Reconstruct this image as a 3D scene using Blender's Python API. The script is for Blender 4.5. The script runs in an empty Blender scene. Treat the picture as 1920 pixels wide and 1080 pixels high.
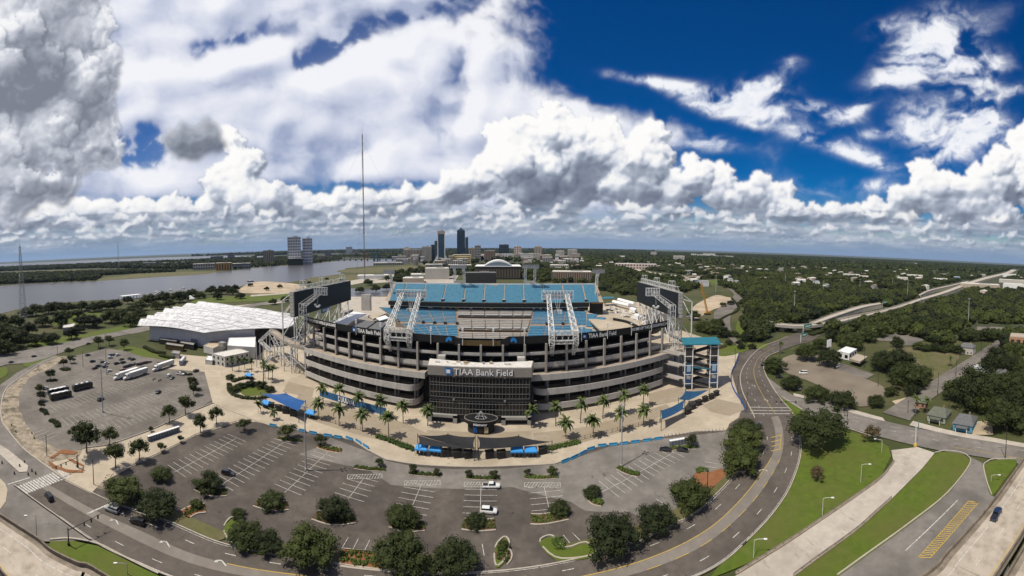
import bpy, math, random
from mathutils import Vector, Matrix, Euler
R = math.radians
rnd = random.Random(7)
SC = bpy.context.scene
COL = SC.collection
# ---------------------------------------------------------------- camera
F = 705.0            # pixels per radian of the stitched panorama (1920 wide)
HCAM = 80.0
PITCH, ROLL = 2.97, -0.16
Y0 = 500.0
cd = bpy.data.cameras.new('camera'); cam = bpy.data.objects.new('camera', cd); COL.objects.link(cam)
cam.location = (0, 0, HCAM)
cam.rotation_euler = (R(90 - PITCH), R(ROLL), 0)
cd.type = 'PANO'
cd.clip_start = 0.5; cd.clip_end = 200000
pc = cd.cycles if hasattr(cd, 'cycles') and hasattr(cd.cycles, 'panorama_type') else cd
pc.panorama_type = 'CENTRAL_CYLINDRICAL'
pc.central_cylindrical_range_u_min = -960 / F
pc.central_cylindrical_range_u_max = 960 / F
pc.central_cylindrical_range_v_min = (Y0 - 1080) / F
pc.central_cylindrical_range_v_max = Y0 / F
pc.central_cylindrical_radius = 1.0
SC.camera = cam
CR = Euler((R(90 - PITCH), R(ROLL), 0)).to_matrix()
# ---------------------------------------------------------------- exposure
SC.view_settings.view_transform = 'Standard'
SC.view_settings.look = 'None'
SC.view_settings.exposure = 0.0
SC.view_settings.gamma = 1.0
SC.view_settings.use_curve_mapping = False
SC.cycles.max_bounces = 6
SC.cycles.transparent_max_bounces = 12
SUN_EL, SUN_AZ = 60.0, 208.0   # degrees; azimuth of the sun measured counter-clockwise from +X
# ---------------------------------------------------------------- cloud field: puffs of vapour computed with numpy over the whole circle of the horizon
import numpy as np
CS = 0.70                                        # samples per photograph pixel
CX0, CX1 = -150.0, 2070.0                        # columns covered; the sheet repeats mirrored round the rest of the circle
CW, CH = int((CX1 - CX0) * CS), int(560 * CS)
_gx = (np.arange(CW) + 0.5) / CS + CX0
_gy = (np.arange(CH) + 0.5) / CS                            # photograph pixels above the horizon
GX, GY = np.meshgrid(_gx.astype(np.float32), _gy.astype(np.float32))
_pc = {}
def perlin(x, y, seed=0):
    xi = np.floor(x).astype(np.int32); yi = np.floor(y).astype(np.int32); xf = x - xi; yf = y - yi
    if seed not in _pc:
        r = np.random.RandomState(seed); ang = r.rand(512).astype(np.float32) * 6.2832; _pc[seed] = (r.permutation(512).astype(np.int32), np.cos(ang), np.sin(ang))
    perm, gx, gy = _pc[seed]; xf = xf.astype(np.float32); yf = yf.astype(np.float32)
    def g(i, j, fx, fy):
        h = perm[(perm[(xi + i) & 511] + yi + j) & 511]; return gx[h] * fx + gy[h] * fy
    u = xf * xf * xf * (xf * (xf * 6 - 15) + 10); v = yf * yf * yf * (yf * (yf * 6 - 15) + 10)
    a = g(0, 0, xf, yf); b = g(1, 0, xf - 1, yf); c = g(0, 1, xf, yf - 1); d = g(1, 1, xf - 1, yf - 1)
    return ((a + (b - a) * u) * (1 - v) + (c + (d - c) * u) * v) * 1.5
def nfbm(x, y, size, octaves=6, gain=0.5, seed=0):
    x = np.asarray(x, np.float32); y = np.asarray(y, np.float32); s = np.zeros_like(x); a = 1.0; t = 0.0; f = 1.0 / size
    for k in range(octaves):
        s += a * perlin(x * f + 17.3 * k, y * f - 9.1 * k, seed + k); t += a; a *= gain; f *= 2.03
    return s / t * 1.6
def blur(a, r):
    r = max(1, int(r * CS))
    for _ in range(2):
        for ax in (0, 1):
            pw = [(0, 0), (0, 0)]; pw[ax] = (r + 1, r)
            c = np.cumsum(np.pad(a, pw, mode='edge'), axis=ax, dtype=np.float64)
            n = a.shape[ax]
            a = ((np.take(c, range(2 * r + 1, 2 * r + 1 + n), ax) - np.take(c, range(0, n), ax)) / (2 * r + 1)).astype(np.float32)
    return a
def ss(a, b, x):
    t = np.clip((x - a) / (b - a), 0, 1); return t * t * (3 - 2 * t)
def bl(cx, cy, rx, ry, tilt=0.0, amp=1.0):
    dx, dy = GX - cx, GY - (466 - cy); c, s = math.cos(math.radians(tilt)), math.sin(math.radians(tilt))
    return amp * np.exp(-((dx * c + dy * s) / rx) ** 2 - ((dy * c - dx * s) / ry) ** 2)
def resample(a, dxp, dyp):
    x = np.arange(CW)[None, :] + dxp * CS; y = np.clip(np.arange(CH)[:, None] + dyp * CS, 0, CH - 1.001)
    x0 = np.floor(x).astype(np.int32); y0 = np.floor(y).astype(np.int32); fx = x - x0; fy = y - y0
    x1 = (x0 + 1) % CW; x0 = x0 % CW; y1 = np.minimum(y0 + 1, CH - 1)
    return (a[y0, x0] * (1 - fx) + a[y0, x1] * fx) * (1 - fy) + (a[y1, x0] * (1 - fx) + a[y1, x1] * fx) * fy
def splat(spheres):
    """front surface of a heap of puffs: depth towards the viewer"""
    D = np.full((CH, CW), -1e3, np.float32)
    for cx, cy, r, z in spheres:
        i0 = int((cx - r - _gx[0]) * CS); i1 = int((cx + r - _gx[0]) * CS) + 2; j0 = max(0, int((cy - r) * CS)); j1 = min(CH, int((cy + r) * CS) + 2)
        if j1 <= j0: continue
        i0 = max(i0, 0); i1 = min(i1, CW)
        if i1 <= i0: continue
        ii = np.arange(i0, i1); jj = np.arange(j0, j1)
        dx = (_gx[0] + ii / CS - cx)[None, :]; dy = (jj / CS - cy)[:, None]; q = r * r - dx * dx - dy * dy
        dep = np.where(q > 0, z + np.sqrt(np.maximum(q, 0)), -1e3).astype(np.float32)
        D[j0:j1, i0:i1] = np.maximum(D[j0:j1, i0:i1], dep)
    return D
_cr = random.Random(11)
def heap(main, base, lev=3, kids=9, flat=0.75):
    """main puffs grow smaller puffs on their upper and outer sides; nothing hangs below the base line"""
    out = []
    def grow(cx, cy, r, z, d):
        out.append((cx, max(cy, base + r * flat), r, z))
        if d == 0 or r < 3.0: return
        for _ in range(kids):
            a = _cr.uniform(-0.55, math.pi + 0.55); e = _cr.uniform(-0.1, 1.15); q = r * _cr.uniform(0.28, 0.55)
            rr = r * _cr.uniform(0.72, 0.98)
            grow(cx + rr * math.cos(a) * math.cos(e) * 1.05, cy + rr * math.sin(a) * math.cos(e), q, z + rr * math.sin(e), d - 1)
    for m in main: grow(m[0], m[1], m[2], m[3] if len(m) > 3 else 0.0, lev)
    return out
LS = np.array((-0.50, 0.80, 0.33)); LS = LS / np.linalg.norm(LS)
def shade(D, warp=5.0, seed=1, soft=1.6, big=16.0, det=1.0):
    """coverage and sunlit fraction of a heap: broad light and shade of the masses, finer light of the billows"""
    wx = nfbm(GX, GY, 24, 4, 0.6, seed) * warp; wy = nfbm(GX, GY, 24, 4, 0.6, seed + 20) * warp
    D = resample(D, wx, wy); on = D > -500
    cov = np.clip(blur(on.astype(np.float32), soft), 0, 1)
    m = D[on].min() if on.any() else 0.0
    Z = np.where(on, D, m).astype(np.float32) + wx * 0.25
    def lam(q):
        gy, gx = np.gradient(q * CS); return (-gx * LS[0] - gy * LS[1] + LS[2]) / np.sqrt(1 + gx * gx + gy * gy)
    Zb = blur(Z, 8); Zc = blur(Z, 30)
    s = 0.36 + 0.40 * lam(blur(Z, big)) + det * (0.22 * lam(blur(Z, 4)) + 0.12 * lam(blur(Z, 1.5))) + 0.16 * np.clip((Z - Zb) / 12, -1, 1) + 0.14 * np.clip((Z - Zc) / 40, -1, 1)
    return cov, s
def ramp(s, cols):
    xs = [c[0] for c in cols]; return np.stack([np.interp(s, xs, [c[1][k] for c in cols]) for k in range(3)], -1).astype(np.float32)
def make_clouds():
    RGB = np.zeros((CH, CW, 3), np.float32); A = np.zeros((CH, CW), np.float32)
    def over(a, c):
        nonlocal RGB, A
        RGB = RGB * (1 - a)[..., None] + c * a[..., None]; A = A * (1 - a) + a
    wx = nfbm(GX, GY, 170, 6, 0.55, 3); wy = nfbm(GX, GY, 170, 6, 0.55, 13)
    # high sheet over the left and centre
    Ub = np.interp(GY, [0, 190, 225, 255, 280, 305, 350, 400, 470, 620], [1265, 1285, 1262, 1150, 1050, 985, 970, 950, 910, 850])
    n1 = nfbm(GX * 0.8 + wx * 120, GY * 1.25 + wy * 90, 190, 7, 0.55, 31); n2 = nfbm(GX * 0.45 + GY * 0.35, GY * 1.9 + wx * 60, 120, 6, 0.55, 41)
    n3 = nfbm(GX + wx * 40, GY + wy * 40, 46, 5, 0.6, 51)
    gaps = bl(640, 92, 75, 22, 25, 1.15) + bl(735, 52, 75, 13, 8, 1.1) + bl(690, 75, 40, 16, 20, .7) + bl(440, 80, 120, 22, 10, 0.75) + bl(590, 110, 45, 20, 30, 0.8) + bl(268, 265, 75, 44, 0, 1.6) + bl(560, 368, 95, 24, 0, 1.5) + bl(740, 352, 150, 13, 0, 1.3) + bl(310, 372, 130, 11, 0, 1.4) + bl(1000, 300, 50, 14, 0, 0.3) + bl(880, 20, 80, 26, 10, 0.8)
    gaps = gaps * np.clip(0.72 + n3 * 1.1 + n2 * 0.5, 0.1, 1.5)
    beh = ss(1000, 1110, np.abs(GX - 960))                                  # beyond the frame broken cloud goes on
    edge = ss(-40, 90, Ub - GX + n1 * 120 + n3 * 40) * (1 - beh) + beh * ss(-0.15, 0.35, n1 + 0.05)
    den = 0.78 + n1 * 0.75 + n2 * 0.30 + n3 * 0.16 - gaps * 1.1
    veil = 0.66 * np.clip(1 - gaps * 1.1, 0.18, 1)
    a = edge * (veil + (1 - veil) * ss(0.02, 0.62, den)) * ss(20, 90, GY)
    a = 0.5 * a + 0.5 * blur(a, 3.5)
    thick = blur(a * np.clip(den, 0, 1.4), 14)
    li = (thick - resample(thick, np.full_like(GX, -16), np.full_like(GX, 26))) * 1.3
    s = 0.62 + li * 0.9 + n1 * 0.22 + n2 * 0.22 + n3 * 0.10 + (GY - 240) / 1500
    over(a * 0.97, ramp(s, [(0.1, (0.42, 0.47, 0.63)), (0.45, (0.63, 0.67, 0.80)), (0.7, (0.78, 0.80, 0.89)), (1.0, (0.93, 0.935, 0.975))]))
    # wisps
    f1 = nfbm((GX * 0.9 + GY * 0.55) + wx * 70, (GY * 2.1 - GX * 0.45) + wy * 70, 90, 8, 0.60, 61)
    f2 = nfbm(GX * 0.7 + GY * 1.1 + wx * 90, GY * 1.2 - GX * 0.9 + wy * 90, 60, 6, 0.55, 71)
    wis = (bl(1215, 160, 80, 9, -9) + bl(1290, 172, 60, 13, -10) + bl(1390, 178, 70, 26, 6, 1.1) + bl(1425, 158, 50, 22, 30) + bl(1300, 197, 55, 12, -18) + bl(1380, 205, 60, 16, -6) + bl(1450, 205, 40, 16, 10, 0.8) + bl(1410, 232, 40, 10, -5, 0.8) + bl(1520, 196, 40, 12, 0) + bl(1555, 213, 50, 15, 0) + bl(1600, 192, 32, 12, 25, 0.8)
           + bl(1495, 242, 45, 16, -15) + bl(1570, 268, 70, 16, -12) + bl(1625, 240, 40, 10, 4, 0.9) + bl(1630, 290, 50, 14, -20, 0.9) + bl(1310, 268, 65, 13, -4, 0.85) + bl(1340, 262, 30, 12, 0, 0.5) + bl(1640, 42, 45, 14, 20, 0.8) + bl(1720, 50, 75, 40, 40, 1.1) + bl(1700, 95, 60, 34, 25, 1.1) + bl(1660, 140, 50, 16, 8, 1.1) + bl(1780, 100, 60, 45, 0, 0.9) + bl(1840, 100, 40, 30, 0, 0.7)
           + bl(1790, 60, 110, 30, 40, 0.4) + bl(1820, 185, 45, 60, 30, 1.1) + bl(1690, 220, 34, 38, 0, 1.2) + bl(1730, 205, 26, 40, -20, 0.9) + bl(1760, 260, 40, 60, 0, 1.0) + bl(1830, 235, 55, 40, 0, 1.1) + bl(1895, 140, 60, 12, 22, 0.6) + bl(1470, 118, 24, 13, 0, 0.7) + bl(975, 112, 36, 18, 20, 0.9) + bl(1510, 345, 170, 20, 0, 0.55) + bl(1655, 330, 55, 12, 0, 0.7) + bl(1250, 320, 60, 30, 0, 0.5) + bl(1440, 290, 30, 50, 0, 0.25))
    wis = wis + beh * ss(0.1, 0.6, nfbm(GX, GY, 260, 3, 0.5, 81)) * 0.9
    a = ss(0.02, 1.65, wis * (0.95 + f1 * 1.25 + f2 * 0.7)); a = 0.72 * a + 0.28 * blur(a, 4)
    s = 0.25 + a * 0.50 + f1 * 0.4 + f2 * 0.3
    over(a * 0.95, ramp(s, [(0.1, (0.42, 0.50, 0.72)), (0.5, (0.70, 0.75, 0.88)), (0.9, (0.95, 0.96, 0.985))]))
    # cumulus: hand-set crowns inside the frame, drawn by lot round the rest of the circle
    C = lambda x, y, r, z=0.0: (x, 466 - y, r, z)
    main = [C(150, 400, 32), C(110, 412, 34), C(60, 420, 30), C(200, 415, 30), C(250, 390, 24), C(270, 415, 30), C(335, 380, 22), C(320, 408, 30), C(350, 400, 22), C(20, 425, 30),
            C(440, 250, 14), C(445, 270, 19), C(475, 305, 24), C(455, 325, 32), C(420, 345, 30), C(440, 375, 42), C(480, 385, 45), C(520, 362, 20), C(525, 392, 36), C(565, 400, 30), C(400, 400, 30), C(610, 405, 26), C(640, 358, 9), C(640, 385, 24), C(665, 380, 17), C(620, 400, 22), C(690, 405, 30), C(740, 395, 24), C(765, 358, 11), C(765, 378, 24), C(730, 390, 22), C(800, 382, 24), C(830, 375, 26), C(860, 360, 30), C(900, 350, 30),
            C(935, 260, 22), C(960, 290, 38), C(930, 330, 36), C(985, 250, 26), C(1000, 330, 60), C(1040, 232, 28), C(1050, 280, 48), C(1090, 265, 30), C(1100, 320, 60), C(1130, 255, 24), C(1150, 300, 40), C(1200, 265, 26), C(1225, 262, 22), C(1215, 310, 40), C(1180, 350, 46), C(1060, 360, 50), C(985, 370, 40), C(1250, 365, 34), C(1287, 303, 14), C(1300, 340, 30), C(1340, 322, 18), C(1350, 360, 34), C(1395, 375, 30), C(1425, 335, 18), C(1440, 360, 26), C(1468, 352, 16), C(1410, 390, 30), C(1480, 395, 26), C(1530, 395, 18), C(1600, 388, 16),
            C(1560, 405, 24), C(1640, 385, 24), C(1680, 350, 20), C(1690, 375, 34), C(1720, 305, 22), C(1735, 345, 36), C(1770, 325, 24), C(1780, 370, 40), C(1830, 330, 34), C(1850, 375, 44), C(1870, 280, 26), C(1890, 320, 40), C(1915, 235, 28), C(1925, 275, 40), C(1960, 330, 60)]
    lo, hi = CX0, CX1
    D = splat(heap([(m[0], m[1], m[2], _cr.uniform(-22, 22)) for m in main], 58, 3, 10))
    cov, s = shade(D, 5.5, 101, 1.8, 13.0, 1.25)
    low = ss(50, 215, GY); bigm = nfbm(GX, GY, 95, 4, 0.55, 111); med = nfbm(GX + wx * 30, GY, 40, 4, 0.55, 115)
    under = bl(1090, 355, 130, 45, 0, 1.0) + bl(480, 392, 55, 30, 0, 0.7) + bl(1870, 400, 90, 35, 0, 0.8) + bl(490, 330, 25, 22, 0, 0.6) + bl(1380, 385, 60, 25, 0, 0.5)
    s = s * (0.62 + 0.36 * low) + 0.01 * low + bigm * 0.30 + med * 0.17 - under * 0.16 - 0.01
    cum = [(-0.35, (0.12, 0.145, 0.20)), (0.05, (0.22, 0.255, 0.33)), (0.25, (0.34, 0.385, 0.47)), (0.45, (0.53, 0.57, 0.66)), (0.62, (0.76, 0.78, 0.835)), (0.80, (0.93, 0.925, 0.92)), (1.0, (1.0, 0.99, 0.975))]
    over(cov, ramp(s, cum))
    # rows of smaller clouds with flat grey bases, dropping to the horizon
    for row, (yb, rad, gapx, n, dk) in enumerate([(64, 16, 46, 8, 0.0), (47, 11, 38, 7, 0.06), (33, 7.5, 30, 6, 0.14), (22, 5, 26, 4, 0.24), (14, 3.2, 20, 3, 0.36)]):
        # the shaded layer between the rows
        f = dk * 1.5
        st = nfbm(GX * 0.5, GY * 2.4, 60, 5, 0.6, 170 + row); cb = ss(-0.35, 0.25, st + 0.1) * ss(yb + rad * 1.6, yb - rad * 0.2, GY) * 0.85
        sc = 0.36 + nfbm(GX * 0.4, GY * 2.2, 44, 5, 0.6, 180 + row) * 0.60
        cc = ramp(sc, [(0.0, (0.17, 0.22, 0.31)), (0.35, (0.33, 0.39, 0.49)), (0.7, (0.62, 0.65, 0.71)), (1.0, (0.84, 0.84, 0.85))])
        over(cb, cc * (1 - f) + np.array((0.25, 0.34, 0.48), np.float32) * f)
        mm = []; xx = lo - 40
        while xx < hi + 40:
            w = rad * _cr.choice((0.8, 1.5, 2.5, 4.0, 6.0, 8.0)) * _cr.uniform(0.8, 1.2); hh = _cr.uniform(0.2, 1.7); dy = _cr.uniform(-0.7, 0.5) * rad
            for k in range(int(2 + w / rad * 1.7)):
                q = _cr.uniform(-1, 1); mm.append((xx + q * w, yb + dy + rad * hh * (1 - q * q) * _cr.uniform(0.2, 1.1), rad * _cr.uniform(0.3, 0.9), _cr.uniform(-6, 6)))
            xx += w * 1.1 + _cr.uniform(-0.3, 1.3) * gapx
        D = splat(heap(mm, yb - rad, 2 if rad > 7 else 1, n, 0.2))
        cov, s = shade(D, 6.0, 130 + row * 7, 2.2, 7.0, 0.85); cov = cov * ss(yb - rad * 0.9, yb + rad * 0.1, GY + nfbm(GX, GY, 40, 3, 0.5, 155 + row) * rad)
        rel = np.clip((GY - yb + rad) / (rad * 3.0), 0, 1); s = s * (0.30 + 0.50 * rel) + nfbm(GX, GY * 1.5, 110, 5, 0.6, 150 + row) * 0.50 + nfbm(GX, GY * 1.3, 16, 3, 0.6, 190 + row) * 0.10
        c = ramp(s, cum); c = c * (1 - f) + np.array((0.27, 0.35, 0.48), np.float32) * f
        over(cov * (0.90 - dk) * ss(-0.75, 0.1, nfbm(GX, GY, 60, 3, 0.5, 195 + row)), c)
    hb = ss(34, 0, GY) * 0.95
    over(hb, np.ones((CH, CW, 3), np.float32) * np.array((0.21, 0.31, 0.46), np.float32))
    # heavy shaded cloud low overhead on the left
    g1 = nfbm(GX + wx * 50, GY + wy * 50, 130, 7, 0.56, 201); g2 = nfbm(GX + wx * 30, GY + wy * 30, 42, 6, 0.58, 211)
    gm = [C(40, 20, 90), C(140, 30, 70), C(180, 60, 32), C(60, 130, 84), C(150, 150, 60), C(205, 110, 30), C(190, 190, 44), C(90, 230, 70), C(200, 250, 36), C(215, 285, 22), C(150, 270, 50), C(30, 330, 60), C(70, 330, 34), C(20, 260, 50), C(120, 340, 30), C(20, 380, 30), C(-60, 100, 140), C(-60, 280, 90), C(-200, 150, 120), C(130, -60, 110), C(-20, -60, 110)]
    D = splat(heap(gm, 40, 2, 12, 0.2)); cov, s = shade(D, 9.0, 221, 3.0, 22.0, 0.7)
    cov = cov * ss(-0.9, -0.2, g1 + 0.5)
    dark = bl(130, 150, 95, 120, 0, 0.75) + bl(60, 60, 90, 60, 0, 0.4) + bl(60, 320, 55, 48, 0, 0.7) + bl(170, 250, 55, 50, 0, 0.55)
    s2 = 0.56 + (s - 0.6) * 0.85 + g1 * 0.30 + g2 * 0.13 - dark * 0.32 + 0.11
    over(cov * 0.985, ramp(s2, [(0.0, (0.20, 0.22, 0.27)), (0.3, (0.33, 0.355, 0.42)), (0.55, (0.56, 0.59, 0.66)), (0.78, (0.86, 0.87, 0.90)), (1.0, (0.97, 0.97, 0.96))]))
    D = splat(heap([C(350, 262, 26), C(385, 258, 30), C(410, 265, 18), C(330, 255, 16), C(372, 275, 22)], 166, 2, 9, 0.5)); cov, s = shade(D, 8.0, 231, 5.0)
    over(cov * 0.9, ramp(0.20 + (s - 0.5) * 0.35 + g2 * 0.2, [(0.0, (0.11, 0.13, 0.17)), (0.3, (0.24, 0.27, 0.33)), (0.7, (0.5, 0.52, 0.57))]))
    return RGB, A
# ---------------------------------------------------------------- world: Nishita sky behind the cloud field
W = bpy.data.worlds.new('World'); SC.world = W; W.use_nodes = True
wt = W.node_tree; wt.nodes.clear()
_rgb, _a = make_clouds()
_im = bpy.data.images.new('cloud_field', CW, CH, alpha=True, float_buffer=True)
_im.colorspace_settings.name = 'Non-Color'; _im.alpha_mode = 'CHANNEL_PACKED'
_im.pixels.foreach_set(np.concatenate([_rgb, _a[..., None]], -1).astype(np.float32).ravel()); _im.update(); _im.pack()
def wm(op, a, b=None):
    n = wt.nodes.new('ShaderNodeMath'); n.operation = op
    for i, q in enumerate((a, b)):
        if q is None: continue
        if isinstance(q, (int, float)): n.inputs[i].default_value = q
        else: wt.links.new(q, n.inputs[i])
    return n.outputs[0]
tc = wt.nodes.new('ShaderNodeTexCoord'); sep = wt.nodes.new('ShaderNodeSeparateXYZ'); wt.links.new(tc.outputs['Generated'], sep.inputs[0])
dx, dy, dz = sep.outputs
az = wm('MULTIPLY_ADD', wm('ARCTAN2', dx, dy), 705.0 / (CX1 - CX0)); az.node.inputs[2].default_value = (960 - CX0) / (CX1 - CX0)
el = wm('MULTIPLY', wm('DIVIDE', dz, wm('SQRT', wm('ADD', wm('ADD', wm('MULTIPLY', dx, dx), wm('MULTIPLY', dy, dy)), 0.0004))), 705.0 / 560.0)
el = wm('MINIMUM', wm('MAXIMUM', el, 0.002), 0.998)
cv = wt.nodes.new('ShaderNodeCombineXYZ'); wt.links.new(az, cv.inputs[0]); wt.links.new(el, cv.inputs[1])
it = wt.nodes.new('ShaderNodeTexImage'); it.image = _im; it.extension = 'MIRROR'; it.interpolation = 'Cubic'; wt.links.new(cv.outputs[0], it.inputs[0])
sk = wt.nodes.new('ShaderNodeTexSky'); sk.sky_type = 'NISHITA'; sk.sun_disc = False
sk.sun_elevation = R(SUN_EL); sk.sun_rotation = R(90 - SUN_AZ)
sk.air_density = 1.0; sk.dust_density = 0.3; sk.ozone_density = 3.0; sk.altitude = 80
hs = wt.nodes.new('ShaderNodeHueSaturation'); hs.inputs['Saturation'].default_value = 1.75; hs.inputs['Hue'].default_value = 0.515; wt.links.new(sk.outputs[0], hs.inputs['Color'])
bg = wt.nodes.new('ShaderNodeBackground'); wt.links.new(hs.outputs[0], bg.inputs[0])
wt.links.new(wm('MULTIPLY', wm('SUBTRACT', 1.0, it.outputs['Alpha']), 0.07), bg.inputs[1])
bc = wt.nodes.new('ShaderNodeBackground'); wt.links.new(it.outputs['Color'], bc.inputs[0]); bc.inputs[1].default_value = 1.0
ad = wt.nodes.new('ShaderNodeAddShader'); wt.links.new(bg.outputs[0], ad.inputs[0]); wt.links.new(bc.outputs[0], ad.inputs[1])
wo = wt.nodes.new('ShaderNodeOutputWorld'); wt.links.new(ad.outputs[0], wo.inputs[0])
sl = bpy.data.lights.new('sun', 'SUN'); sun = bpy.data.objects.new('sun', sl); COL.objects.link(sun)
sl.energy = 5.0; sl.angle = R(0.53); sl.color = (1.0, 0.935, 0.825)
_sd = Vector((math.cos(R(SUN_AZ)) * math.cos(R(SUN_EL)), math.sin(R(SUN_AZ)) * math.cos(R(SUN_EL)), math.sin(R(SUN_EL))))
sun.rotation_euler = _sd.to_track_quat('Z', 'Y').to_euler()
sun.location = (-200, -100, 400)
# ---------------------------------------------------------------- helpers
def ray(px, py):
    a = (px - 960) / F
    return (CR @ Vector((math.sin(a), (Y0 - py) / F, -math.cos(a)))).normalized()
def P(px, py, z=0.0):
    """world point at height z seen at photograph pixel (px, py)"""
    d = ray(px, py)
    t = (z - HCAM) / d.z if abs(d.z) > 1e-9 else 1e6
    if t < 0 or t > 60000: t = 60000
    return Vector((d.x * t, d.y * t, z))
def PD(px, dist):
    """ground point at a horizontal distance in the direction of a column of the photograph"""
    d = ray(px, 480); h = math.hypot(d.x, d.y)
    return Vector((d.x / h * dist, d.y / h * dist, 0))
def ZAT(px, py, pt):
    """height at which the vertical over pt crosses pixel row py"""
    d = ray(px, py); h = math.hypot(d.x, d.y)
    return HCAM + d.z / h * math.hypot(pt.x, pt.y)
def cat(pts, n=6, closed=False):
    """Catmull-Rom through 2-D/3-D points"""
    pts = [Vector(p) for p in pts]; out = []
    m = len(pts); rng = range(m if closed else m - 1)
    for i in rng:
        if closed: p0, p1, p2, p3 = pts[i - 1], pts[i], pts[(i + 1) % m], pts[(i + 2) % m]
        else: p0, p1, p2, p3 = pts[max(i - 1, 0)], pts[i], pts[i + 1], pts[min(i + 2, m - 1)]
        for k in range(n):
            t = k / n
            out.append(0.5 * ((2 * p1) + (p2 - p0) * t + (2 * p0 - 5 * p1 + 4 * p2 - p3) * t * t + (3 * p1 - p0 - 3 * p2 + p3) * t ** 3))
    if not closed: out.append(pts[-1].copy())
    return out
OFF = {}
def tag(o, label=None, cat_=None, group=None, kind=None):
    if label: o['label'] = label
    if cat_: o['category'] = cat_
    if group: o['group'] = group
    if kind: o['kind'] = kind
    return o
def empty(name, loc, label=None, cat_=None, group=None):
    o = bpy.data.objects.new(name, None); COL.objects.link(o); o.location = loc
    o.empty_display_size = 0.5
    OFF[o] = Vector(loc)
    return tag(o, label, cat_, group)
def link(name, me, parent=None, loc=None, rot=None):
    o = bpy.data.objects.new(name, me); COL.objects.link(o)
    if loc is not None: o.location = loc
    if rot is not None: o.rotation_euler = rot
    if parent is not None: o.parent = parent
    return o
class MB:
    def __init__(s): s.v = []; s.f = []; s.m = []
    def add(s, vs, fs, mi=0):
        b = len(s.v); s.v += [tuple(x) for x in vs]
        for f in fs: s.f.append([b + i for i in f]); s.m.append(mi)
        return s
    def poly(s, pts, mi=0): return s.add(pts, [list(range(len(pts)))], mi)
    def box(s, c, size, rot=0.0, mi=0):
        """c = centre of the base"""
        x, y, z = size[0] / 2, size[1] / 2, size[2]; ca, sa = math.cos(rot), math.sin(rot)
        vs = [(c[0] + a * ca - b * sa, c[1] + a * sa + b * ca, c[2] + h) for h in (0, z) for a, b in ((-x, -y), (x, -y), (x, y), (-x, y))]
        return s.add(vs, [(3, 2, 1, 0), (4, 5, 6, 7), (0, 1, 5, 4), (1, 2, 6, 5), (2, 3, 7, 6), (3, 0, 4, 7)], mi)
    def prism(s, pts, z0, z1, mi=0, cap=True):
        a2 = sum(pts[i][0] * pts[(i + 1) % len(pts)][1] - pts[(i + 1) % len(pts)][0] * pts[i][1] for i in range(len(pts)))
        if a2 < 0: pts = list(reversed(pts))
        n = len(pts)
        vs = [(p[0], p[1], z0) for p in pts] + [(p[0], p[1], z1) for p in pts]
        fs = [(i, (i + 1) % n, n + (i + 1) % n, n + i) for i in range(n)]
        if cap: fs += [tuple(range(n, 2 * n)), tuple(range(n - 1, -1, -1))]
        return s.add(vs, fs, mi)
    def tube(s, p, q, r, n=5, r2=None, mi=0, cap=True):
        p, q = Vector(p), Vector(q); d = q - p
        if d.length < 1e-6: return s
        d.normalize(); a = d.orthogonal().normalized(); b = d.cross(a); r2 = r if r2 is None else r2
        vs = [p + (a * math.cos(6.28318 * k / n) + b * math.sin(6.28318 * k / n)) * r for k in range(n)] + [q + (a * math.cos(6.28318 * k / n) + b * math.sin(6.28318 * k / n)) * r2 for k in range(n)]
        fs = [(k, (k + 1) % n, n + (k + 1) % n, n + k) for k in range(n)]
        if cap: fs += [tuple(range(n - 1, -1, -1)), tuple(range(n, 2 * n))]
        return s.add(vs, fs, mi)
    def bar(s, p, q, w, h, mi=0):
        """rectangular bar, h measured upward from the p-q line"""
        p, q = Vector(p), Vector(q); d = (q - p); l = Vector((-d.y, d.x, 0))
        l = l.normalized() * (w / 2) if l.length > 1e-6 else Vector((w / 2, 0, 0)); u = Vector((0, 0, h))
        vs = [p - l, p + l, q + l, q - l, p - l + u, p + l + u, q + l + u, q - l + u]
        return s.add(vs, [(0, 1, 2, 3), (7, 6, 5, 4), (0, 4, 5, 1), (1, 5, 6, 2), (2, 6, 7, 3), (3, 7, 4, 0)], mi)
    def strip(s, A, B, mi=0):
        n = len(A)
        return s.add(list(A) + list(B), [(i, n + i, n + i + 1, i + 1) for i in range(n - 1)], mi)
    def wallstrip(s, line, w, z0, z1, mi=0, closed=False):
        """a wall of width w following a 2-D polyline from z0 to z1 (numbers or per-point lists)"""
        n = len(line); L = [Vector((p[0], p[1])) for p in line]; A = []; B = []
        for i in range(n):
            d = (L[(i + 1) % n] - L[i - 1]) if closed else (L[min(i + 1, n - 1)] - L[max(i - 1, 0)])
            d = d.normalized() if d.length > 0 else Vector((1, 0)); nn = Vector((-d.y, d.x)) * w / 2
            A.append(L[i] + nn); B.append(L[i] - nn)
        g0 = z0 if isinstance(z0, (list, tuple)) else [z0] * n; g1 = z1 if isinstance(z1, (list, tuple)) else [z1] * n
        vs = []
        for i in range(n): vs += [(A[i].x, A[i].y, g0[i]), (B[i].x, B[i].y, g0[i]), (B[i].x, B[i].y, g1[i]), (A[i].x, A[i].y, g1[i])]
        fs = []
        for i in range(n if closed else n - 1):
            a, b = 4 * i, 4 * ((i + 1) % n)
            for k in range(4): fs.append((a + k, b + k, b + (k + 1) % 4, a + (k + 1) % 4))
        if not closed: fs += [(0, 1, 2, 3), (4 * n - 1, 4 * n - 2, 4 * n - 3, 4 * n - 4)]
        return s.add(vs, fs, mi)
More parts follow.
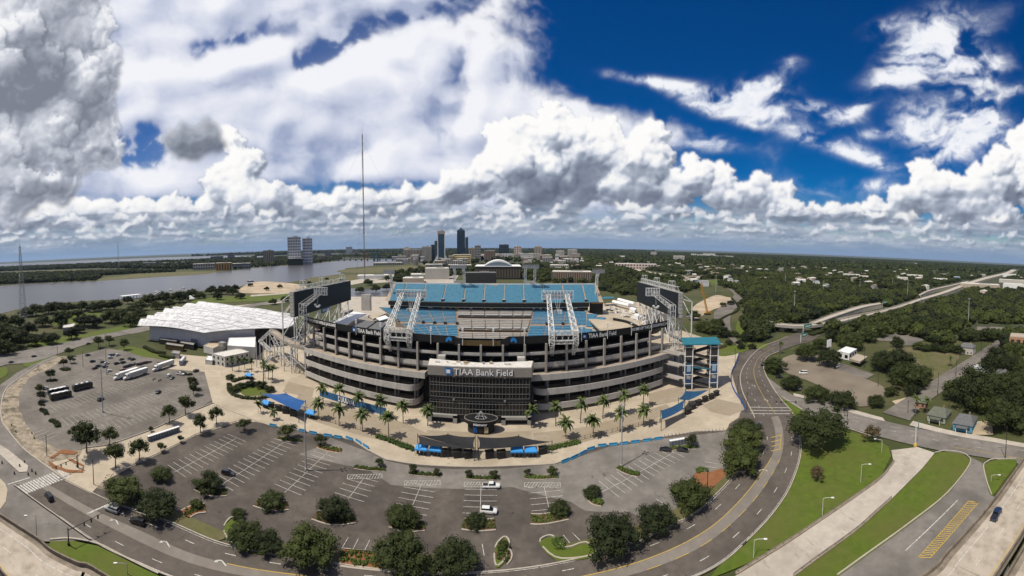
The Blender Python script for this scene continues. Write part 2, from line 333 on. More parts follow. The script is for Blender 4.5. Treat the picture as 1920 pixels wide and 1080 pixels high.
    def mesh(s, name, mats, off=None, smooth=False):
        me = bpy.data.meshes.new(name)
        vs = s.v if off is None else [(x - off[0], y - off[1], z - off[2]) for x, y, z in s.v]
        me.from_pydata(vs, [], s.f)
        ms = mats if isinstance(mats, (list, tuple)) else [mats]
        for m in ms: me.materials.append(m)
        if len(ms) > 1: me.polygons.foreach_set('material_index', s.m)
        if smooth: me.polygons.foreach_set('use_smooth', [True] * len(me.polygons))
        me.update(); return me
    def build(s, name, mats, parent=None, loc=None, smooth=False):
        """vertices are world coordinates; the object sits at loc (top level) or under its parent"""
        if parent is not None:
            off = OFF.get(parent, Vector((0, 0, 0)))
            o = link(name, s.mesh(name, mats, off, smooth), parent); OFF[o] = off
        else:
            off = Vector(loc) if loc is not None else Vector((0, 0, 0))
            o = link(name, s.mesh(name, mats, off, smooth), None, off); OFF[o] = off
        return o
def copy_tree(o, parent=None, loc=None, rz=None, name=None):
    c = o.copy(); COL.objects.link(c)
    if parent is not None: c.parent = parent
    if loc is not None: c.location = loc
    if rz is not None: c.rotation_euler = (0, 0, rz)
    for ch in o.children: copy_tree(ch, c)
    return c
ORD = ['first','second','third','fourth','fifth','sixth','seventh','eighth','ninth','tenth','eleventh','twelfth','thirteenth','fourteenth','fifteenth','sixteenth','seventeenth','eighteenth','nineteenth','twentieth']
def nth(i, n=None):
    if i < 20: return ORD[i]
    t = {2:'twenty',3:'thirty',4:'forty',5:'fifty',6:'sixty',7:'seventy',8:'eighty',9:'ninety'}
    k = i + 1
    if k % 10 == 0: return {20:'twentieth',30:'thirtieth',40:'fortieth',50:'fiftieth',60:'sixtieth',70:'seventieth',80:'eightieth',90:'ninetieth'}[k % 100]
    return ('hundred ' if k > 100 else '') + t[(k % 100) // 10] + '-' + ORD[k % 10 - 1]
# ---------------------------------------------------------------- materials
MATS = {}
def mat(name, col, rough=0.8, col2=None, scale=0.3, spec=0.3, metal=0.0, bump=0.0, bscale=None, col3=None, scale3=0.02, detail=6, stretch=None, emit=None, contrast=(0.35, 0.65), coat=0.0, con3=(0.4, 0.7), stain=None):
    if name in MATS: return MATS[name]
    tone = lambda c: None if c is None else (c[0] * .82, c[1] * .81, c[2] * .795)   # the photograph's warm print
    col, col2, col3 = tone(col), tone(col2), tone(col3)
    if stain: stain = (tone(stain[0]),) + tuple(stain[1:])
    m = bpy.data.materials.new(name); m.use_nodes = True; MATS[name] = m
    nt = m.node_tree; b = nt.nodes['Principled BSDF']; L = nt.links
    b.inputs['Roughness'].default_value = rough; b.inputs['Metallic'].default_value = metal
    b.inputs['Specular IOR Level'].default_value = spec
    if coat: b.inputs['Coat Weight'].default_value = coat
    b.inputs['Base Color'].default_value = (*col, 1)
    if col2 is not None or bump:
        g = nt.nodes.new('ShaderNodeNewGeometry'); src = g.outputs['Position']
        if stretch:
            mp = nt.nodes.new('ShaderNodeMapping'); mp.inputs['Scale'].default_value = stretch; L.new(src, mp.inputs['Vector']); src = mp.outputs[0]
    if col2 is not None:
        n = nt.nodes.new('ShaderNodeTexNoise'); n.inputs['Scale'].default_value = scale; n.inputs['Detail'].default_value = detail; n.inputs['Roughness'].default_value = 0.65
        L.new(src, n.inputs['Vector'])
        r = nt.nodes.new('ShaderNodeValToRGB'); r.color_ramp.elements[0].position = contrast[0]; r.color_ramp.elements[1].position = contrast[1]
        r.color_ramp.elements[0].color = (*col, 1); r.color_ramp.elements[1].color = (*col2, 1)
        L.new(n.outputs['Fac'], r.inputs['Fac']); out = r.outputs['Color']
        if col3 is not None:
            n3 = nt.nodes.new('ShaderNodeTexNoise'); n3.inputs['Scale'].default_value = scale3; n3.inputs['Detail'].default_value = 5; n3.inputs['Roughness'].default_value = 0.6
            L.new(g.outputs['Position'], n3.inputs['Vector'])
            r3 = nt.nodes.new('ShaderNodeMapRange'); r3.inputs['From Min'].default_value = con3[0]; r3.inputs['From Max'].default_value = con3[1]
            L.new(n3.outputs['Fac'], r3.inputs['Value'])
            mx = nt.nodes.new('ShaderNodeMix'); mx.data_type = 'RGBA'; L.new(r3.outputs[0], mx.inputs['Factor']); L.new(out, mx.inputs[6]); mx.inputs[7].default_value = (*col3, 1); out = mx.outputs[2]
        if stain:                                                          # spots and streaks with a shape of their own: (colour, scale, from, to, stretch)
            mp4 = nt.nodes.new('ShaderNodeMapping'); mp4.inputs['Scale'].default_value = stain[4]; mp4.inputs['Rotation'].default_value = (0, 0, .5); L.new(g.outputs['Position'], mp4.inputs['Vector'])
            n4 = nt.nodes.new('ShaderNodeTexNoise'); n4.inputs['Scale'].default_value = stain[1]; n4.inputs['Detail'].default_value = 8; n4.inputs['Roughness'].default_value = 0.7; L.new(mp4.outputs[0], n4.inputs['Vector'])
            r4 = nt.nodes.new('ShaderNodeMapRange'); r4.inputs['From Min'].default_value = stain[2]; r4.inputs['From Max'].default_value = stain[3]; r4.inputs['To Max'].default_value = .8; L.new(n4.outputs['Fac'], r4.inputs['Value'])
            m4 = nt.nodes.new('ShaderNodeMix'); m4.data_type = 'RGBA'; L.new(r4.outputs[0], m4.inputs['Factor']); L.new(out, m4.inputs[6]); m4.inputs[7].default_value = (*stain[0], 1); out = m4.outputs[2]
        L.new(out, b.inputs['Base Color'])
    if bump:
        n = nt.nodes.new('ShaderNodeTexNoise'); n.inputs['Scale'].default_value = bscale or scale * 4; n.inputs['Detail'].default_value = 4
        L.new(src, n.inputs['Vector']); bp = nt.nodes.new('ShaderNodeBump'); bp.inputs['Strength'].default_value = bump; bp.inputs['Distance'].default_value = 0.3
        L.new(n.outputs['Fac'], bp.inputs['Height']); L.new(bp.outputs[0], b.inputs['Normal'])
    if emit: b.inputs['Emission Color'].default_value = (*emit[0], 1); b.inputs['Emission Strength'].default_value = emit[1]
    return m
# ---------------------------------------------------------------- the setting: ground sheets laid one above the other
M_grassland = mat('grassland', (0.042, 0.054, 0.014), 0.95, (0.070, 0.080, 0.024), 0.05, col3=(0.115, 0.098, 0.052), scale3=0.012, con3=(0.45, 0.75))
M_lawn = mat('lawn', (0.070, 0.108, 0.009), 0.95, (0.100, 0.142, 0.014), 0.35, col3=(0.105, 0.110, 0.025), scale3=0.05, con3=(0.42, 0.72), bump=0.3, bscale=3.0, stain=((.13, .115, .045), .25, .56, .72, (1, .35, 1)))
M_drygrass = mat('dry_grass', (0.070, 0.080, 0.022), 0.95, (0.125, 0.120, 0.045), 0.25, col3=(0.16, 0.13, 0.075), scale3=0.04)
M_asphalt = mat('asphalt', (0.099, 0.084, 0.071), 0.9, (0.130, 0.111, 0.095), 0.5, col3=(0.076, 0.065, 0.055), scale3=0.07, con3=(0.45, 0.7), stain=((.05, .045, .042), .35, .58, .70, (1, .25, 1)))
M_lotasph = mat('lot_asphalt', (0.093, 0.079, 0.067), 0.92, (0.132, 0.113, 0.097), 0.35, col3=(0.066, 0.056, 0.048), scale3=0.06, con3=(0.42, 0.64), stain=((.035, .032, .03), .55, .60, .68, (1, 1, 1)))
M_oldasph = mat('old_asphalt', (0.165, 0.148, 0.128), 0.92, (0.215, 0.194, 0.169), 0.3, col3=(0.118, 0.105, 0.092), scale3=0.045, con3=(0.42, 0.66), stain=((.075, .068, .06), .4, .60, .68, (1, .4, 1)))
M_greyasph = mat('grey_asphalt', (0.178, 0.163, 0.146), 0.92, (0.232, 0.212, 0.191), 0.3, col3=(0.132, 0.121, 0.108), scale3=0.06, con3=(0.45, 0.66), stain=((.07, .065, .06), .45, .61, .70, (1, .5, 1)))
M_turnlane = mat('turn_lane_concrete', (0.21, 0.185, 0.158), 0.9, (0.245, 0.218, 0.188), 0.5, col3=(0.175, 0.155, 0.133), scale3=0.1)
M_conc = mat('pale_concrete', (0.42, 0.375, 0.32), 0.9, (0.50, 0.45, 0.385), 0.35, col3=(0.32, 0.285, 0.24), scale3=0.08, con3=(0.5, 0.75), stain=((.2, .17, .14), .5, .58, .72, (1, .3, 1)))
M_plaza = mat('plaza_concrete', (0.43, 0.365, 0.275), 0.9, (0.51, 0.435, 0.335), 0.25, stain=((.22, .18, .13), .4, .60, .72, (1, .6, 1)), col3=(0.35, 0.295, 0.22), scale3=0.05, con3=(0.45, 0.7))
M_pave = mat('plaza_paver', (0.29, 0.245, 0.185), 0.9, (0.36, 0.305, 0.23), 0.4, col3=(0.30, 0.24, 0.165), scale3=0.08)
M_sand = mat('sand', (0.46, 0.37, 0.26), 0.95, (0.55, 0.45, 0.33), 0.1, col3=(0.30, 0.24, 0.16), scale3=0.03)
M_dirt = mat('dirt_lot', (0.20, 0.165, 0.125), 0.95, (0.27, 0.225, 0.17), 0.12, col3=(0.15, 0.125, 0.098), scale3=0.06)
M_mulch = mat('mulch', (0.21, 0.085, 0.035), 0.95, (0.27, 0.12, 0.055), 0.8)
M_white = mat('road_paint', (0.62, 0.61, 0.57), 0.8, (0.27, 0.25, 0.225), 1.6, contrast=(.42, .66))
M_yellow = mat('yellow_paint', (0.58, 0.40, 0.075), 0.8, (0.42, 0.30, 0.09), 1.3)
M_kerb = mat('kerb_concrete', (0.46, 0.41, 0.34), 0.9, (0.36, 0.32, 0.27), 0.6)
M_water = mat('river_water', (0.062, 0.060, 0.068), 0.28, (0.082, 0.080, 0.088), 0.004, spec=0.5, bump=0.35, bscale=0.12, stretch=(1, 0.45, 1))
def struct(o): o['kind'] = 'structure'; return o
def sheet(name, pts, z, m, sm=0, world=False):
    q = [Vector(p).to_3d() if world else P(p[0], p[1], z) for p in pts]
    for v in q: v.z = z
    if sm: q = cat(q, sm, True)
    return struct(MB().poly(q).build(name, m))
# the world-wide ground, finer near by
g = MB(); g.poly([(-60000, -20000, 0), (60000, -20000, 0), (60000, 60000, 0), (-60000, 60000, 0)]); struct(g.build('ground', M_grassland))
# river and the wide water beyond the far bank
near_bank = [(-40, 604), (0, 588), (48, 576), (110, 568), (180, 563), (250, 560), (320, 550), (380, 545), (430, 541), (470, 533), (505, 530.5), (545, 529), (562, 526), (600, 519), (638, 514), (648, 503), (700, 498), (745, 494), (764, 488)]
far_bank = [(770, 485), (700, 486.5), (640, 488.5), (600, 493), (560, 497), (500, 499.5), (470, 503), (400, 511), (330, 517), (260, 522), (180, 527), (100, 530), (60, 531.5), (0, 536), (-40, 540)]
sheet('river', near_bank + far_bank, 0.15, M_water)
sheet('wide_river', [(-40, 503), (0, 500.5), (100, 497.5), (180, 494.5), (260, 491.5), (330, 489), (400, 486.5), (470, 483.5), (520, 480.5), (430, 479.5), (370, 480.8), (300, 482.8), (240, 485.2), (120, 490), (0, 495), (-40, 497)], 0.2, M_water)
sheet('inlet_water', [(640, 541), (740, 540), (745, 553), (700, 556), (650, 556)], 0.1, M_water)
sheet('far_bank_field', [(183, 523), (242, 516), (268, 512), (376, 509), (405, 510), (373, 515), (263, 521), (188, 526)], 0.25, M_drygrass, 3)
sheet('far_airfield', [(20, 509.5), (160, 505), (160, 508.5), (20, 513)], 0.25, M_drygrass)
# park on the left
for i, q in enumerate([[(88, 604), (113, 591), (150, 587), (190, 585), (172, 602), (129, 611)], [(352, 566), (400, 558), (480, 553), (545, 552), (540, 562), (440, 566), (380, 570)], [(575, 524), (605, 518), (690, 514.5), (712, 517), (660, 526), (600, 530)],
                       [(648, 505), (740, 500), (800, 496), (800, 508), (740, 511), (640, 511)], [(0, 689), (12, 689), (14, 700), (0, 710), (-30, 715), (-30, 690)], [(44, 681), (80, 672), (104, 665), (84, 676), (54, 688)], [(214, 662), (240, 650), (262, 653), (322, 668), (312, 676), (270, 671)], [(365, 688), (385, 686), (430, 690), (428, 697), (368, 697)],
                       [(60, 640), (175, 622), (262, 605), (268, 611), (174, 630), (86, 649)], [(1300, 530), (1340, 524), (1362, 526), (1340, 534)]]):
    sheet('lawn', q, 0.30, M_drygrass if q[0] in ((648, 505), (575, 524)) else M_lawn, 4)
sheet('sand_field', [(448, 543), (472, 530), (500, 528), (545, 531), (575, 537), (560, 546), (500, 550), (455, 549)], 0.3, M_sand, 4)
for q in [[(440, 573), (545, 563), (545, 566), (440, 577)], [(470, 553), (560, 547), (560, 549), (470, 556)], [(640, 556), (742, 556), (742, 585), (640, 600)], [(600, 536), (700, 519), (740, 514), (745, 517), (640, 538)], [(690, 526), (745, 523), (745, 528), (690, 532)], [(750, 520), (860, 516), (850, 533), (750, 536)]]:
    sheet('park_path', q, 0.36, M_conc)
# boulevard running off to the left of the white roofed hall
def ribbon(pairs, n=5, z=0.0):
    A = cat([P(*a, z) for a, b in pairs], n); B = cat([P(*b, z) for a, b in pairs], n); return A, B
def lane(A, B, f0, f1, z):
    return [(*(a.lerp(b, f0)).xy, z) for a, b in zip(A, B)], [(*(a.lerp(b, f1)).xy, z) for a, b in zip(A, B)]
def road(name, pairs, m, z, n=5):
    A, B = ribbon(pairs, n, 0.0); o = MB().strip(*lane(A, B, 0, 1, z)).build(name, m); struct(o); return A, B, o
bA, bB, boulevard = road('boulevard', [((-30, 676), (-30, 730)), ((0, 666), (0, 688)), ((86, 650), (60, 680)), ((130, 641), (110, 664)), ((174, 631), (166, 645)), ((225, 621), (222, 631)), ((268, 612), (268, 623)), ((300, 605), (300, 614)), ((340, 597), (340, 604)), ((420, 580), (420, 586)), ((540, 559), (540, 563))], M_greyasph, 0.40)
# ring road round the car parks
ring = [((122, 901), (26, 911)), ((204, 941), (110, 972)), ((310, 978), (183, 1023)), ((407, 1019), (260, 1060)), ((480, 1036), (340, 1092)), ((602, 1056), (520, 1125)), ((708, 1071), (680, 1145)), ((850, 1078), (860, 1153)), ((960, 1072), (1000, 1150)), ((1082, 1051), (1140, 1132)), ((1164, 1027), (1250, 1105)), ((1245, 994), (1345, 1064)),
        ((1306, 962), (1400, 1018)), ((1351, 921), (1452, 962)), ((1380, 889), (1485, 908)), ((1412, 855), (1502, 848)), ((1424, 818), (1495, 800)), ((1415, 785), (1482, 770)), ((1402, 758), (1457, 740)), ((1391, 732), (1441, 714)), ((1388, 708), (1434, 699)), ((1394, 689), (1432, 686)), ((1411, 666), (1439, 670)), ((1431, 650), (1466, 658)), ((1457, 640), (1492, 648)), ((1480, 630), (1520, 641)), ((1503, 621), (1540, 629))]
rA, rB, ring_road = road('ring_road', ring, M_asphalt, 0.44, 6)
i0, i1 = 0, 17 * 6
sheet('approach_lanes', [(-60, 745), (0, 722), (30, 700), (60, 684), (104, 666), (110, 669), (77, 683), (41, 707), (12, 730), (2, 762), (4, 791), (20, 815), (45, 844), (81, 872), (122, 901), (26, 911), (14, 917), (0, 964), (-60, 1000)], 0.42, M_greyasph)
sheet('service_apron', [(14, 917), (26, 911), (110, 972), (173, 1017), (144, 1013), (94, 1015), (79, 1015), (-40, 950), (-40, 930)], 0.46, M_greyasph)
sheet('concrete_island', [(-20, 822), (0, 834), (14, 842), (53, 873), (51, 884), (36, 885), (0, 852), (-20, 838)], 0.60, M_conc)
sheet('concrete_island', [(-20, 890), (0, 897), (10, 907), (14, 919), (11, 940), (0, 955), (-20, 965)], 0.60, M_plaza)
mid = MB().strip(*lane(rA[:i1], rB[:i1], 0.40, 0.60, 0.47)).build('turn_lane', M_turnlane); struct(mid)
sheet('grass_verge', [(94, 1015), (134, 1013), (183, 1023), (224, 1043), (297, 1079), (380, 1120), (500, 1180), (330, 1180), (150, 1075), (90, 1030)], 0.50, M_lawn)
# the campus inside the ring: dark lot first, then the paler pieces
inner = [p.copy() for p in rA[:len(rA) - 12]]
lot = [(v.x, v.y) for v in inner] + [tuple(P(1396, 660).xy), (140, 330), (60, 420), (-150, 420)] + [tuple(P(*q).xy) for q in [(420, 640), (383, 690), (300, 690), (60, 705), (45, 760), (60, 840)]]
sheet('parking_lot', lot, 0.38, M_lotasph, world=True)
sheet('bare_verge', [(112, 668), (126, 668), (100, 700), (62, 712), (56, 745), (78, 800), (122, 842), (155, 842), (150, 858), (172, 885), (205, 920), (122, 901), (81, 872), (45, 844), (20, 815), (4, 791), (2, 762), (12, 730), (41, 707), (77, 683)], 0.43, mat('rubble', (0.21, 0.175, 0.132), .95, (0.40, 0.335, 0.25), .35, col3=(0.12, 0.105, 0.07), scale3=.12, con3=(.5, .62), detail=8))
sheet('coach_park', [(126, 669), (161, 663), (199, 653), (236, 658), (268, 669), (317, 676), (387, 688), (383, 697), (397, 750), (367, 770), (285, 807), (204, 836), (155, 842), (122, 848), (80, 828), (48, 795), (36, 765), (36, 738), (55, 708), (95, 690)], 0.45, M_oldasph)
sheet('light_lot', [(560, 852), (605, 835), (620, 820), (688, 846), (724, 864), (786, 876), (960, 878), (1062, 864), (1143, 837), (1245, 822), (1363, 808), (1420, 800), (1424, 818), (1412, 855), (1380, 889), (1351, 921), (1306, 962), (1245, 990), (1180, 960), (1098, 958), (1070, 941), (960, 913), (733, 909), (690, 880)], 0.42, M_greyasph)
walk = [(98, 866), (149, 856), (155, 842), (204, 836), (285, 807), (367, 770), (399, 757), (440, 760), (505, 797), (480, 791), (444, 791), (367, 816), (244, 876), (190, 905), (171, 925), (122, 901)]
sheet('sidewalk', walk, 0.49, M_plaza)
plaza_px = [(383, 697), (387, 688), (430, 693), (470, 680), (505, 650)]
plaza_front = [(1388, 656), (1380, 677), (1372, 701), (1380, 730), (1392, 765), (1385, 785), (1367, 797), (1363, 809), (1306, 811), (1245, 821), (1204, 827), (1143, 836), (1103, 844), (1062, 864), (1041, 872), (960, 876), (871, 878), (786, 874), (724, 864), (688, 845), (663, 828), (623, 819), (561, 809), (504, 799), (480, 791), (440, 775), (399, 757), (397, 750)]
plz = [tuple(P(*q).xy) for q in plaza_px] + [(-175, 330), (-160, 395), (90, 395), (160, 340)] + [tuple(P(*q).xy) for q in plaza_front]
sheet('plaza', plz, 0.52, M_plaza, world=True)
for q in [[(560, 740), (620, 752), (760, 793), (800, 812), (800, 835), (735, 830), (640, 806), (540, 772)], [(1000, 812), (1100, 800), (1200, 772), (1250, 758), (1262, 768), (1200, 800), (1120, 822), (1040, 842), (1000, 845)], [(1318, 760), (1345, 748), (1392, 758), (1396, 768), (1368, 780), (1332, 772)], [(800, 806), (995, 808), (1000, 846), (800, 842)], [(1215, 738), (1290, 720), (1330, 728), (1270, 752), (1220, 762)], [(540, 715), (590, 728), (585, 745), (530, 735)]]:
    sheet('paver_field', q, 0.55, M_pave)
sheet('hall_forecourt', [(300, 690), (317, 676), (335, 664), (430, 672), (470, 690), (383, 697)], 0.50, M_plaza)
# right hand side
sheet('roof_terrace_yard', [(1300, 600), (1338, 580), (1384, 566), (1394, 555), (1370, 558), (1345, 553), (1325, 560), (1300, 575)], 0.35, M_sand, 3)
sA, sB, street = road('cross_street', [((1436, 706), (1457, 740)), ((1488, 743), (1502, 772)), ((1536, 755), (1545, 788)), ((1604, 777), (1600, 806)), ((1681, 796), (1655, 822)), ((1777, 815), (1760, 846)), ((1860, 829), (1855, 861)), ((1960, 845), (1960, 880))], M_greyasph, 0.43)
uA, uB, side = road('side_street', [((1655, 775), (1706, 790)), ((1690, 753), (1733, 760)), ((1758, 709), (1796, 714)), ((1805, 680), (1832, 683)), ((1849, 652), (1865, 656)), ((1880, 632), (1892, 636))], M_oldasph, 0.47)
sheet('street_footway', [(1488, 737), (1536, 748), (1604, 769), (1655, 783), (1660, 790), (1604, 776), (1536, 754), (1488, 742)], 0.50, M_conc)
sheet('street_footway', [(1712, 789), (1777, 806), (1860, 820), (1960, 837), (1960, 844), (1860, 828), (1777, 814), (1705, 797)], 0.50, M_conc)
sheet('ring_island', [(1457, 740), (1502, 768), (1520, 785), (1495, 800), (1484, 772)], 0.50, M_lawn)
sheet('meadow', [(1495, 798), (1560, 800), (1640, 820), (1666, 838), (1671, 855), (1652, 893), (1599, 932), (1536, 976), (1440, 1038), (1330, 1085), (1345, 1064), (1400, 1018), (1452, 962), (1485, 908), (1502, 848)], 0.41, M_lawn)
sheet('exit_ramp', [(1671, 844), (1676, 868), (1652, 897), (1599, 936), (1536, 979), (1440, 1041), (1370, 1085), (1300, 1130), (1440, 1130), (1488, 1082), (1536, 1046), (1608, 993), (1671, 936), (1729, 878), (1753, 849), (1720, 838)], 0.48, M_conc)
sheet('ramp_lawn', [(1753, 851), (1772, 847), (1800, 850), (1815, 858), (1818, 873), (1777, 926), (1705, 984), (1632, 1037), (1570, 1082), (1490, 1140), (1430, 1140), (1488, 1082), (1536, 1047), (1608, 994), (1671, 937), (1729, 879)], 0.52, M_lawn, 2)
sheet('service_road', [(1818, 856), (1842, 868), (1844, 878), (1859, 928), (1870, 935), (1777, 1040), (1734, 1082), (1680, 1150), (1480, 1150), (1570, 1080), (1632, 1037), (1705, 984), (1777, 926), (1818, 873)], 0.45, M_greyasph)
sheet('ramp_nose_lawn', [(1844, 876), (1851, 868), (1864, 863), (1905, 862), (1900, 880), (1883, 900), (1860, 930), (1850, 905)], 0.52, M_lawn, 3)
sheet('dirt_lot', [(1469, 671), (1517, 661), (1565, 680), (1599, 700), (1657, 726), (1647, 753), (1599, 760), (1527, 719), (1469, 695)], 0.40, M_dirt, 4)
sheet('dirt_drive', [(1560, 676), (1600, 688), (1640, 702), (1625, 710), (1590, 700), (1560, 690)], 0.44, M_oldasph)
sheet('meadow', [(1676, 651), (1740, 655), (1799, 661), (1772, 704), (1745, 712), (1690, 690), (1660, 668)], 0.35, M_drygrass, 3)
sheet('concrete_pad', [(1632, 638), (1681, 623), (1743, 630), (1720, 645), (1700, 648), (1675, 640)], 0.40, M_oldasph)
sheet('house_yard', [(1672, 752), (1712, 742), (1726, 752), (1700, 775)], 0.38, M_sand)
sheet('house_yard', [(1830, 790), (1860, 788), (1862, 815), (1822, 815)], 0.38, M_sand)
def line(b, p, q, w, z):
    p, q = Vector(p[:2]), Vector(q[:2]); d = q - p
    if d.length < 1e-4: return
    n = Vector((-d.y, d.x)).normalized() * w / 2
    b.poly([(*(p - n), z), (*(q - n), z), (*(q + n), z), (*(p + n), z)])
def dashes(b, pts, w, on, off, z):
    acc = 0.0; draw = True; pts = [Vector(p[:2]) for p in pts]
    for a, c in zip(pts[:-1], pts[1:]):
        L = (c - a).length; s = 0.0
        while s < L:
            lim = (on if draw else off) - acc; e = min(L, s + lim)
            if draw: line(b, a.lerp(c, s / L), a.lerp(c, e / L), w, z)
            acc += e - s; s = e
            if acc >= (on if draw else off) - 1e-6: acc = 0.0; draw = not draw
def frac(A, B, f, a=0, b=None): return [x.lerp(y, f) for x, y in list(zip(A, B))[a:b]]
# far highway on the right
for nm, pr, m in [('highway', [((1518, 606), (1535, 612)), ((1560, 590), (1575, 597)), ((1612, 574), (1625, 580)), ((1650, 568), (1660, 572))], M_conc),
               ('highway', [((1563, 600), (1585, 610)), ((1610, 590), (1625, 596)), ((1655, 581), (1662, 586)), ((1700, 568), (1708, 574)), ((1724, 560), (1734, 565)), ((1770, 546), (1782, 551)), ((1816, 529), (1832, 533)), ((1850, 519), (1872, 521)), ((1885, 511), (1905, 512)), ((1896, 505.5), (1915, 506))], M_conc),
               ('highway', [((1722, 553), (1728, 556)), ((1745, 543), (1750, 546)), ((1785, 534), (1788, 537)), ((1815, 527), (1818, 530))], M_conc),
               ('back_road', [((1395, 660), (1401, 668)), ((1372, 640), (1386, 645)), ((1345, 612), (1370, 615)), ((1340, 585), (1372, 588)), ((1366, 566), (1390, 568)), ((1376, 552), (1392, 553)), ((1362, 540), (1376, 541))], M_oldasph),
               ('back_road', [((1150, 494), (1160, 498)), ((1220, 510), (1226, 515)), ((1290, 518), (1290, 522)), ((1330, 517), (1330, 520))], M_conc),
               ('back_road', [((1832, 613), (1832, 620)), ((1870, 614), (1870, 621)), ((1940, 618), (1940, 626))], M_oldasph)]:
    if nm != 'highway': road(nm, pr, m, 0.55); continue
    A, B = ribbon(pr, 5, 6.5); B = [u.lerp(v, .55) for u, v in zip(A, B)]; b = MB(); b.strip(A, B); b.strip([(v.x, v.y, .2) for v in A], A); b.strip(B, [(v.x, v.y, .2) for v in B]); ho_ = struct(b.build(nm, m))
    for L in (A, B): MB().wallstrip([v.xy for v in L], .5, 6.45, 7.5).build('parapet', M_kerb, ho_)
    b = MB(); dashes(b, frac(A, B, .5), .6, 10, 10, 6.53); b.build('painted_marking', M_white, ho_)['kind'] = 'stuff'
sheet('highway_verge', [(1755, 541), (1788, 534), (1815, 530), (1790, 540), (1770, 546), (1752, 546)], 0.5, M_lawn)
sheet('far_meadow', [(1895, 532), (1925, 527), (1935, 533), (1905, 537)], 0.5, M_lawn)
# kerbs along the ring road, the lots and the ramps
def kerb(line, w=0.35, h=0.16, z=0.42, m=M_kerb, name='kerb'):
    return struct(MB().wallstrip([v[:2] for v in line], w, z, z + h + 0.1).build(name, m))
kerb(rA[:16 * 6]); kerb(rB[:12 * 6]); kerb(rB[12 * 6:17 * 6]); kerb(rA[17 * 6:25 * 6], 0.5); kerb(rB[18 * 6:23 * 6], 0.5)
kerb([P(*q) for q in plaza_front[7:-1]], 0.5, 0.2, 0.45)
kerb([P(*q) for q in [(155, 842), (204, 836), (285, 807), (367, 770), (399, 757)]], 0.4, 0.16, 0.45)
kerb([P(*q) for q in [(444, 791), (367, 816), (244, 876)]], 0.4, 0.16, 0.45)
kerb(cat([P(*q) for q in [(110, 669), (77, 683), (41, 707), (12, 730), (2, 762), (4, 791), (20, 815), (45, 844), (81, 872), (122, 901)]], 5), 0.6, 0.16, 0.44)
kerb(cat([P(*q) for q in [(94, 1015), (134, 1013), (183, 1023), (224, 1043), (297, 1079)]], 4), 0.5, 0.16, 0.46)
kerb(cat([P(*q) for q in [(1484, 772), (1457, 740), (1502, 768), (1545, 790), (1600, 808), (1645, 823)]], 2), 0.4)
kerb(cat([P(*q) for q in [(1753, 851), (1772, 847), (1800, 850), (1815, 858), (1818, 873), (1777, 926), (1705, 984), (1632, 1037), (1570, 1082)]], 4), 0.4, 0.16, 0.48)
kerb(cat([P(*q) for q in [(1905, 862), (1864, 863), (1851, 868), (1844, 876), (1850, 905), (1859, 930)]], 4), 0.4, 0.16, 0.48)
# ------------------------------------------------ painted markings (children of the sheets they lie on)
mk = {}
def marking(parent, m):
    k = (parent.name, m.name)
    if k not in mk: mk[k] = (MB(), parent, m)
    return mk[k][0]
w_ = marking(ring_road, M_white); y_ = marking(ring_road, M_yellow)
for f in (0.20, 0.80): dashes(w_, frac(rA, rB, f, 8, 16 * 6), 0.22, 3.0, 9.0, 0.50)
for f in (0.03, 0.97): dashes(w_, frac(rA, rB, f, 6, 16 * 6), 0.14, 60, 0.5, 0.50)
dashes(y_, frac(rA, rB, 0.405, 24, 15 * 6), 0.24, 80, 0.1, 0.51); dashes(y_, frac(rA, rB, 0.595, 60, 15 * 6), 0.20, 4, 4, 0.51)
dashes(y_, frac(rA, rB, 0.55, 17 * 6, 24 * 6), 0.22, 80, 0.1, 0.51); dashes(w_, frac(rA, rB, 0.25, 17 * 6, 24 * 6), 0.2, 3, 6, 0.51); dashes(w_, frac(rA, rB, 0.78, 17 * 6, 24 * 6), 0.2, 3, 6, 0.51)
for q in [((1406, 771), (1482, 772)), ((1404, 765), (1479, 766)), ((1407, 777), (1481, 777.5))]: line(w_, P(*q[0]), P(*q[1]), 0.5, 0.51)
for q in [((1465, 817), (1462, 845), 3)]:
    for k in range(4): line(y_, P(1446, 848 - k * 8.5), P(1465, 843 - k * 8.5), 0.45, 0.51)
    line(y_, P(1465, 815), P(1462, 846), 0.3, 0.51)
for k in range(17):                                                        # zebra crossing on the left
    t = k / 16; a = Vector((33, 914)).lerp(Vector((112, 883)), t); b = a + Vector((19, 14))
    if not 0.5 < t < 0.55: line(w_, P(a.x, a.y), P(b.x, b.y), 0.7, 0.51)
line(w_, P(14, 911), P(56, 898), 0.5, 0.51); line(w_, P(164, 966), P(217, 942), 0.6, 0.51)
def arrow(b, p, ang, s, z):
    c, d = math.cos(ang), math.sin(ang)
    def T(x, y): return (p.x + (x * c - y * d) * s, p.y + (x * d + y * c) * s, z)
    arc_ = [(1.4 + 1.0 * math.sin(k * .26), 1.0 - 1.0 * math.cos(k * .26)) for k in range(7)]; L = [(0, 0)] + arc_
    for (x0, y0), (x1, y1) in zip(L[:-1], L[1:]):
        l = math.hypot(x1 - x0, y1 - y0); nx, ny = -(y1 - y0) / l * .17, (x1 - x0) / l * .17; b.poly([T(x0 - nx, y0 - ny), T(x1 - nx, y1 - ny), T(x1 + nx, y1 + ny), T(x0 + nx, y0 + ny)])
    b.poly([T(1.95, 1.0), T(2.85, 1.0), T(2.4, 1.9)])
for q, an in [((222, 987), 168), ((318, 1029), 165), ((424, 1065), 165), ((1440, 886), 110), ((1416, 727), 60), ((1440, 755), 60)]: arrow(w_, P(*q), R(an), 1.1, 0.52)
sw = marking(street, M_white); sy = marking(street, M_yellow)
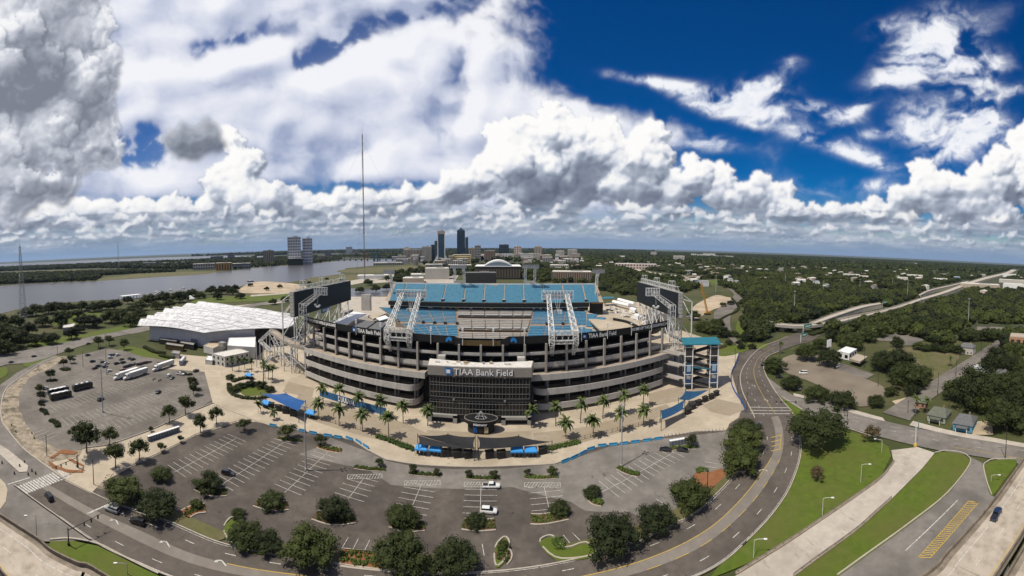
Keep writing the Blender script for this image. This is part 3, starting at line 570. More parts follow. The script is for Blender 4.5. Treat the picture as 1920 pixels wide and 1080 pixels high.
dashes(sw, frac(sA, sB, 0.5, 6, 30), 0.2, 3, 7, 0.49); dashes(sy, frac(sA, sB, 0.72, 26, None), 0.2, 40, 0.1, 0.49); dashes(sw, frac(sA, sB, 0.25, 10, None), 0.2, 3, 7, 0.49)
bw = marking(boulevard, M_white)
for f in (0.3, 0.7): dashes(bw, frac(bA, bB, f, 8, None), 0.25, 4, 8, 0.46)
# stalls
LOT = bpy.data.objects['parking_lot']; lw = marking(LOT, M_white)
def stalls(b, a, c, z, w=0.17, pitch=2.75, half=5.3, lim=99, skew=0.0, spine=True):
    a, c = P(*a), P(*c); d = (c - a); L = d.length; d.normalize(); n = Vector((-d.y, d.x, 0)); n = (n + d * skew).normalized()
    if spine: line(b, a, c, w, z)
    for k in range(int(L / pitch) + 1):
        if k >= lim: break
        m = a + d * (k * pitch); line(b, m - n * half, m + n * half, w, z)
for a, c in [((444, 823), (326, 888)), ((533, 831), (405, 918)), ((616, 848), (533, 927)), ((682, 899), (653, 938)), ((790, 911), (765, 971)), ((902, 911), (900, 973)), ((1020, 915), (1031, 963)), ((1263, 850), (1129, 925))]: stalls(lw, a, c, 0.50)
for a, c in [((653, 1011), (640, 1033)), ((672, 1013), (660, 1037)), ((693, 1016), (682, 1039)), ((904, 1023), (908, 1045)), ((1056, 1006), (1073, 1027)), ((1073, 1002), (1093, 1022)), ((1322, 868), (1350, 873)), ((1318, 876), (1346, 880)), ((1230, 938), (1242, 946)), ((1226, 946), (1236, 953))]: line(lw, P(*a), P(*c), 0.18, 0.5)
for cx, cy in [(684, 896), (792, 908), (904, 911), (1017, 912)]:            # hatched loading boxes at the head of the rows
    p = P(cx, cy); d = Vector((p.y, -p.x, 0)).normalized(); e = Vector((p.x, p.y, 0)).normalized()
    for s in (-1, 1): line(lw, p - d * 6 + e * s * 1.2, p + d * 6 + e * s * 1.2, 0.16, 0.5); line(lw, p + d * 6 * s - e * 1.2, p + d * 6 * s + e * 1.2, 0.16, 0.5)
    for k in range(11): line(lw, p + d * (-5.6 + k) - e * 1.15, p + d * (-4.6 + k) + e * 1.15, 0.15, 0.5)
cw = marking(bpy.data.objects['coach_park'], M_white)
for a, c in [((92, 770), (262, 717)), ((112, 796), (330, 729)), ((165, 812), (365, 748)), ((150, 720), (258, 690)), ((85, 735), (150, 716)), ((70, 812), (95, 826))]: stalls(cw, a, c, 0.50, 0.13, 2.9, 5.0, 99, 0.0, False)
# ramp and service road paint
vw = marking(bpy.data.objects['service_road'], M_white); vy = marking(bpy.data.objects['service_road'], M_yellow)
line(vw, P(1697, 1036), P(1796, 940), 0.3, 0.50)
hq = [P(1722, 1048), P(1744, 1049), P(1834, 945), P(1816, 942)]
for k in range(4): line(vy, hq[k], hq[(k + 1) % 4], 0.28, 0.5)
for k in range(26):
    t = (k + 0.5) / 26; a = hq[0].lerp(hq[3], t); b = hq[1].lerp(hq[2], min(1, t + 0.035)); line(vy, a, b, 0.26, 0.5)
for b, par, m in mk.values():
    if b.f: b.build('painted_marking', m, par)['kind'] = 'stuff'
# ---------------------------------------------------------------- stadium
M_fascia = mat('precast_concrete', (0.42, 0.40, 0.375), 0.85, (0.50, 0.48, 0.45), 0.35, stain=((.26, .24, .215), .6, .55, .68, (1, 1, .15)), col3=(0.33, 0.315, 0.295), scale3=0.12, con3=(0.5, 0.8), stretch=(1, 1, 0.3))
M_deck = mat('ramp_deck_concrete', (0.36, 0.30, 0.235), 0.9, (0.43, 0.36, 0.285), 0.3, col3=(0.28, 0.235, 0.185), scale3=0.1)
M_colm = mat('column_concrete', (0.34, 0.315, 0.285), 0.85, (0.28, 0.26, 0.235), 0.4)
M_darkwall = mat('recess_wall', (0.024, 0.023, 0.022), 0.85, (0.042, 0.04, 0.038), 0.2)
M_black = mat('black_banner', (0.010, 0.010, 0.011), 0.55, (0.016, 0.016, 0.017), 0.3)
M_screen = mat('screen_black', (0.006, 0.0065, 0.008), 0.45, (0.011, 0.012, 0.015), 0.3)
M_seat = mat('teal_seats', (0.052, 0.190, 0.30), 0.65, (0.088, 0.265, 0.385), 0.9, col3=(0.20, 0.36, 0.44), scale3=1.6, con3=(0.56, 0.70), detail=8, stain=((.02, .07, .11), .5, .56, .7, (1, .3, 1)))
M_seatd = mat('blue_seats', (0.058, 0.180, 0.30), 0.65, (0.10, 0.265, 0.40), 0.7, col3=(0.015, 0.05, 0.09), scale3=0.9, con3=(0.58, 0.68), detail=8)
M_seatg = mat('grey_covers', (0.30, 0.28, 0.26), 0.8, (0.37, 0.35, 0.32), 0.3)
M_seatk = mat('charcoal_seats', (0.10, 0.10, 0.105), 0.7, (0.17, 0.17, 0.175), 0.8)
M_aisle = mat('aisle_concrete', (0.34, 0.26, 0.20), 0.9, (0.42, 0.33, 0.26), 0.5)
M_steel = mat('white_steel', (0.72, 0.72, 0.71), 0.5, (0.58, 0.58, 0.57), 0.4)
M_greypanel = mat('grey_panel', (0.28, 0.27, 0.255), 0.6, (0.32, 0.31, 0.295), 0.3)
M_sign = mat('sign_band', (0.235, 0.215, 0.19), 0.6, (0.27, 0.25, 0.225), 0.25)
M_glass = mat('dark_glass', (0.008, 0.009, 0.010), 0.12, (0.014, 0.015, 0.016), 0.3, spec=0.5)
M_mull = mat('mullion_metal', (0.19, 0.19, 0.185), 0.5)
M_roofw = mat('white_roof', (0.70, 0.68, 0.64), 0.8, (0.55, 0.52, 0.47), 0.5)
M_letter = mat('white_lettering', (0.82, 0.82, 0.82), 0.5)
M_blue = mat('logo_blue', (0.02, 0.14, 0.42), 0.5)
M_brown = mat('brown_panel', (0.13, 0.085, 0.03), 0.7, (0.09, 0.06, 0.025), 0.5)
M_teal = mat('teal_roof', (0.02, 0.145, 0.20), 0.5, (0.03, 0.175, 0.235), 0.4)
M_navy = mat('navy_canvas', (0.012, 0.055, 0.125), 0.75, (0.018, 0.075, 0.165), 0.4)
M_royal = mat('royal_blue_canvas', (0.010, 0.070, 0.235), 0.7, (0.014, 0.095, 0.30), 0.4)
M_blkcan = mat('black_canvas', (0.012, 0.012, 0.014), 0.75, (0.02, 0.02, 0.022), 0.4)
M_field = mat('turf', (0.03, 0.09, 0.02), 0.9, (0.045, 0.12, 0.03), 0.2)
CX, CY, RR = -15.0, 420.0, 247.0
def fp(off, deg, z=0.0):
    a = R(deg + 1.0); return Vector((CX - 4.3 + (RR - off) * math.sin(a), CY - (RR - off) * math.cos(a), z))
def fa(off, d0, d1, n=24): return [fp(off, d0 + (d1 - d0) * k / n) for k in range(n + 1)]
st = empty('stadium', (CX, 250, 0.5), 'large football stadium of grey concrete ramps with blue seating behind a glass front', 'stadium')
def SB(b, name, m, parent=None, smooth=False): return b.build(name, m, parent or st, smooth=smooth)
TXT_CACHE = {}
def text_mesh(txt, bold=0.0):
    cu = bpy.data.curves.new('t', 'FONT'); cu.body = txt; cu.resolution_u = 2; cu.offset = bold
    ob = bpy.data.objects.new('t', cu); COL.objects.link(ob); dg = bpy.context.evaluated_depsgraph_get(); me = bpy.data.meshes.new_from_object(ob.evaluated_get(dg))
    vs = [v.co.copy() for v in me.vertices]; fs = [list(p.vertices) for p in me.polygons]
    bpy.data.objects.remove(ob); bpy.data.curves.remove(cu); bpy.data.meshes.remove(me)
    x0 = min(v.x for v in vs); x1 = max(v.x for v in vs); y0 = min(v.y for v in vs); y1 = max(v.y for v in vs)
    return [((v.x - x0) / (x1 - x0), (v.y - y0) / (y1 - y0)) for v in vs], fs, (x1 - x0) / (y1 - y0)
def text_map(b, txt, fn, bold=0.0, mi=0):
    """lay lettering on a surface: fn(u, v) -> world point"""
    vs, fs, asp = text_mesh(txt, bold); b.add([fn(u, v) for u, v in vs], fs, mi); return b
def lattice(b, p, q, w, n, r=0.16, side=None, w2=None):
    """four-chord lattice girder"""
    p, q = Vector(p), Vector(q); d = (q - p).normalized(); a = (Vector(side) if side else Vector((1, 0, 0))); a = (a - d * a.dot(d)).normalized(); c = d.cross(a); w2 = w2 or w
    cs = [(-1, -1), (1, -1), (1, 1), (-1, 1)]
    def pt(t, k): s = (w + (w2 - w) * t) / 2; return p.lerp(q, t) + (a * cs[k][0] + c * cs[k][1]) * s
    for k in range(4):
        b.tube(pt(0, k), pt(1, k), r, 4)
        for i in range(n):
            t0, t1 = i / n, (i + 1) / n
            k2 = (k + 1) % 4
            b.tube(pt(t0, k if i % 2 else k2), pt(t1, k2 if i % 2 else k), r * 0.7, 3, cap=False); b.tube(pt(t1, k), pt(t1, k2), r * 0.7, 3, cap=False)
    return b
# ramps on both sides of the glass front
ZF = (2.3, 9.5, 16.6); FH = 3.0
for s in (-1, 1):
    for lv, z in enumerate(ZF):
        d0, d1 = (7.2 if s < 0 else 6.0), ((26.3 if s < 0 else 24.6) if lv < 2 else (26.5 if s < 0 else 27.8))
        dth = math.degrees(5.0 / RR); path = [(9.6, d0)] + [(5 * (1 - math.sin(R(a))), d0 + dth * (1 - math.cos(R(a)))) for a in range(0, 91, 15)]
        path += [(0, d0 + dth + (d1 - dth - d0 - dth) * k / 22) for k in range(1, 22)]
        path += [(5 * (1 - math.cos(R(a))), d1 - dth + dth * math.sin(R(a))) for a in range(0, 91, 15)] + [(9.6, d1)]
        if lv == 2: path = [(9.6, d0 - 1.0), (0, d0 - 1.0)] + path[8:]
        pts = [fp(o, s * d) for o, d in path]
        dk = MB().prism([p[:2] for p in pts], z + 0.2, z + 0.75); ramp_ = SB(dk, 'ramp_deck', M_deck)
        SB(MB().wallstrip([p[:2] for p in pts], 0.45, z, z + FH), 'ramp_parapet', M_fascia, ramp_)
    for k in range(3, 10):
        p = fp(4.6, s * k * 2.6); SB(MB().box((p.x, p.y, 0.5), (0.8, 0.8, 16.3), R(s * k * 2.6)), 'ramp_column', M_colm)
# recess walls, columns and beams of the upper tiers
SB(MB().wallstrip([p[:2] for p in fa(11.5, -27.5, 26, 40)], 0.5, 0.5, 19.5), 'recess_wall', M_darkwall)  # near-black colour carries the shade under the ramps and overhang
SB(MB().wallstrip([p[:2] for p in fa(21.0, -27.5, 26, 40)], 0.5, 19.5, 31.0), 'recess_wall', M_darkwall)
for z0, z1, o0, o1, nm in ((19.3, 19.9, 9.0, 21, 'concourse_floor'), (26.0, 26.5, 9.4, 21, 'concourse_floor')):
    b = MB(); A = fa(o0, -27.5, 26, 40); B = fa(o1, -27.5, 26, 40); b.prism([p[:2] for p in A] + [p[:2] for p in reversed(B)], z0, z1); SB(b, nm, mat('concourse_floor', (.10, .095, .09), .9))  # floor colour darkened to hold the shade of the deep overhang
SB(MB().wallstrip([p[:2] for p in fa(9.6, -27.5, 26, 40)], 0.4, 19.95, 22.3), 'concourse_parapet', M_fascia)
SB(MB().wallstrip([p[:2] for p in fa(9.3, -27.5, 26, 40)], 0.5, 26.55, 27.9), 'concourse_beam', M_fascia)
for k in range(-11, 11):
    p = fp(8.6, k * 2.6); SB(MB().box((p.x, p.y, 0.5), (1.0, 1.1, 31.6), R(k * 2.6)), 'facade_column', M_colm)
b = MB(); rr = random.Random(3)
for k in range(-10, 10):
    for i in range(7):
        d = (k + rr.uniform(0.12, 0.9)) * 2.6; z = rr.choice((20.6, 21.4, 22.4, 23.2, 23.9, 24.6)); p = fp(20.4, d, z); b.box(p, (rr.uniform(0.8, 2.6), 0.3, rr.uniform(0.25, 0.8)), R(d))
SB(b, 'concourse_fittings', mat('fittings', (0.22, 0.22, 0.225), 0.6, (0.10, 0.11, 0.125), 0.6))['kind'] = 'stuff'
# raking underside and seats of the near stand, rim banner
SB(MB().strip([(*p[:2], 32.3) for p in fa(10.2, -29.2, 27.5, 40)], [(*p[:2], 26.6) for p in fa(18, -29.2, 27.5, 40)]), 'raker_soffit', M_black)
SB(MB().strip([(*p[:2], 34.9) for p in fa(10.2, -29.2, 27.5, 40)], [(*p[:2], 19.0) for p in fa(40, -29.2, 27.5, 40)]), 'upper_stand', M_seat)
SB(MB().strip([(*p[:2], 15.0) for p in fa(44, -24, 24, 40)], [(*p[:2], 3.0) for p in fa(75, -24, 24, 40)]), 'lower_stand', M_seatd)
rimL = SB(MB().wallstrip([p[:2] for p in fa(9.6, -29.4, -3.3, 24)], 0.5, 32.35, 36.0), 'rim_banner', M_black)
rimR = SB(MB().wallstrip([p[:2] for p in fa(9.6, 3.3, 27.7, 24)], 0.5, 32.35, 36.0), 'rim_banner', M_black)
bp = [fp(9.6, d) for d in (-3.3, -2.3, -1.1, 0, 1.1, 2.3, 3.3)]
for i in range(6):
    b = MB(); a, c = bp[i], bp[i + 1]; z0 = 31.4; za = 36.0 if i == 0 else 33.9; zc = 36.0 if i == 5 else 33.9
    b.add([(*a.xy, z0), (*c.xy, z0), (*c.xy, zc), (*a.xy, za), (a.x, a.y + 0.4, z0), (c.x, c.y + 0.4, z0), (c.x, c.y + 0.4, zc), (a.x, a.y + 0.4, za)], [(0, 1, 2, 3), (7, 6, 5, 4), (3, 2, 6, 7), (0, 4, 5, 1), (1, 5, 6, 2), (0, 3, 7, 4)])
    SB(b, 'rim_panel', M_black if i in (0, 5) else M_brown)
for s in (-1, 1):                                                         # curling blue emblem at either end of the brown panels
    b = MB(); c0 = s * 3.75
    pts = [(-0.9, -0.2), (-0.7, 0.7), (0.0, 1.1), (0.9, 1.0), (1.6, 0.35), (1.9, -0.5), (1.2, -0.9), (0.9, -0.3), (0.3, 0.0), (-0.3, -0.6)]
    b.poly([fp(9.25, c0 + math.degrees(x * s * 1.15 / 237), 34.0 + y * 1.4) for x, y in (pts if s > 0 else reversed(pts))]); SB(b, 'emblem', mat('bright_blue', (0.02, 0.22, 0.60), 0.5), rimL if s < 0 else rimR)
def rim_text(txt, px0, px1, z0, z1, parent, bold=0.02, logo=False):
    def ang(px):                                                          # angle round the rim at which a photograph column crosses it
        lo, hi = -34.0, 34.0; t = (px - 960) / F
        for _ in range(40):
            m = (lo + hi) / 2; p = fp(9.6, m)
            if math.atan2(p.x, p.y) < t: lo = m
            else: hi = m
        return lo
    a0, a1 = ang(px0), ang(px1); b = MB()
    text_map(b, txt, lambda u, v: fp(9.22, a0 + (a1 - a0) * u, z0 + (z1 - z0) * v), bold); SB(b, 'lettering', M_letter, parent)
    if logo:
        c = a0 - 0.55; b = MB(); q = 1.15
        b.poly([fp(9.24, c + math.degrees(x / 237), 34.15 + y) for x, y in ((-q, -q * .5), (-q * .4, -q), (q, -q), (q, q * .5), (q * .4, q), (-q, q))]); SB(b, 'logo', M_blue, parent)
        b = MB(); q = 0.5; b.poly([fp(9.2, c + math.degrees((x - .1) / 237), 34.05 + y) for x, y in ((-q, -q), (q, -q), (q, q), (-q, q))]); SB(b, 'logo_mark', M_letter, parent)
rim_text('HOME OF THE JACKSONVILLE JAGUARS', 563, 627, 33.1, 35.4, rimL, 0.035)
rim_text('TIAA Bank Field', 668, 713, 33.0, 35.3, rimL, 0.02, True)
rim_text('TIAA Bank Field', 1105, 1157, 33.0, 35.3, rimR, 0.02, True)
rim_text('HOME OF THE JACKSONVILLE JAGUARS', 1187, 1264, 33.1, 35.4, rimR, 0.035)
# --- glass entrance block
FX0, FX1, FY = -37.5, 8.4, 165.4
gb = MB(); gb.prism([(FX0, FY + .3), (FX1, FY + .3), (FX1 + 1.5, FY + 14), (FX0 - 1.5, FY + 14)], 0.5, 22.0); SB(gb, 'entrance_block', M_darkwall)
roof = MB().prism([(FX0 - .6, FY - .7), (FX1 + .6, FY - .7), (FX1 + 2, FY + 9.5), (CX, FY + 6.2), (FX0 - 2, FY + 9.5)], 22.02, 26.2); band = SB(roof, 'sign_band', M_sign)
SB(MB().prism([(FX0 - .3, FY - .4), (FX1 + .3, FY - .4), (FX1 + 1.6, FY + 9.2), (CX, FY + 5.9), (FX0 - 1.6, FY + 9.2)], 26.22, 26.5), 'roof_membrane', M_roofw, band)
rr = random.Random(5)
for i in range(16):
    x = rr.uniform(FX0 + 2, FX1 - 2); SB(MB().box((x, FY + rr.uniform(1.2, 5.5), 26.5), (rr.uniform(.5, 1.8), rr.uniform(.5, 1.2), rr.uniform(.3, 1.1))), 'roof_unit', rr.choice((M_roofw, M_greypanel, M_sand)), band)
for x in (FX0 + 4, FX1 - 4): SB(MB().box((x, FY + 10.5, 22), (3.5, 3, 6)), 'stair_head', M_fascia)
def PXW(px, y): return y * math.tan((px - 960) / F)
tx0, tx1 = PXW(850, FY - .7), PXW(962, FY - .7)
b = MB(); text_map(b, 'TIAA Bank Field', lambda u, v: (tx0 + (tx1 - tx0) * u, FY - 1.1, 22.8 + 2.9 * v), 0.012); SB(b, 'lettering', M_letter, band)
b = MB(); text_map(b, 'TIAA Bank Field', lambda u, v: (tx0 + .25 + (tx1 - tx0) * u, FY - 0.85, 22.55 + 2.9 * v), 0.012); SB(b, 'lettering_shadow', M_black, band)  # black copy set lower and right paints the letters' cast shadow
lx = PXW(840, FY - .7)
b = MB(); q = 1.75; b.poly([(lx + x, FY - 1.05, 24.25 + y) for x, y in ((-q, -q * .5), (-q * .4, -q), (q, -q), (q, q * .55), (q * .4, q), (-q, q))]); SB(b, 'logo', M_blue, band)
b = MB(); q = 0.85; b.poly([(lx - .1 + x, FY - 1.15, 24.15 + y) for x, y in ((-q, -q), (q, -q), (q, q), (-q, q))]); SB(b, 'logo_mark', M_letter, band)
b = MB(); b.poly([(lx + x, FY - 1.1, 24.25 + y) for x, y in ((-1.5, -.7), (-.95, -1.2), (-.95, 1.0), (-1.5, 1.5))]); SB(b, 'logo_facet', mat('logo_light_blue', (0.08, 0.33, 0.62), 0.5), band)
# panes and mullions, two stacks of three rows
NCOL = 30; rows = [(4.2, 6.9), (6.9, 9.4), (9.4, 10.6), (12.0, 14.2), (14.2, 17.4), (17.4, 18.6), (18.6, 21.4)]
pw = (FX1 - FX0 - 0.8) / NCOL
frame = SB(MB().box(((FX0 + FX1) / 2, FY + 0.05, 10.65), (FX1 - FX0, 0.5, 1.3)), 'spandrel', M_black)
b = MB()
for i in range(NCOL + 1):
    x = FX0 + .4 + i * pw
    for z0, z1 in ((4.2, 10.65), (11.95, 21.5)): b.box((x, FY - 0.10, z0), (0.11, 0.25, z1 - z0))
for zz in [r[0] for r in rows] + [21.4, 10.6]: b.box(((FX0 + FX1) / 2, FY - 0.08, zz - .07), (FX1 - FX0 - .4, 0.22, 0.12))
SB(b, 'mullion_grid', M_mull)
for z0, z1 in rows:
    me = MB().box((0, 0, 0), (pw - 0.16, 0.08, z1 - z0 - 0.14)).mesh('pane', M_glass)
    for i in range(NCOL):
        o = link('pane', me, st, (FX0 + .4 + (i + .5) * pw - CX, FY + 0.12 - 250, z0 + .07 - .5)); o.rotation_euler = (R(rnd.uniform(-.5, .5)), 0, R(rnd.uniform(-.5, .5)))
for x0, x1 in ((FX0 - .5, -24.5), (-4.5, FX1 + .5)):
    b = MB(); b.box((x0 + .9, FY - .5, .5), (1.8, 2.2, 3.6)); b.box((x1 - .9, FY - .5, .5), (1.8, 2.2, 3.6)); b.box(((x0 + x1) / 2, FY - .5, 3.0), (x1 - x0, 2.2, 1.2)); SB(b, 'portal', M_greypanel)
for x in (FX0 + 11.4, FX0 + 34.5):
    for z in (10.7, 21.6): SB(MB().box((x, FY - .5, z), (.9, .7, .8)), 'light_fitting', M_mull)
# oval box office canopy before the doors
tk = empty('box_office', (-13.2, 159, 0.5), 'black oval ticket kiosk with round canopy before the glass front', 'kiosk')
ell = [(-13.2 + 7.2 * math.cos(a * .19635), 158.6 + 4.2 * math.sin(a * .19635)) for a in range(32)]
cnp = MB().prism(ell, 4.6, 6.2).build('canopy', M_black, tk); MB().prism([((x + 13.2) * .8 - 13.2, (y - 158.6) * .8 + 158.6) for x, y in ell], .5, 4.6).build('booth', M_darkwall, tk)
MB().wallstrip([(x, y) for x, y in ell], .25, 6.2, 6.4, closed=True).build('canopy_rim', M_sign, cnp)
b = MB()
for k in range(6):
    a = k * 1.047; b.tube((-13.2 + 2.6 * math.cos(a), 158.6 + 1.6 * math.sin(a), 6.2), (-13.2, 158.6, 9.3), .07, 4); b.tube((-13.2 + 2.6 * math.cos(a), 158.6 + 1.6 * math.sin(a), 6.3), (-13.2 + 2.6 * math.cos(a + 1.047), 158.6 + 1.6 * math.sin(a + 1.047), 6.3), .07, 4)
b.build('wire_pyramid', M_steel, tk)
b = MB(); text_map(b, 'ticketmaster', lambda u, v: (-16.2 + 6 * u, 158.6 - 4.28 - .4 + ((u - .5) * 6) ** 2 * .04, 4.75 + 1.15 * v), .02); b.build('lettering', M_letter, cnp)
for x, m in ((-10.7, mat('poster_tan', (.42, .36, .22))), (-13.0, M_darkwall), (-15.4, M_royal)): MB().box((x, 155.2, 1.2), (1.7, .2, 2.6)).build('window_poster', m, tk)
# --- far stand
def fx(px, y): return PXW(px, y)
cols = [735, 757, 794, 833, 871, 908, 945, 982, 1020, 1057, 1096, 1120]
xs = [fx(c, 341) for c in cols]
b = MB(); b.add([(xs[0] - 4, 330.4, 30.6), (xs[-1] + 4, 330.4, 30.6), (xs[-1] + 2, 350.4, 44.6), (xs[0] - 2, 350.4, 44.6), (xs[0] - 4, 350.4, 30), (xs[-1] + 4, 350.4, 30)], [(0, 1, 2, 3), (3, 2, 5, 4), (0, 3, 4), (1, 5, 2)])
far = SB(b, 'stand_deck', M_aisle)
for i in range(len(xs) - 1):
    b = MB(); g = .55; nr = 16
    for r_ in range(nr):                                                  # stepped rows
        t0, t1 = r_ / nr, (r_ + 1) / nr; y0, y1 = 330.4 + 20 * t0, 330.4 + 20 * t1; z = 31.0 + 14 * t0; c = (xs[i] + xs[i + 1]) / 2
        b.add([(xs[i] + g, y0, z), (xs[i + 1] - g, y0, z), (xs[i + 1] - g, y0 + .35, z + 14 / nr), (xs[i] + g, y0 + .35, z + 14 / nr), (xs[i + 1] - g, y1, z + 14 / nr), (xs[i] + g, y1, z + 14 / nr)], [(0, 1, 2, 3), (3, 2, 4, 5)])
    SB(b, 'seat_section', M_seat, far)
    if 0 < i: SB(MB().box((xs[i], 331.6, 31.2), (2.4, 2.0, 2.2)), 'vomitory', M_darkwall, far); SB(MB().box((xs[i], 331.8, 33.4), (3.0, 2.4, .3)), 'vomitory_roof', M_fascia, far)
SB(MB().bar((xs[0] - 2, 350.5, 45), (xs[-1] + 2, 350.5, 45), .3, 1.1), 'rear_rail', M_steel, far)
SB(MB().box((fx(926, 350), 350.2, 42.6), (9, 3, 2.6)), 'camera_booth', M_fascia, far)
wx0, wx1 = fx(727, 330), fx(1106, 330)
SB(MB().box(((wx0 + wx1) / 2, 331.0, 26.9), (wx1 - wx0, 2.4, 3.6)), 'ribbon_board', M_black)
SB(MB().box(((wx0 + wx1) / 2, 336.0, 22.6), (wx1 - wx0, 2.0, 4.2)), 'suite_front', M_darkwall)
SB(MB().box(((wx0 + wx1) / 2, 330.6, 26.2), (wx1 - wx0 - 3, .4, .45)), 'suite_rail', M_roofw)
SB(MB().box(((wx0 + wx1) / 2, 334.2, 23.6), (wx1 - wx0 - 3, .3, .4)), 'suite_rail', M_greypanel)
rr = random.Random(9)
for i in range(26):
    x = wx0 + 14 + (wx1 - wx0 - 20) * i / 26; SB(MB().box((x, 334.6, 24.5), (rr.uniform(1.5, 4.5), .2, 1.0)), 'suite_banner', rr.choice((M_letter, M_blue, M_darkwall, M_darkwall, M_darkwall, mat('gold_banner', (.5, .42, .02)))))
SB(MB().add([(wx0, 350.6, .5), (wx1, 350.6, .5), (wx1, 350.6, 44), (wx0, 350.6, 44)], [(0, 1, 2, 3)]), 'rear_wall', M_colm)
# lower bowl: a straight flank that wraps round the right hand corner
def bowl(v, x=None, a=None):
    y = 280 + 55 * v; z = 4 + 20 * v
    if a is None: return Vector((x, y, z))
    r = y - 275; return Vector((54 + r * math.sin(R(a)), 275 + r * math.cos(R(a)), z))
def seg(b, e0, e1, v0, v1, n=1, lift=0.0):
    """a patch of the bowl between two edge functions v -> point"""
    m = max(1, int((v1 - v0) * 26))
    for k in range(m):
        t0, t1 = v0 + (v1 - v0) * k / m, v0 + (v1 - v0) * (k + 1) / m; up = Vector((0, 0, lift))
        p0, p1, p2, p3 = e0(t0) + up, e1(t0) + up, e1(t1) + up, e0(t1) + up; h = Vector((0, 0, .8 * (p3.z - p0.z)))
        b.add([p0, p1, p1 + h, p0 + h, p2, p3], [(0, 1, 2, 3), (3, 2, 4, 5)])
def xe(xt, xb): return lambda v: bowl(v, x=xb + (xt - xb) * v)
slab = MB(); seg(slab, xe(-126, -60), xe(54, 54), 0, 1, lift=-.4)
for a in range(0, 80, 10):
    vm = lambda q: 1 - 0.62 * (q / 80) ** 1.2
    for v0, v1 in ((0, .5), (.5, 1)): slab.add([bowl(v0 * vm(a), a=a) - Vector((0, 0, .4)), bowl(v0 * vm(a + 10), a=a + 10) - Vector((0, 0, .4)), bowl(v1 * vm(a + 10), a=a + 10) - Vector((0, 0, .4)), bowl(v1 * vm(a), a=a) - Vector((0, 0, .4))], [(0, 1, 2, 3)])
bowl_o = SB(slab, 'bowl_slab', M_aisle)
edges_l = [xe(-125, -60), xe(-108, -56), xe(-93, -53), xe(-77.5, -50), xe(-63.5, -47), xe(-50.5, -40)]
edges_r = [xe(20, 9), xe(35, 22), xe(49, 35), xe(58, 48)]
for L in (edges_l, edges_r):
    for e0, e1 in zip(L[:-1], L[1:]):
        for v0, v1 in ((.08, .53), (.58, .985)):
            b = MB(); g = .45; seg(b, lambda v, e=e0: e(v) + Vector((g, 0, 0)), lambda v, e=e1: e(v) - Vector((g, 0, 0)), v0, v1); SB(b, 'seat_section', M_seatd, bowl_o)
        pm = e1(.56); SB(MB().box((pm.x, pm.y, pm.z - .6), (2.0, 2.2, 2.4)), 'vomitory', M_darkwall, bowl_o)
for k, (a0, a1) in enumerate([(2, 13), (14, 24), (25, 35), (36, 46), (47, 56), (57, 66)]):
    vm = 1 - 0.62 * ((a0 + a1) / 160) ** 1.2
    for v0, v1 in ((.10, .50), (.56, .97)):
        b = MB(); seg(b, lambda v: bowl(v, a=a0), lambda v: bowl(v, a=a1), v0 * vm, v1 * vm); SB(b, 'seat_section', mat('striped_seats', (.07, .22, .36), .7, (.30, .42, .52), .9, contrast=(.45, .55)) if k > 3 else M_seatd, bowl_o)
gx = [(-49.5, -39), (-37, -29), (-24.5, -19), (-11.5, -8.5), (1, 1), (10.5, 5.5), (19.5, 8.6)]
for v0, v1 in ((.06, .34), (.44, .70), (.80, .985)):
    for (t0, b0), (t1, b1) in zip(gx[:-1], gx[1:]):
        b = MB(); seg(b, lambda v: xe(t0, b0)(v) + Vector((.4, 0, 0)), lambda v: xe(t1, b1)(v) - Vector((.4, 0, 0)), v0, v1, lift=.5); SB(b, 'club_section', M_seatg, bowl_o)
for v in (.40, .76):
    p, q = xe(-49.5, -39)(v), xe(19.5, 8.6)(v); SB(MB().bar(p + Vector((0, 0, .1)), q + Vector((0, 0, .1)), 3.4, .5), 'club_walkway', M_darkwall, bowl_o)
    for (t0, b0), (t1, b1) in zip(gx[:-1], gx[1:]):
        p, q = xe(t0, b0)(v + .035) + Vector((1, 0, 1.0)), xe(t1, b1)(v + .035) + Vector((-1, 0, 1.0)); SB(MB().bar(p, q, .5, .8), 'white_rail', M_letter, bowl_o)
SB(MB().poly([(-90, 215, 2.5), (70, 215, 2.5), (70, 281, 2.5), (-90, 281, 2.5)]), 'playing_field', M_field)
# --- end decks
for nm, x0, x1 in (('left', -132, -98), ('right', 66, 112)):
    SB(MB().box(((x0 + x1) / 2, 258 if x0 < 0 else 268, 17.2), (x1 - x0, 108 if x0 < 0 else 122, 1.2)), 'end_deck', M_plaza if x0 > 0 else M_colm)
    for y in range(210, 300, 12): SB(MB().box(((x0 + 1.5) if x0 < 0 else (x1 - 1.5), y, .5), (1.2, 1.2, 16.7)), 'deck_column', M_colm)
SB(MB().box((113, 366, 12.0), (78, 78, 6.6)), 'roof_terrace', M_plaza); SB(MB().box((113, 326.8, 12.4), (77, .6, 5.6)), 'terrace_front', M_colm)
def pq(px, py, z): return P(px, py, z)
def slabq(name, q, z, th, m, parent=None): return SB(MB().prism([pq(*p, z).xy for p in q], z - th, z), name, m, parent)
slabq('canopy_roof', [(616, 608), (640, 612), (688, 588), (662, 584)], 25.0, .5, M_letter)
for q in [(620, 611), (640, 614), (660, 603), (684, 592)]:
    p = pq(*q, 21); SB(MB().box((p.x, p.y, 17.5), (.4, .4, 7.0)), 'canopy_post', M_steel)
slabq('seat_block', [(686, 619), (706, 623), (725, 606), (708, 603)], 24, 3, M_seatk); slabq('seat_block', [(660, 612), (684, 617), (703, 604), (684, 600)], 22.5, 3, M_seatk)
slabq('deck_terrace', [(690, 592), (712, 585), (722, 588), (700, 598)], 24, 1.5, M_plaza)
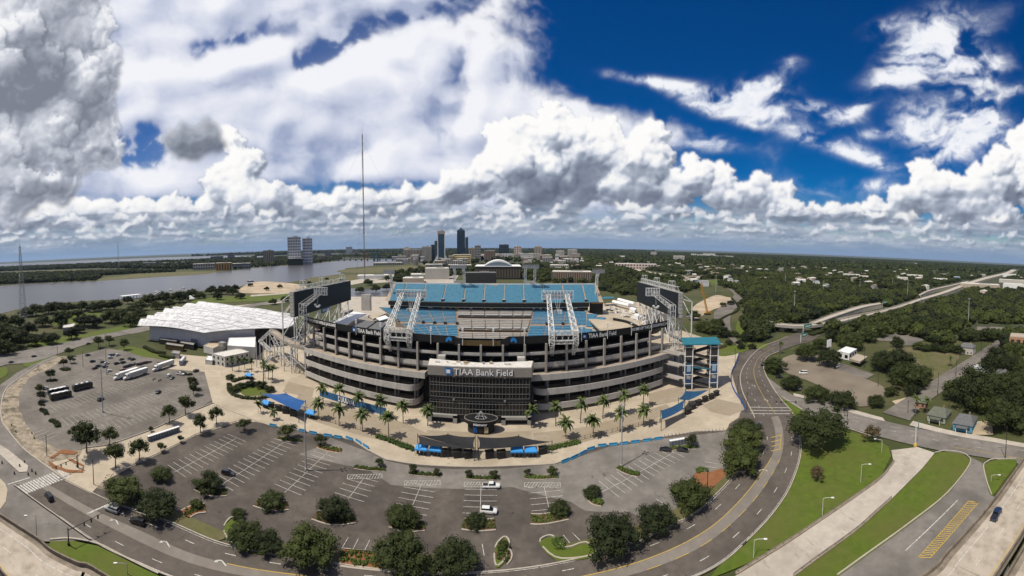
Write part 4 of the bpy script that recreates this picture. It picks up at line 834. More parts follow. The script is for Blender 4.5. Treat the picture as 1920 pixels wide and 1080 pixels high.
slabq('bar_roof', [(705, 596), (722, 591), (730, 596), (712, 601)], 25.5, .4, M_letter)
SB(MB().box((*pq(687, 570, 24).xy, 17.5), (10, 2.5, 16)), 'end_wall', M_fascia); SB(MB().box((*pq(650, 580, 24).xy, 17.5), (4, 20, 5)), 'end_wall', M_colm)
# blue message board hung on the truss
p = pq(611, 580, 33); bb = SB(MB().box((p.x, p.y, 31), (.6, 14, 3.6)), 'message_board', mat('board_blue', (.03, .12, .30), .5))
b = MB(); text_map(b, 'DUUUVAL', lambda u, v: (p.x + .36, p.y - 5.4 + 10.8 * u, 31.9 + 1.9 * v), .03); SB(b, 'lettering', M_letter, bb)
# right terrace: white cabanas, hedge line, black parapet and pool deck
rr = random.Random(21)
for i in range(80):
    px_ = rr.uniform(1128, 1215); py_ = 566 + (px_ - 1128) * .33 + rr.uniform(0, 13); p = pq(px_, py_, 19); SB(MB().box((p.x, p.y, 18.4), (rr.uniform(1.2, 3), rr.uniform(1, 2.4), rr.uniform(.5, 1.5))), rr.choice(('lounge_seat', 'table')), rr.choice((M_letter, M_letter, M_roofw, M_darkwall, M_seatk)))
for q in [((1150, 566), (1180, 573)), ((1160, 562), (1190, 570))]:
    SB(MB().tube(pq(*q[0], 23), pq(*q[1], 23), 2.0, 8), 'white_slide', M_letter)
pp = [pq(*q, 20.5) for q in [(1150, 596), (1175, 601), (1195, 610), (1208, 618)]]; SB(MB().wallstrip([v.xy for v in cat(pp, 4)], 1.2, 17.5, 20.5), 'terrace_parapet', M_black)
SB(MB().box((*pq(1118, 571, 28).xy, 18.4), (12, 3, 12.5)), 'corner_board', M_black); SB(MB().box((*(pq(1118, 571, 28) - Vector((0, 1.7, 0))).xy, 29), (10, .2, 1.4)), 'corner_banner', mat('orange_banner', (.45, .22, .06)))
slabq('deck_roof', [(1126, 557), (1150, 556), (1152, 559), (1130, 560)], 27, .5, M_teal)
slabq('corner_building', [(1215, 585), (1232, 592), (1240, 585), (1224, 578)], 24, 6, M_greypanel); slabq('mural_wall', [(1215, 583), (1234, 596), (1237, 594), (1218, 581)], 22.5, 4.5, M_brown)
slabq('cabana', [(1188, 590), (1196, 593), (1200, 590), (1192, 587)], 22.5, 3.5, M_letter); slabq('cabana', [(1180, 578), (1190, 582), (1194, 578), (1184, 575)], 22.5, 3, M_letter)
# --- end boards
def scoreboard(s, x, y0, y1, label):
    e = empty('scoreboard', (x, (y0 + y1) / 2, .5), label, 'scoreboard', 'giant boards at the ends of the stadium'); xo = x - s * 2.2
    MB().box((xo, (y0 + y1) / 2, 37.2), (3.4, y1 - y0, 16.2)).build('cabinet', M_greypanel, e)
    MB().box((xo + s * 1.85, (y0 + y1) / 2, 37.4), (.3, y1 - y0 - .6, 15.8)).build('screen', M_screen, e)
    b = MB()
    for k in range(7): b.box((xo + (k % 2) * .0, y0 - .12, 37.6 + k * 2.3), (2.6, .2, 1.9))
    b.build('end_louvre', M_fascia, e)
    b = MB()
    for k in range(6):
        y = y0 + 2 + (y1 - y0 - 4) * k / 5
        for dx in (0, -s * 9): b.tube((xo + dx, y, .5), (xo + dx, y, 38 if dx == 0 else 47), .42, 6)
        b.tube((xo - s * 9, y, 47), (xo - s * 1.8, y, 52), .3, 5); b.tube((xo - s * 9, y, 38), (xo, y, 38), .25, 4); b.tube((xo - s * 9, y, 38), (xo - s * 1.8, y, 46), .22, 4); b.tube((xo - s * 9, y, 24), (xo, y, 36), .25, 4); b.tube((xo - s * 9, y, 24), (xo, y, 14), .25, 4)
        if k < 5:
            y2 = y + (y1 - y0 - 4) / 5
            for z in (20, 36, 47): b.tube((xo - s * 9, y, z), (xo - s * 9, y2, z), .25, 4)
            b.tube((xo, y, 20), (xo, y2, 36), .25, 4); b.tube((xo, y2, 20), (xo, y, 36), .25, 4); b.tube((xo - s * 9, y, 36), (xo - s * 9, y2, 47), .22, 4)
    b.build('support_frame', M_steel, e)
    b = MB(); lattice(b, (xo - s * .5, y0 + 6, 55), (xo - s * .5, y1 - 6, 55), 2.6, 18, .11, (1, 0, 0)); b.build('top_catwalk', M_steel, e)
    for yy in (y0 + 14, y0 + 40, y1 - 12):
        b = MB()
        for dx, dy in ((-1, -1), (1, -1), (1, 1), (-1, 1)): b.tube((xo + dx * 1.4, yy + dy * 1.8, 53.3), (xo + dx * 1.4, yy + dy * 1.8, 59.3), .16, 4)
        for z in (56.5, 59.3):
            for dx in (-1, 1): b.bar((xo + dx * 1.4, yy - 1.8, z), (xo + dx * 1.4, yy + 1.8, z), .25, .25)
            for dy in (-1, 1): b.bar((xo - 1.4, yy + dy * 1.8, z), (xo + 1.4, yy + dy * 1.8, z), .25, .25)
        b.build('gantry', M_steel, e)
    return e
scoreboard(1, -129.5, 197.5, 283, 'giant black end board on white steel legs beside the white roofed hall')
scoreboard(-1, 99.0, 208.5, 286, 'giant black end board on white steel legs above the stair tower with teal roof')
# --- floodlight towers
def head(b, c, ax, w, h, n):
    c = Vector(c); ax = Vector(ax).normalized(); up = Vector((0, 0, 1)); dp = ax.cross(up) * .9
    for o in (-1, 1):
        for z in (0, h / 2, h): b.tube(c - ax * w / 2 + dp * o + up * z, c + ax * w / 2 + dp * o + up * z, .16, 4)
    for k in range(n + 1):
        p = c - ax * w / 2 + ax * (w * k / n)
        for o in (-1, 1): b.tube(p + dp * o, p + dp * o + up * h, .14, 4)
        b.tube(p - dp, p + dp, .12, 4); b.tube(p - dp + up * h, p + dp + up * h, .12, 4)
    return b
M_lampd = mat('lamp_bank', (.16, .17, .22), .4, (.42, .43, .48), 1.2)
def lamps(c, ax, w, h, n, e, fy):
    ax = Vector(ax).normalized(); dp = Vector(fy)
    for k in range(n):
        for z in (.25, .6):
            p = Vector(c) - ax * w / 2 + ax * (w * (k + .5) / n) + Vector((0, 0, h * z - .6)) + dp
            MB().box(p, (w / n * .62, .7, h * .34), math.atan2(ax.y, ax.x)).build('floodlight', M_lampd, e)
def big_tower(x, label):
    y = 185.0; e = empty('floodlight_tower', (x, y, 26), label, 'floodlight', 'leaning white lattice floodlight towers of the stadium'); b = MB()
    for s in (-1, 1):
        lattice(b, (x + s * 6.0, 184.2, 37), (x + s * 5.2, 209.5, 53), 2.6, 12, .2, (1, 0, 0), 1.9)
        lattice(b, (x + s * 6.0, 183.0, 32), (x + s * 6.0, 183.4, 38.5), 2.5, 3, .2, (1, 0, 0)); lattice(b, (x + s * 5.4, 187.0, 25.5), (x + s * 6.0, 183.2, 32.2), 1.0, 4, .18, (1, 0, 0), 2.4)
    b.build('leaning_leg', M_steel, e)
    b = MB(); lattice(b, (x - 6, 183.2, 37.6), (x + 6, 183.2, 37.6), 2.0, 8, .15, (0, 1, 0)); lattice(b, (x - 6, 183.2, 33), (x + 6, 183.2, 33), 1.6, 8, .13, (0, 1, 0))
    for k in range(9): b.tube((x - 6 + 1.5 * k, 182.4, 33.2), (x - 6 + 1.5 * (k + (1 if k % 2 else -1)), 182.4, 37), .12, 4)
    b.box((x, 183.2, 33.6), (11.5, 2, .25)); b.build('service_platform', M_steel, e)
    head(MB(), (x + (0 if x < -15 else 0), 210, 50.8), (1, 0, 0), 18, 4.6, 10).build('lamp_frame', M_steel, e); lamps((x, 210, 50.8), (1, 0, 0), 17, 4.4, 10, e, (0, .8, 0))
    b = MB()
    for a in (-1.6, 0, 1.6): b.tube((x + a, 209.5, 51), (x + a * .3, 207.5, 44.5), .1, 4); b.box((x + a, 207.5, 42.8), (1.3, 1.2, 2.2))
    b.build('hanging_speaker', M_steel, e)
big_tower(-57.8, 'white lattice floodlight tower leaning over the near stand, left of the glass front'); big_tower(25.8, 'white lattice floodlight tower leaning over the near stand, right of the glass front')
def corner_tower(x, y, s, label):
    e = empty('floodlight_tower', (x, y, 17), label, 'floodlight', 'leaning white lattice floodlight towers of the stadium'); b = MB()
    for dx, dy in ((0, 0), (3.6 * s, 0), (0, 3), (3.6 * s, 3)): b.tube((x + dx, y + dy, 17 if dx == 0 else 30), (x + dx, y + dy, 46), .24, 5)
    for z in range(18, 46, 4):
        for dy in (0, 3): b.tube((x, y + dy, z), (x + 3.6 * s * (z > 28), y + dy + (.0 if z > 28 else .01), z + 4), .15, 4); b.tube((x, y + dy, z + 4), (x + 3.6 * s, y + dy, z + 4), .15, 4) if z > 26 else None
    b.build('upright', M_steel, e)
    b = MB(); lattice(b, (x + 1.8 * s, y + 1.5, 44), (x + 13.5 * s, y + 4, 53), 2.4, 6, .18, (0, 1, 0), 1.8); b.tube((x, y, 46), (x + 13 * s, y + 3, 54.5), .2, 4); b.build('leaning_leg', M_steel, e)
    c = (x + 13.5 * s, y + 4.5, 51.6); head(MB(), c, (1, .25 * s, 0), 8.2, 4.6, 5).build('lamp_frame', M_steel, e); lamps(c, (1, .25 * s, 0), 8, 4.4, 5, e, (0, .6, 0))
    b = MB(); b.tube((x + 12 * s, y + 3.5, 52), (x + 11.5 * s, y + 3.5, 46), .1, 4)
    for k in range(5): a = R(200 + k * 32); b.box((x + 11.5 * s + 1.7 * math.cos(a), y + 3.5, 45.6 + 1.7 * math.sin(a)), (.9, 1.4, .9))
    b.build('hanging_speaker', M_steel, e)
corner_tower(-127.0, 198.2, 1, 'white lattice floodlight tower at the left corner before the black end board'); corner_tower(97.0, 206.8, -1, 'white lattice floodlight tower at the right corner before the black end board')
def far_tower(x, y, z0, z1, w, label, lean=-10, single=False):
    e = empty('floodlight_tower', (x, y, z0), label, 'floodlight', 'leaning white lattice floodlight towers of the stadium'); b = MB()
    for s in ((0,) if single else (-1, 1)): lattice(b, (x + s * 4.6, y + 1.5, z0 - 8), (x + s * 4.4, y + lean * .2, z1 - 6), 2.0, 8, .2, (1, 0, 0)); lattice(b, (x + s * 4.4, y + lean * .2, z1 - 6), (x + s * 4.2, y + lean, z1), 2.0, 3, .2, (1, 0, 0))
    b.build('leaning_leg', M_steel, e)
    if not single: b = MB(); lattice(b, (x - 4.6, y + 1, z0 + 2.2), (x + 4.6, y + 1, z0 + 2.2), 1.8, 6, .15, (0, 1, 0)); b.build('service_platform', M_steel, e)
    head(MB(), (x, y + lean, z1 - 1.8), (1, 0, 0), w, 3.8, 8).build('lamp_frame', mat('grey_steel', (.22, .22, .23), .5, (.3, .3, .3), .5), e); lamps((x, y + lean, z1 - 1.8), (1, 0, 0), w, 3.6, 8, e, (0, -.6, 0))
far_tower(fx(862, 352), 352, 45, 62.5, 15, 'pair of white lattice masts behind the far blue stand, left of the arena dome'); far_tower(fx(994, 352), 352, 45, 62.5, 15, 'pair of white lattice masts behind the far blue stand, right of the arena dome')
far_tower(fx(734, 338), 338, 27, 58, 11, 'single lattice mast at the left end of the far blue stand', -8, True); far_tower(fx(1119, 338), 338, 27, 59, 11, 'single lattice mast at the right end of the far blue stand', -8, True)
# slim posts with small lamps along the near rim
for i, px_ in enumerate((627, 666, 712, 807, 867, 925, 984, 1092, 1141, 1186, 1224)):
    t = (px_ - 960) / F; lo, hi = -34.0, 34.0
    for _ in range(30):
        m = (lo + hi) / 2; q = fp(9.2, m)
        if math.atan2(q.x, q.y) < t: lo = m
        else: hi = m
    q = fp(8.9, lo); e = empty('rim_lamp_post', (q.x, q.y, 31.5), 'slim white lamp post on the stadium rim, %s from the left' % nth(i), 'lamp post', 'slim white posts along the stadium rim')
    MB().tube((q.x, q.y, 31.5), (q.x, q.y, 40), .17, 5).build('post', M_steel, e)
    for z in (38, 39, 39.8): MB().box((q.x, q.y, z), (1.0, .4, .4)).build('lamp', M_letter, e)
# ---------------------------------------------------------------- white roofed hall on the left
M_memb = mat('white_membrane', (0.70, 0.70, 0.72), 0.7, (0.48, 0.48, 0.51), 0.25, col3=(0.78, 0.78, 0.78), scale3=0.4, con3=(0.5, 0.6))
M_lav = mat('lavender_panel', (0.46, 0.465, 0.52), 0.6, (0.54, 0.545, 0.60), 0.08, stretch=(1, 1, .05))
M_dark = mat('dark_metal', (0.028, 0.027, 0.026), 0.6, (0.045, 0.043, 0.04), 0.6)
M_shrub = None
hall = empty('event_hall', (-265, 260, .5), 'event hall with folded white membrane roof and grey walls', 'hall')
La = cat([Vector((-296, 189, 0)), Vector((-322, 228, 0)), Vector((-345, 275, 0)), Vector((-352, 325, 0))], 8); Ra = cat([Vector((-226, 209, 0)), Vector((-186, 246, 0)), Vector((-182, 272, 0)), Vector((-205, 318, 0))], 8)
rr = random.Random(4); NS = len(La); NT = 16; b = MB(); tri = lambda s, n: 1 - abs(((s * n) % 1.0) * 2 - 1); ps = []
for i in range(NS):
    s = i / (NS - 1)
    for j in range(NT + 1):
        t = j / NT; p = La[i].lerp(Ra[i], t); amp = 4.6 * (1 - t) ** 1.6 + 1.3
        z = 14 + 5.0 * math.sin(math.pi * t) * (.4 + .6 * math.sin(math.pi * min(1, s * 1.3))) + amp * tri(s, 7) * (0 if i in (0,) else 1) + (rr.uniform(-.55, .55) if 0 < j < NT and 0 < i < NS - 1 else 0)
        if j == NT: z = 14 + 2.5 * math.sin(math.pi * s * 2.2) * (s < .46)
        ps.append((p.x, p.y, z))
fs = []
for i in range(NS - 1):
    for j in range(NT):
        a, c, d, e = i * (NT + 1) + j, i * (NT + 1) + j + 1, (i + 1) * (NT + 1) + j + 1, (i + 1) * (NT + 1) + j
        fs += [(a, c, d), (a, d, e)] if (i + j) % 2 else [(a, c, e), (c, d, e)]
b.add(ps, fs); rf = b.build('roof', M_memb, hall)
b = MB()
for i in range(0, NS, 2):
    for j in range(NT):
        p, q = Vector(ps[i * (NT + 1) + j]), Vector(ps[i * (NT + 1) + j + 1]); b.tube(p + Vector((0, 0, .15)), q + Vector((0, 0, .15)), .16, 3, cap=False)
for j in range(0, NT + 1, 2):
    for i in range(NS - 1): b.tube(Vector(ps[i * (NT + 1) + j]) + Vector((0, 0, .1)), Vector(ps[(i + 1) * (NT + 1) + j]) + Vector((0, 0, .1)), .13, 3, cap=False)
b.build('roof_cables', mat('cable_grey', (.50, .50, .50), .5), rf)
eave = [Vector(ps[j])for j in range(NT + 1)] + [Vector(ps[i * (NT + 1) + NT]) for i in range(1, NS)]
b = MB()
for p, q in zip(eave[:-1], eave[1:]): b.tube(p, q, .45, 5)
b.build('eave_beam', M_letter, rf)
wl = [(-288, 197), (-229, 214)]
def wallq(name, p, q, z0, z1, m, par, th=.6): return MB().wallstrip([p, q], th, z0, z1).build(name, m, par)
n = 22
for k in range(n):                                                        # wall panels one by one
    a = Vector(wl[0]).lerp(Vector(wl[1]), k / n); c = Vector(wl[0]).lerp(Vector(wl[1]), (k + .96) / n); wallq('wall_panel', a, c, 1.8, 13.6, M_lav, hall, .5 + .06 * (k % 2))
wallq('plinth', wl[0], wl[1], .5, 1.8, M_fascia, hall, .9)
wallq('wall_panel', wl[1], (-198, 240), .5, 14.5, M_lav, hall); wallq('wall_panel', (-198, 240), (-192, 272), .5, 15, M_darkwall, hall); wallq('wall_panel', wl[0], (-318, 232), .5, 14, M_lav, hall); wallq('wall_panel', (-318, 232), (-348, 320), .5, 15, M_lav, hall)
p = P(360, 650); MB().box((p.x, p.y + 1.4, .5), (9, .4, 6)).build('loading_door', mat('door_blue', (.13, .14, .19)), hall)
# annex buildings beside it
def flat_block(name, q, z0, z1, wall, roofm, label, cat_='building', group=None, win=None, m_win=None, par=.5):
    """a building on a footprint given by photograph pixels on the ground"""
    pts = [P(*v) for v in q]; c = sum(pts, Vector()) / len(pts); e = empty(name, (c.x, c.y, z0), label, cat_, group)
    MB().prism([v.xy for v in pts], z0, z1).build('wall', wall, e)
    ro = MB().prism([(c.xy + (v.xy - c.xy) * .97) for v in pts], z1 + .01, z1 + .15).build('roof', roofm, e)
    MB().wallstrip([v.xy for v in pts], .35, z1 - .05, z1 + par, closed=True).build('roof_parapet', wall, ro)
    if win:
        for i in range(len(pts)):
            a, d = pts[i], pts[(i + 1) % len(pts)]; L = (d - a).xy.length; nx = max(1, int(L / win[0])); u = (d - a).normalized(); nrm = Vector((u.y, -u.x, 0))
            if nrm.dot(a - c) < 0: nrm = -nrm
            if nrm.dot(-a) < 0: continue
            for k in range(nx):
                for lv in range(win[1]):
                    p = a.lerp(d, (k + .5) / nx) + nrm * .02; MB().box((p.x, p.y, z0 + (z1 - z0) * (lv + .25) / win[1]), (L / nx * win[2], .16, (z1 - z0) / win[1] * .5), math.atan2(u.y, u.x)).build('window', m_win or M_glass, e)
    return e
M_wh = mat('white_stucco', (.60, .59, .56), .85, (.50, .49, .46), .2)
flat_block('annex', [(398, 683), (422, 690), (468, 680), (448, 672)], .5, 7.5, M_wh, M_roofw, 'white two storey annex with flat roof among palms before the event hall', win=(4, 2, .35))
flat_block('annex', [(427, 672), (479, 676), (480, 654), (430, 655)], .5, 9.5, M_wh, M_letter, 'long white flat roofed annex under the edge of the event hall roof')
flat_block('annex', [(382, 662), (400, 667), (430, 652), (405, 648)], .5, 5.5, M_wh, M_sand, 'low tan roofed annex against the event hall wall')
p = P(418, 668); MB().box((0, 0, 0), (5, 4, 3)).build('roof_plant', M_greypanel, loc=None).location = (p.x, p.y, 8); tag(bpy.data.objects['roof_plant'], 'grey plant box on the white annex roof', 'plant box')
sh_ = flat_block('market_tent', [(385, 684), (398, 686), (402, 678), (390, 676)], .5, 3.4, M_wh, M_letter, 'small white marquee beside the white annex', 'tent')
M_gbd = mat('gatehouse_dark', (.05, .045, .04), .7)
for q, lb, m in [([(298, 645), (331, 650), (335, 646), (302, 641)], 'long black service trailer row below the event hall wall', M_dark), ([(337, 652), (363, 657), (366, 652), (340, 648)], 'black service trailer by the hall loading door', M_dark), ([(310, 655), (343, 660), (346, 656), (313, 651)], 'open sided service shed with orange brown deck', M_brown), ([(322, 672), (336, 674), (338, 669), (325, 667)], 'small pale guard hut at the coach park gate', M_fascia)]:
    flat_block('service_shed', q, .5, 4.0, m, M_greypanel, lb, 'shed')
# ---------------------------------------------------------------- high walkway and stairs left of the ramps
wk = empty('high_walkway', (*P(540, 690).xy, .5), 'tan elevated walkway on steel legs joining the left end of the ramps', 'walkway')
up_ = cat([P(x, y, 18.4) for x, y in ((505, 618), (519, 622), (531, 631), (548, 639), (572, 645))], 4); lo_ = cat([P(x, y, 18.4) for x, y in ((505, 623), (514, 629), (526, 638), (545, 648), (572, 655))], 4)
b = MB(); b.prism([v.xy for v in up_] + [v.xy for v in reversed(lo_)], 17.6, 18.4); b.build('deck', M_deck, wk)
for ln in (up_, lo_): MB().wallstrip([v.xy for v in ln], .12, 18.4, 19.6).build('railing', M_greypanel, wk)
b = MB()
for k in range(0, len(lo_), 4):
    for v in (lo_[k], up_[k]):
        b.tube((v.x, v.y, .5), (v.x, v.y, 17.6), .4, 6)
    for z in (4, 9, 14): b.tube((*lo_[k].xy, z), (*up_[k].xy, min(17, z + 4)), .18, 4); b.tube((*lo_[k].xy, z), (*up_[k].xy, z), .18, 4)
    if k + 4 < len(lo_):
        for z in (6, 12): b.tube((*lo_[k].xy, z), (*lo_[k + 4].xy, z + 5.4), .16, 4); b.tube((*lo_[k + 4].xy, z), (*lo_[k].xy, z + 5.4), .16, 4)
b.build('steel_legs', M_steel, wk)
b = MB()
for k in range(5): v = lo_[0].lerp(P(480, 640, 18.4), k / 4); b.tube((v.x, v.y, .5), (v.x, v.y, 18), .3, 5)
b.build('steel_legs', M_steel, wk)
for z0, z1, a, c in ((18, 13, (507, 621), (487, 627)), (13, 8, (487, 627), (507, 633)), (8, 3, (507, 640), (490, 646))):
    p, q = P(*a, 18.4), P(*c, 18.4); p.z, q.z = z0, z1; o = MB().bar(p, q, 3.2, .5).build('stair_flight', M_greypanel, wk)
    for s in (-1.6, 1.6): MB().bar(p + Vector((0, s, .5)), q + Vector((0, s, .5)), .12, 1.0).build('handrail', M_steel, o)
# tall signal drum seen through the legs
# ---------------------------------------------------------------- stair tower with teal roof on the right
tw = empty('stair_tower', (*P(1315, 726).xy, .5), 'tall open stair tower with teal roof and screened corner cores', 'tower')
base = P(1283, 733); rx = Vector((P(1334, 731) - base).xy).normalized(); ry = Vector((-rx.y, rx.x)); H = 26.5
def tp(u, v, z): q = Vector(base.xy) + rx * u + ry * v; return Vector((q.x, q.y, z))
Lw = (P(1334, 731) - base).xy.length
roofp = [tp(-1.5, -1.5, H), tp(Lw + 4.5, -1.5, H), tp(Lw + 4.5, 9.5, H + 1.4), tp(-1.5, 9.5, H + 1.4)]
b = MB(); b.add([*roofp, *[v + Vector((0, 0, .5)) for v in roofp]], [(3, 2, 1, 0), (4, 5, 6, 7), (0, 1, 5, 4), (1, 2, 6, 5), (2, 3, 7, 6), (3, 0, 4, 7)]); b.build('roof', M_teal, tw)
M_mesh = mat('mesh_screen', (.20, .21, .22), .6, (.14, .145, .15), .4); M_ban = mat('tower_banner', (.015, .04, .10), .6, (.03, .07, .15), .5)
for u0, u1 in ((0, 4.4), (Lw - 1.2, Lw + 3.4)):
    for u in (u0, u1):
        for v in (0, 8): MB().tube(tp(u, v, .5), tp(u, v, H), .32, 6).build('post', M_steel, tw)
    for z in (4, 9.2, 14.4, 19.6, 24.8):
        b = MB()
        for v in (0, 8): b.bar(tp(u0 - .5, v, z), tp(u1 + .5, v, z), .35, .4)
        for u in (u0, u1): b.bar(tp(u, 0, z), tp(u, 8, z), .35, .4)
        b.build('ring_beam', M_steel, tw)
    MB().add([tp(u1, .3, 4), tp(u1, 7.7, 4), tp(u1, 7.7, 25), tp(u1, .3, 25)], [(0, 1, 2, 3)]).build('screen', M_mesh, tw)
    MB().add([tp(u0 + .4, 7.6, 4), tp(u1 - .4, 7.6, 4), tp(u1 - .4, 7.6, 25), tp(u0 + .4, 7.6, 25)], [(0, 1, 2, 3)]).build('screen', M_mesh, tw)
    bn = MB().add([tp(u0 + .4, -.1, 3), tp(u1 - .4, -.1, 3), tp(u1 - .4, -.1, 16), tp(u0 + .4, -.1, 16)], [(0, 1, 2, 3)]).build('banner', M_ban, tw)
    MB().add([tp(u0 + 1.1, -.16, 11), tp(u1 - 1.1, -.16, 11), tp(u1 - .9, -.16, 14.5), tp(u0 + 1.3, -.16, 15)], [(0, 1, 2, 3)]).build('emblem', mat('pale_blue_print', (.25, .36, .48)), bn)
    MB().add([tp(u0 + 1.1, -.16, 7), tp(u1 - 1.1, -.16, 6.6), tp(u1 - .9, -.16, 8.4), tp(u0 + 1.0, -.16, 9)], [(0, 1, 2, 3)]).build('emblem', M_greypanel, bn)
    MB().add([tp(u0 + .4, -.1, 18), tp(u1 - .4, -.1, 18), tp(u1 - .4, -.1, 25), tp(u0 + .4, -.1, 25)], [(0, 1, 2, 3)]).build('screen', M_dark, tw)
for k, z in enumerate((1.0, 6.4, 11.8, 17.2)):
    u0, u1 = 4.8, Lw - 1.4
    for h, (ua, ub, v) in enumerate(((u1, u0, 2.0), (u0, u1, 5.6))):
        p, q = tp(ua, v, z + h * 2.7), tp(ub, v, z + h * 2.7 + 2.7); fl = MB().bar(p, q, 2.4, .35).build('stair_flight', M_colm, tw)
        for s in (-1.2, 1.2): d = Vector((*(ry * s), .35)); MB().bar(p + d, q + d, .1, 1.0).build('handrail', M_dark, fl)
    MB().prism([tp(u0 - 4.6, .3, 0).xy, tp(u0, .3, 0).xy, tp(u0, 7.6, 0).xy, tp(u0 - 4.6, 7.6, 0).xy], z + 2.5, z + 2.75).build('landing', M_colm, tw); MB().prism([tp(u1, .3, 0).xy, tp(u1 + 4.4, .3, 0).xy, tp(u1 + 4.4, 7.6, 0).xy, tp(u1, 7.6, 0).xy], z + 5.2, z + 5.45).build('landing', M_colm, tw)
MB().bar(tp(4.4, -.3, 13.2), tp(Lw - 1.2, -.3, 12.0), .3, .7).build('brace', M_teal, tw)
# concrete link and rough scaffold behind it
lk = empty('link_ramp', (*P(1262, 720).xy, .5), 'grey concrete landing linking the ramps to the stair tower', 'ramp')
for z in (5.5, 13.0, 19.5):
    a, c = fp(4, 25.3), tp(-1, 4, 0); MB().bar(Vector((a.x, a.y, z)), Vector((c.x, c.y, z)), 6.5, .7).build('landing', M_colm, lk); MB().bar(Vector((a.x, a.y - 3.2, z + .7)), Vector((c.x, c.y - 3.2, z + .7)), .3, 1.3).build('parapet', M_fascia, lk)
# ---------------------------------------------------------------- shade sails and gates
def sail(q, z, m, label, sag=.9, posts=True, n=8):
    c = [P(x, y, zz) for (x, y), zz in zip(q, z)]; g = sum(c, Vector()) / 4; e = empty('shade_sail', (g.x, g.y, .5), label, 'shade sail', 'stretched canvas sails over the stadium gates')
    vs = []
    for i in range(n + 1):
        for j in range(n + 1):
            u, v = i / n, j / n; p = c[0] * (1 - u) * (1 - v) + c[1] * u * (1 - v) + c[2] * u * v + c[3] * (1 - u) * v
            k = 4 * u * (1 - u) * .6 + 4 * v * (1 - v) * .5; p = p.lerp(g, .055 * (4 * u * (1 - u)) * abs(2 * v - 1) + .055 * (4 * v * (1 - v)) * abs(2 * u - 1)); p.z -= sag * k * .8; vs.append(p)
    MB().add(vs, [(i * (n + 1) + j, i * (n + 1) + j + 1, (i + 1) * (n + 1) + j + 1, (i + 1) * (n + 1) + j) for i in range(n) for j in range(n)]).build('canvas', m, e, smooth=True)
    for p in c: MB().tube((p.x, p.y, .5), (p.x, p.y, p.z + .5), .14, 6).build('post', M_dark, e)
    return e
sail([(489, 737), (536, 737), (573, 752), (560, 771)], (5, 7.5, 6, 6), M_royal, 'bright blue sail over the left gate beside the palms')
sail([(783, 815), (840, 814), (891, 819), (889, 842)], (7, 6, 7, 5), M_blkcan, 'black sail left of the middle pole before the glass front', .8); sail([(783, 816), (889, 841), (840, 838), (785, 833)], (7, 5, 5, 5), M_blkcan, 'lower black sail hanging left of the middle pole', .3)
sail([(896, 819), (972, 817), (1035, 828), (897, 842)], (7, 7, 5.5, 5), M_blkcan, 'wide black sail right of the middle pole before the glass front', .8)
sail([(1239, 770), (1284, 749), (1281, 767), (1240, 787)], (6, 7, 5, 5.5), M_navy, 'navy sail over the right gate nearest the palms', 1.0); sail([(1272, 748), (1285, 733), (1330, 730), (1292, 750)], (7, 7, 6, 5.5), M_navy, 'navy sail stretched below the stair tower', 1.0)
def gate_tent(px, py, i, label):
    p = P(px, py); e = empty('gate_tent', (p.x, p.y, .5), label, 'tent', 'blue roofed search tents at the gates'); 
    MB().add([(p.x - 2.4, p.y - 2, 3.2), (p.x + 2.4, p.y - 2, 3.2), (p.x + 2.4, p.y + 2, 3.2), (p.x - 2.4, p.y + 2, 3.2), (p.x - 1.6, p.y, 4.3), (p.x + 1.6, p.y, 4.3), (p.x - 2.4, p.y - 2.02, 2.7), (p.x + 2.4, p.y - 2.02, 2.7)], [(0, 1, 5, 4), (2, 3, 4, 5), (1, 2, 5), (3, 0, 4), (6, 7, 1, 0)]).build('canopy', mat('tent_blue', (.03, .25, .62), .6, (.04, .30, .70), .5), e)
    for dx in (-2.2, 2.2):
        for dy in (-1.8, 1.8): MB().tube((p.x + dx, p.y + dy, .5), (p.x + dx, p.y + dy, 3.2), .08, 5).build('leg', M_dark, e)
    for k in (-1, 0, 1): MB().box((p.x + k * 1.5, p.y - .5, .5), (.9, .7, 1.5)).build('search_table', M_dark, e)
for i, (x, y) in enumerate([(791, 853), (817, 855), (969, 857), (995, 857)]): gate_tent(x, y, i, 'bright blue roofed tent, %s from the left under the black sails' % nth(i))
gate_tent(584, 785, 4, 'bright blue roofed tent behind the left gate sail'); gate_tent(500, 766, 5, 'bright blue roofed tent at the far left gate'); gate_tent(468, 712, 6, 'blue roofed tent among the palms by the walkway')
# dark gate kiosks under the sails
M_kio = mat('kiosk_black', (.02, .02, .022), .6, (.035, .035, .036), .8)
for i, (x, y) in enumerate([(494, 762), (508, 767), (522, 772), (536, 777), (550, 782), (1290, 778), (1299, 769), (1310, 762), (1322, 755), (1334, 750), (1343, 744), (838, 858), (858, 860), (878, 861), (918, 861), (940, 861), (1018, 853)]):
    p = P(x, y); e = empty('gate_kiosk', (p.x, p.y, .5), ('black ticket gate kiosk, %s from the left under the left blue sail' % nth(i)) if i < 5 else ('black ticket gate kiosk, %s along the row under the navy sails' % nth(i - 5)) if i < 11 else ('black ticket gate kiosk, %s from the left under the black sails' % nth(i - 11)), 'kiosk', 'black gate kiosks')
    MB().box((p.x, p.y, .5), (3.0, 1.6, 2.6), .3).build('body', M_kio, e); MB().box((p.x, p.y, 3.1), (3.4, 2.2, .25), .3).build('roof', M_dark, e); MB().box((p.x - .6, p.y - .95, 1.2), (1.0, .1, .9), .3).build('hatch', M_greypanel, e)
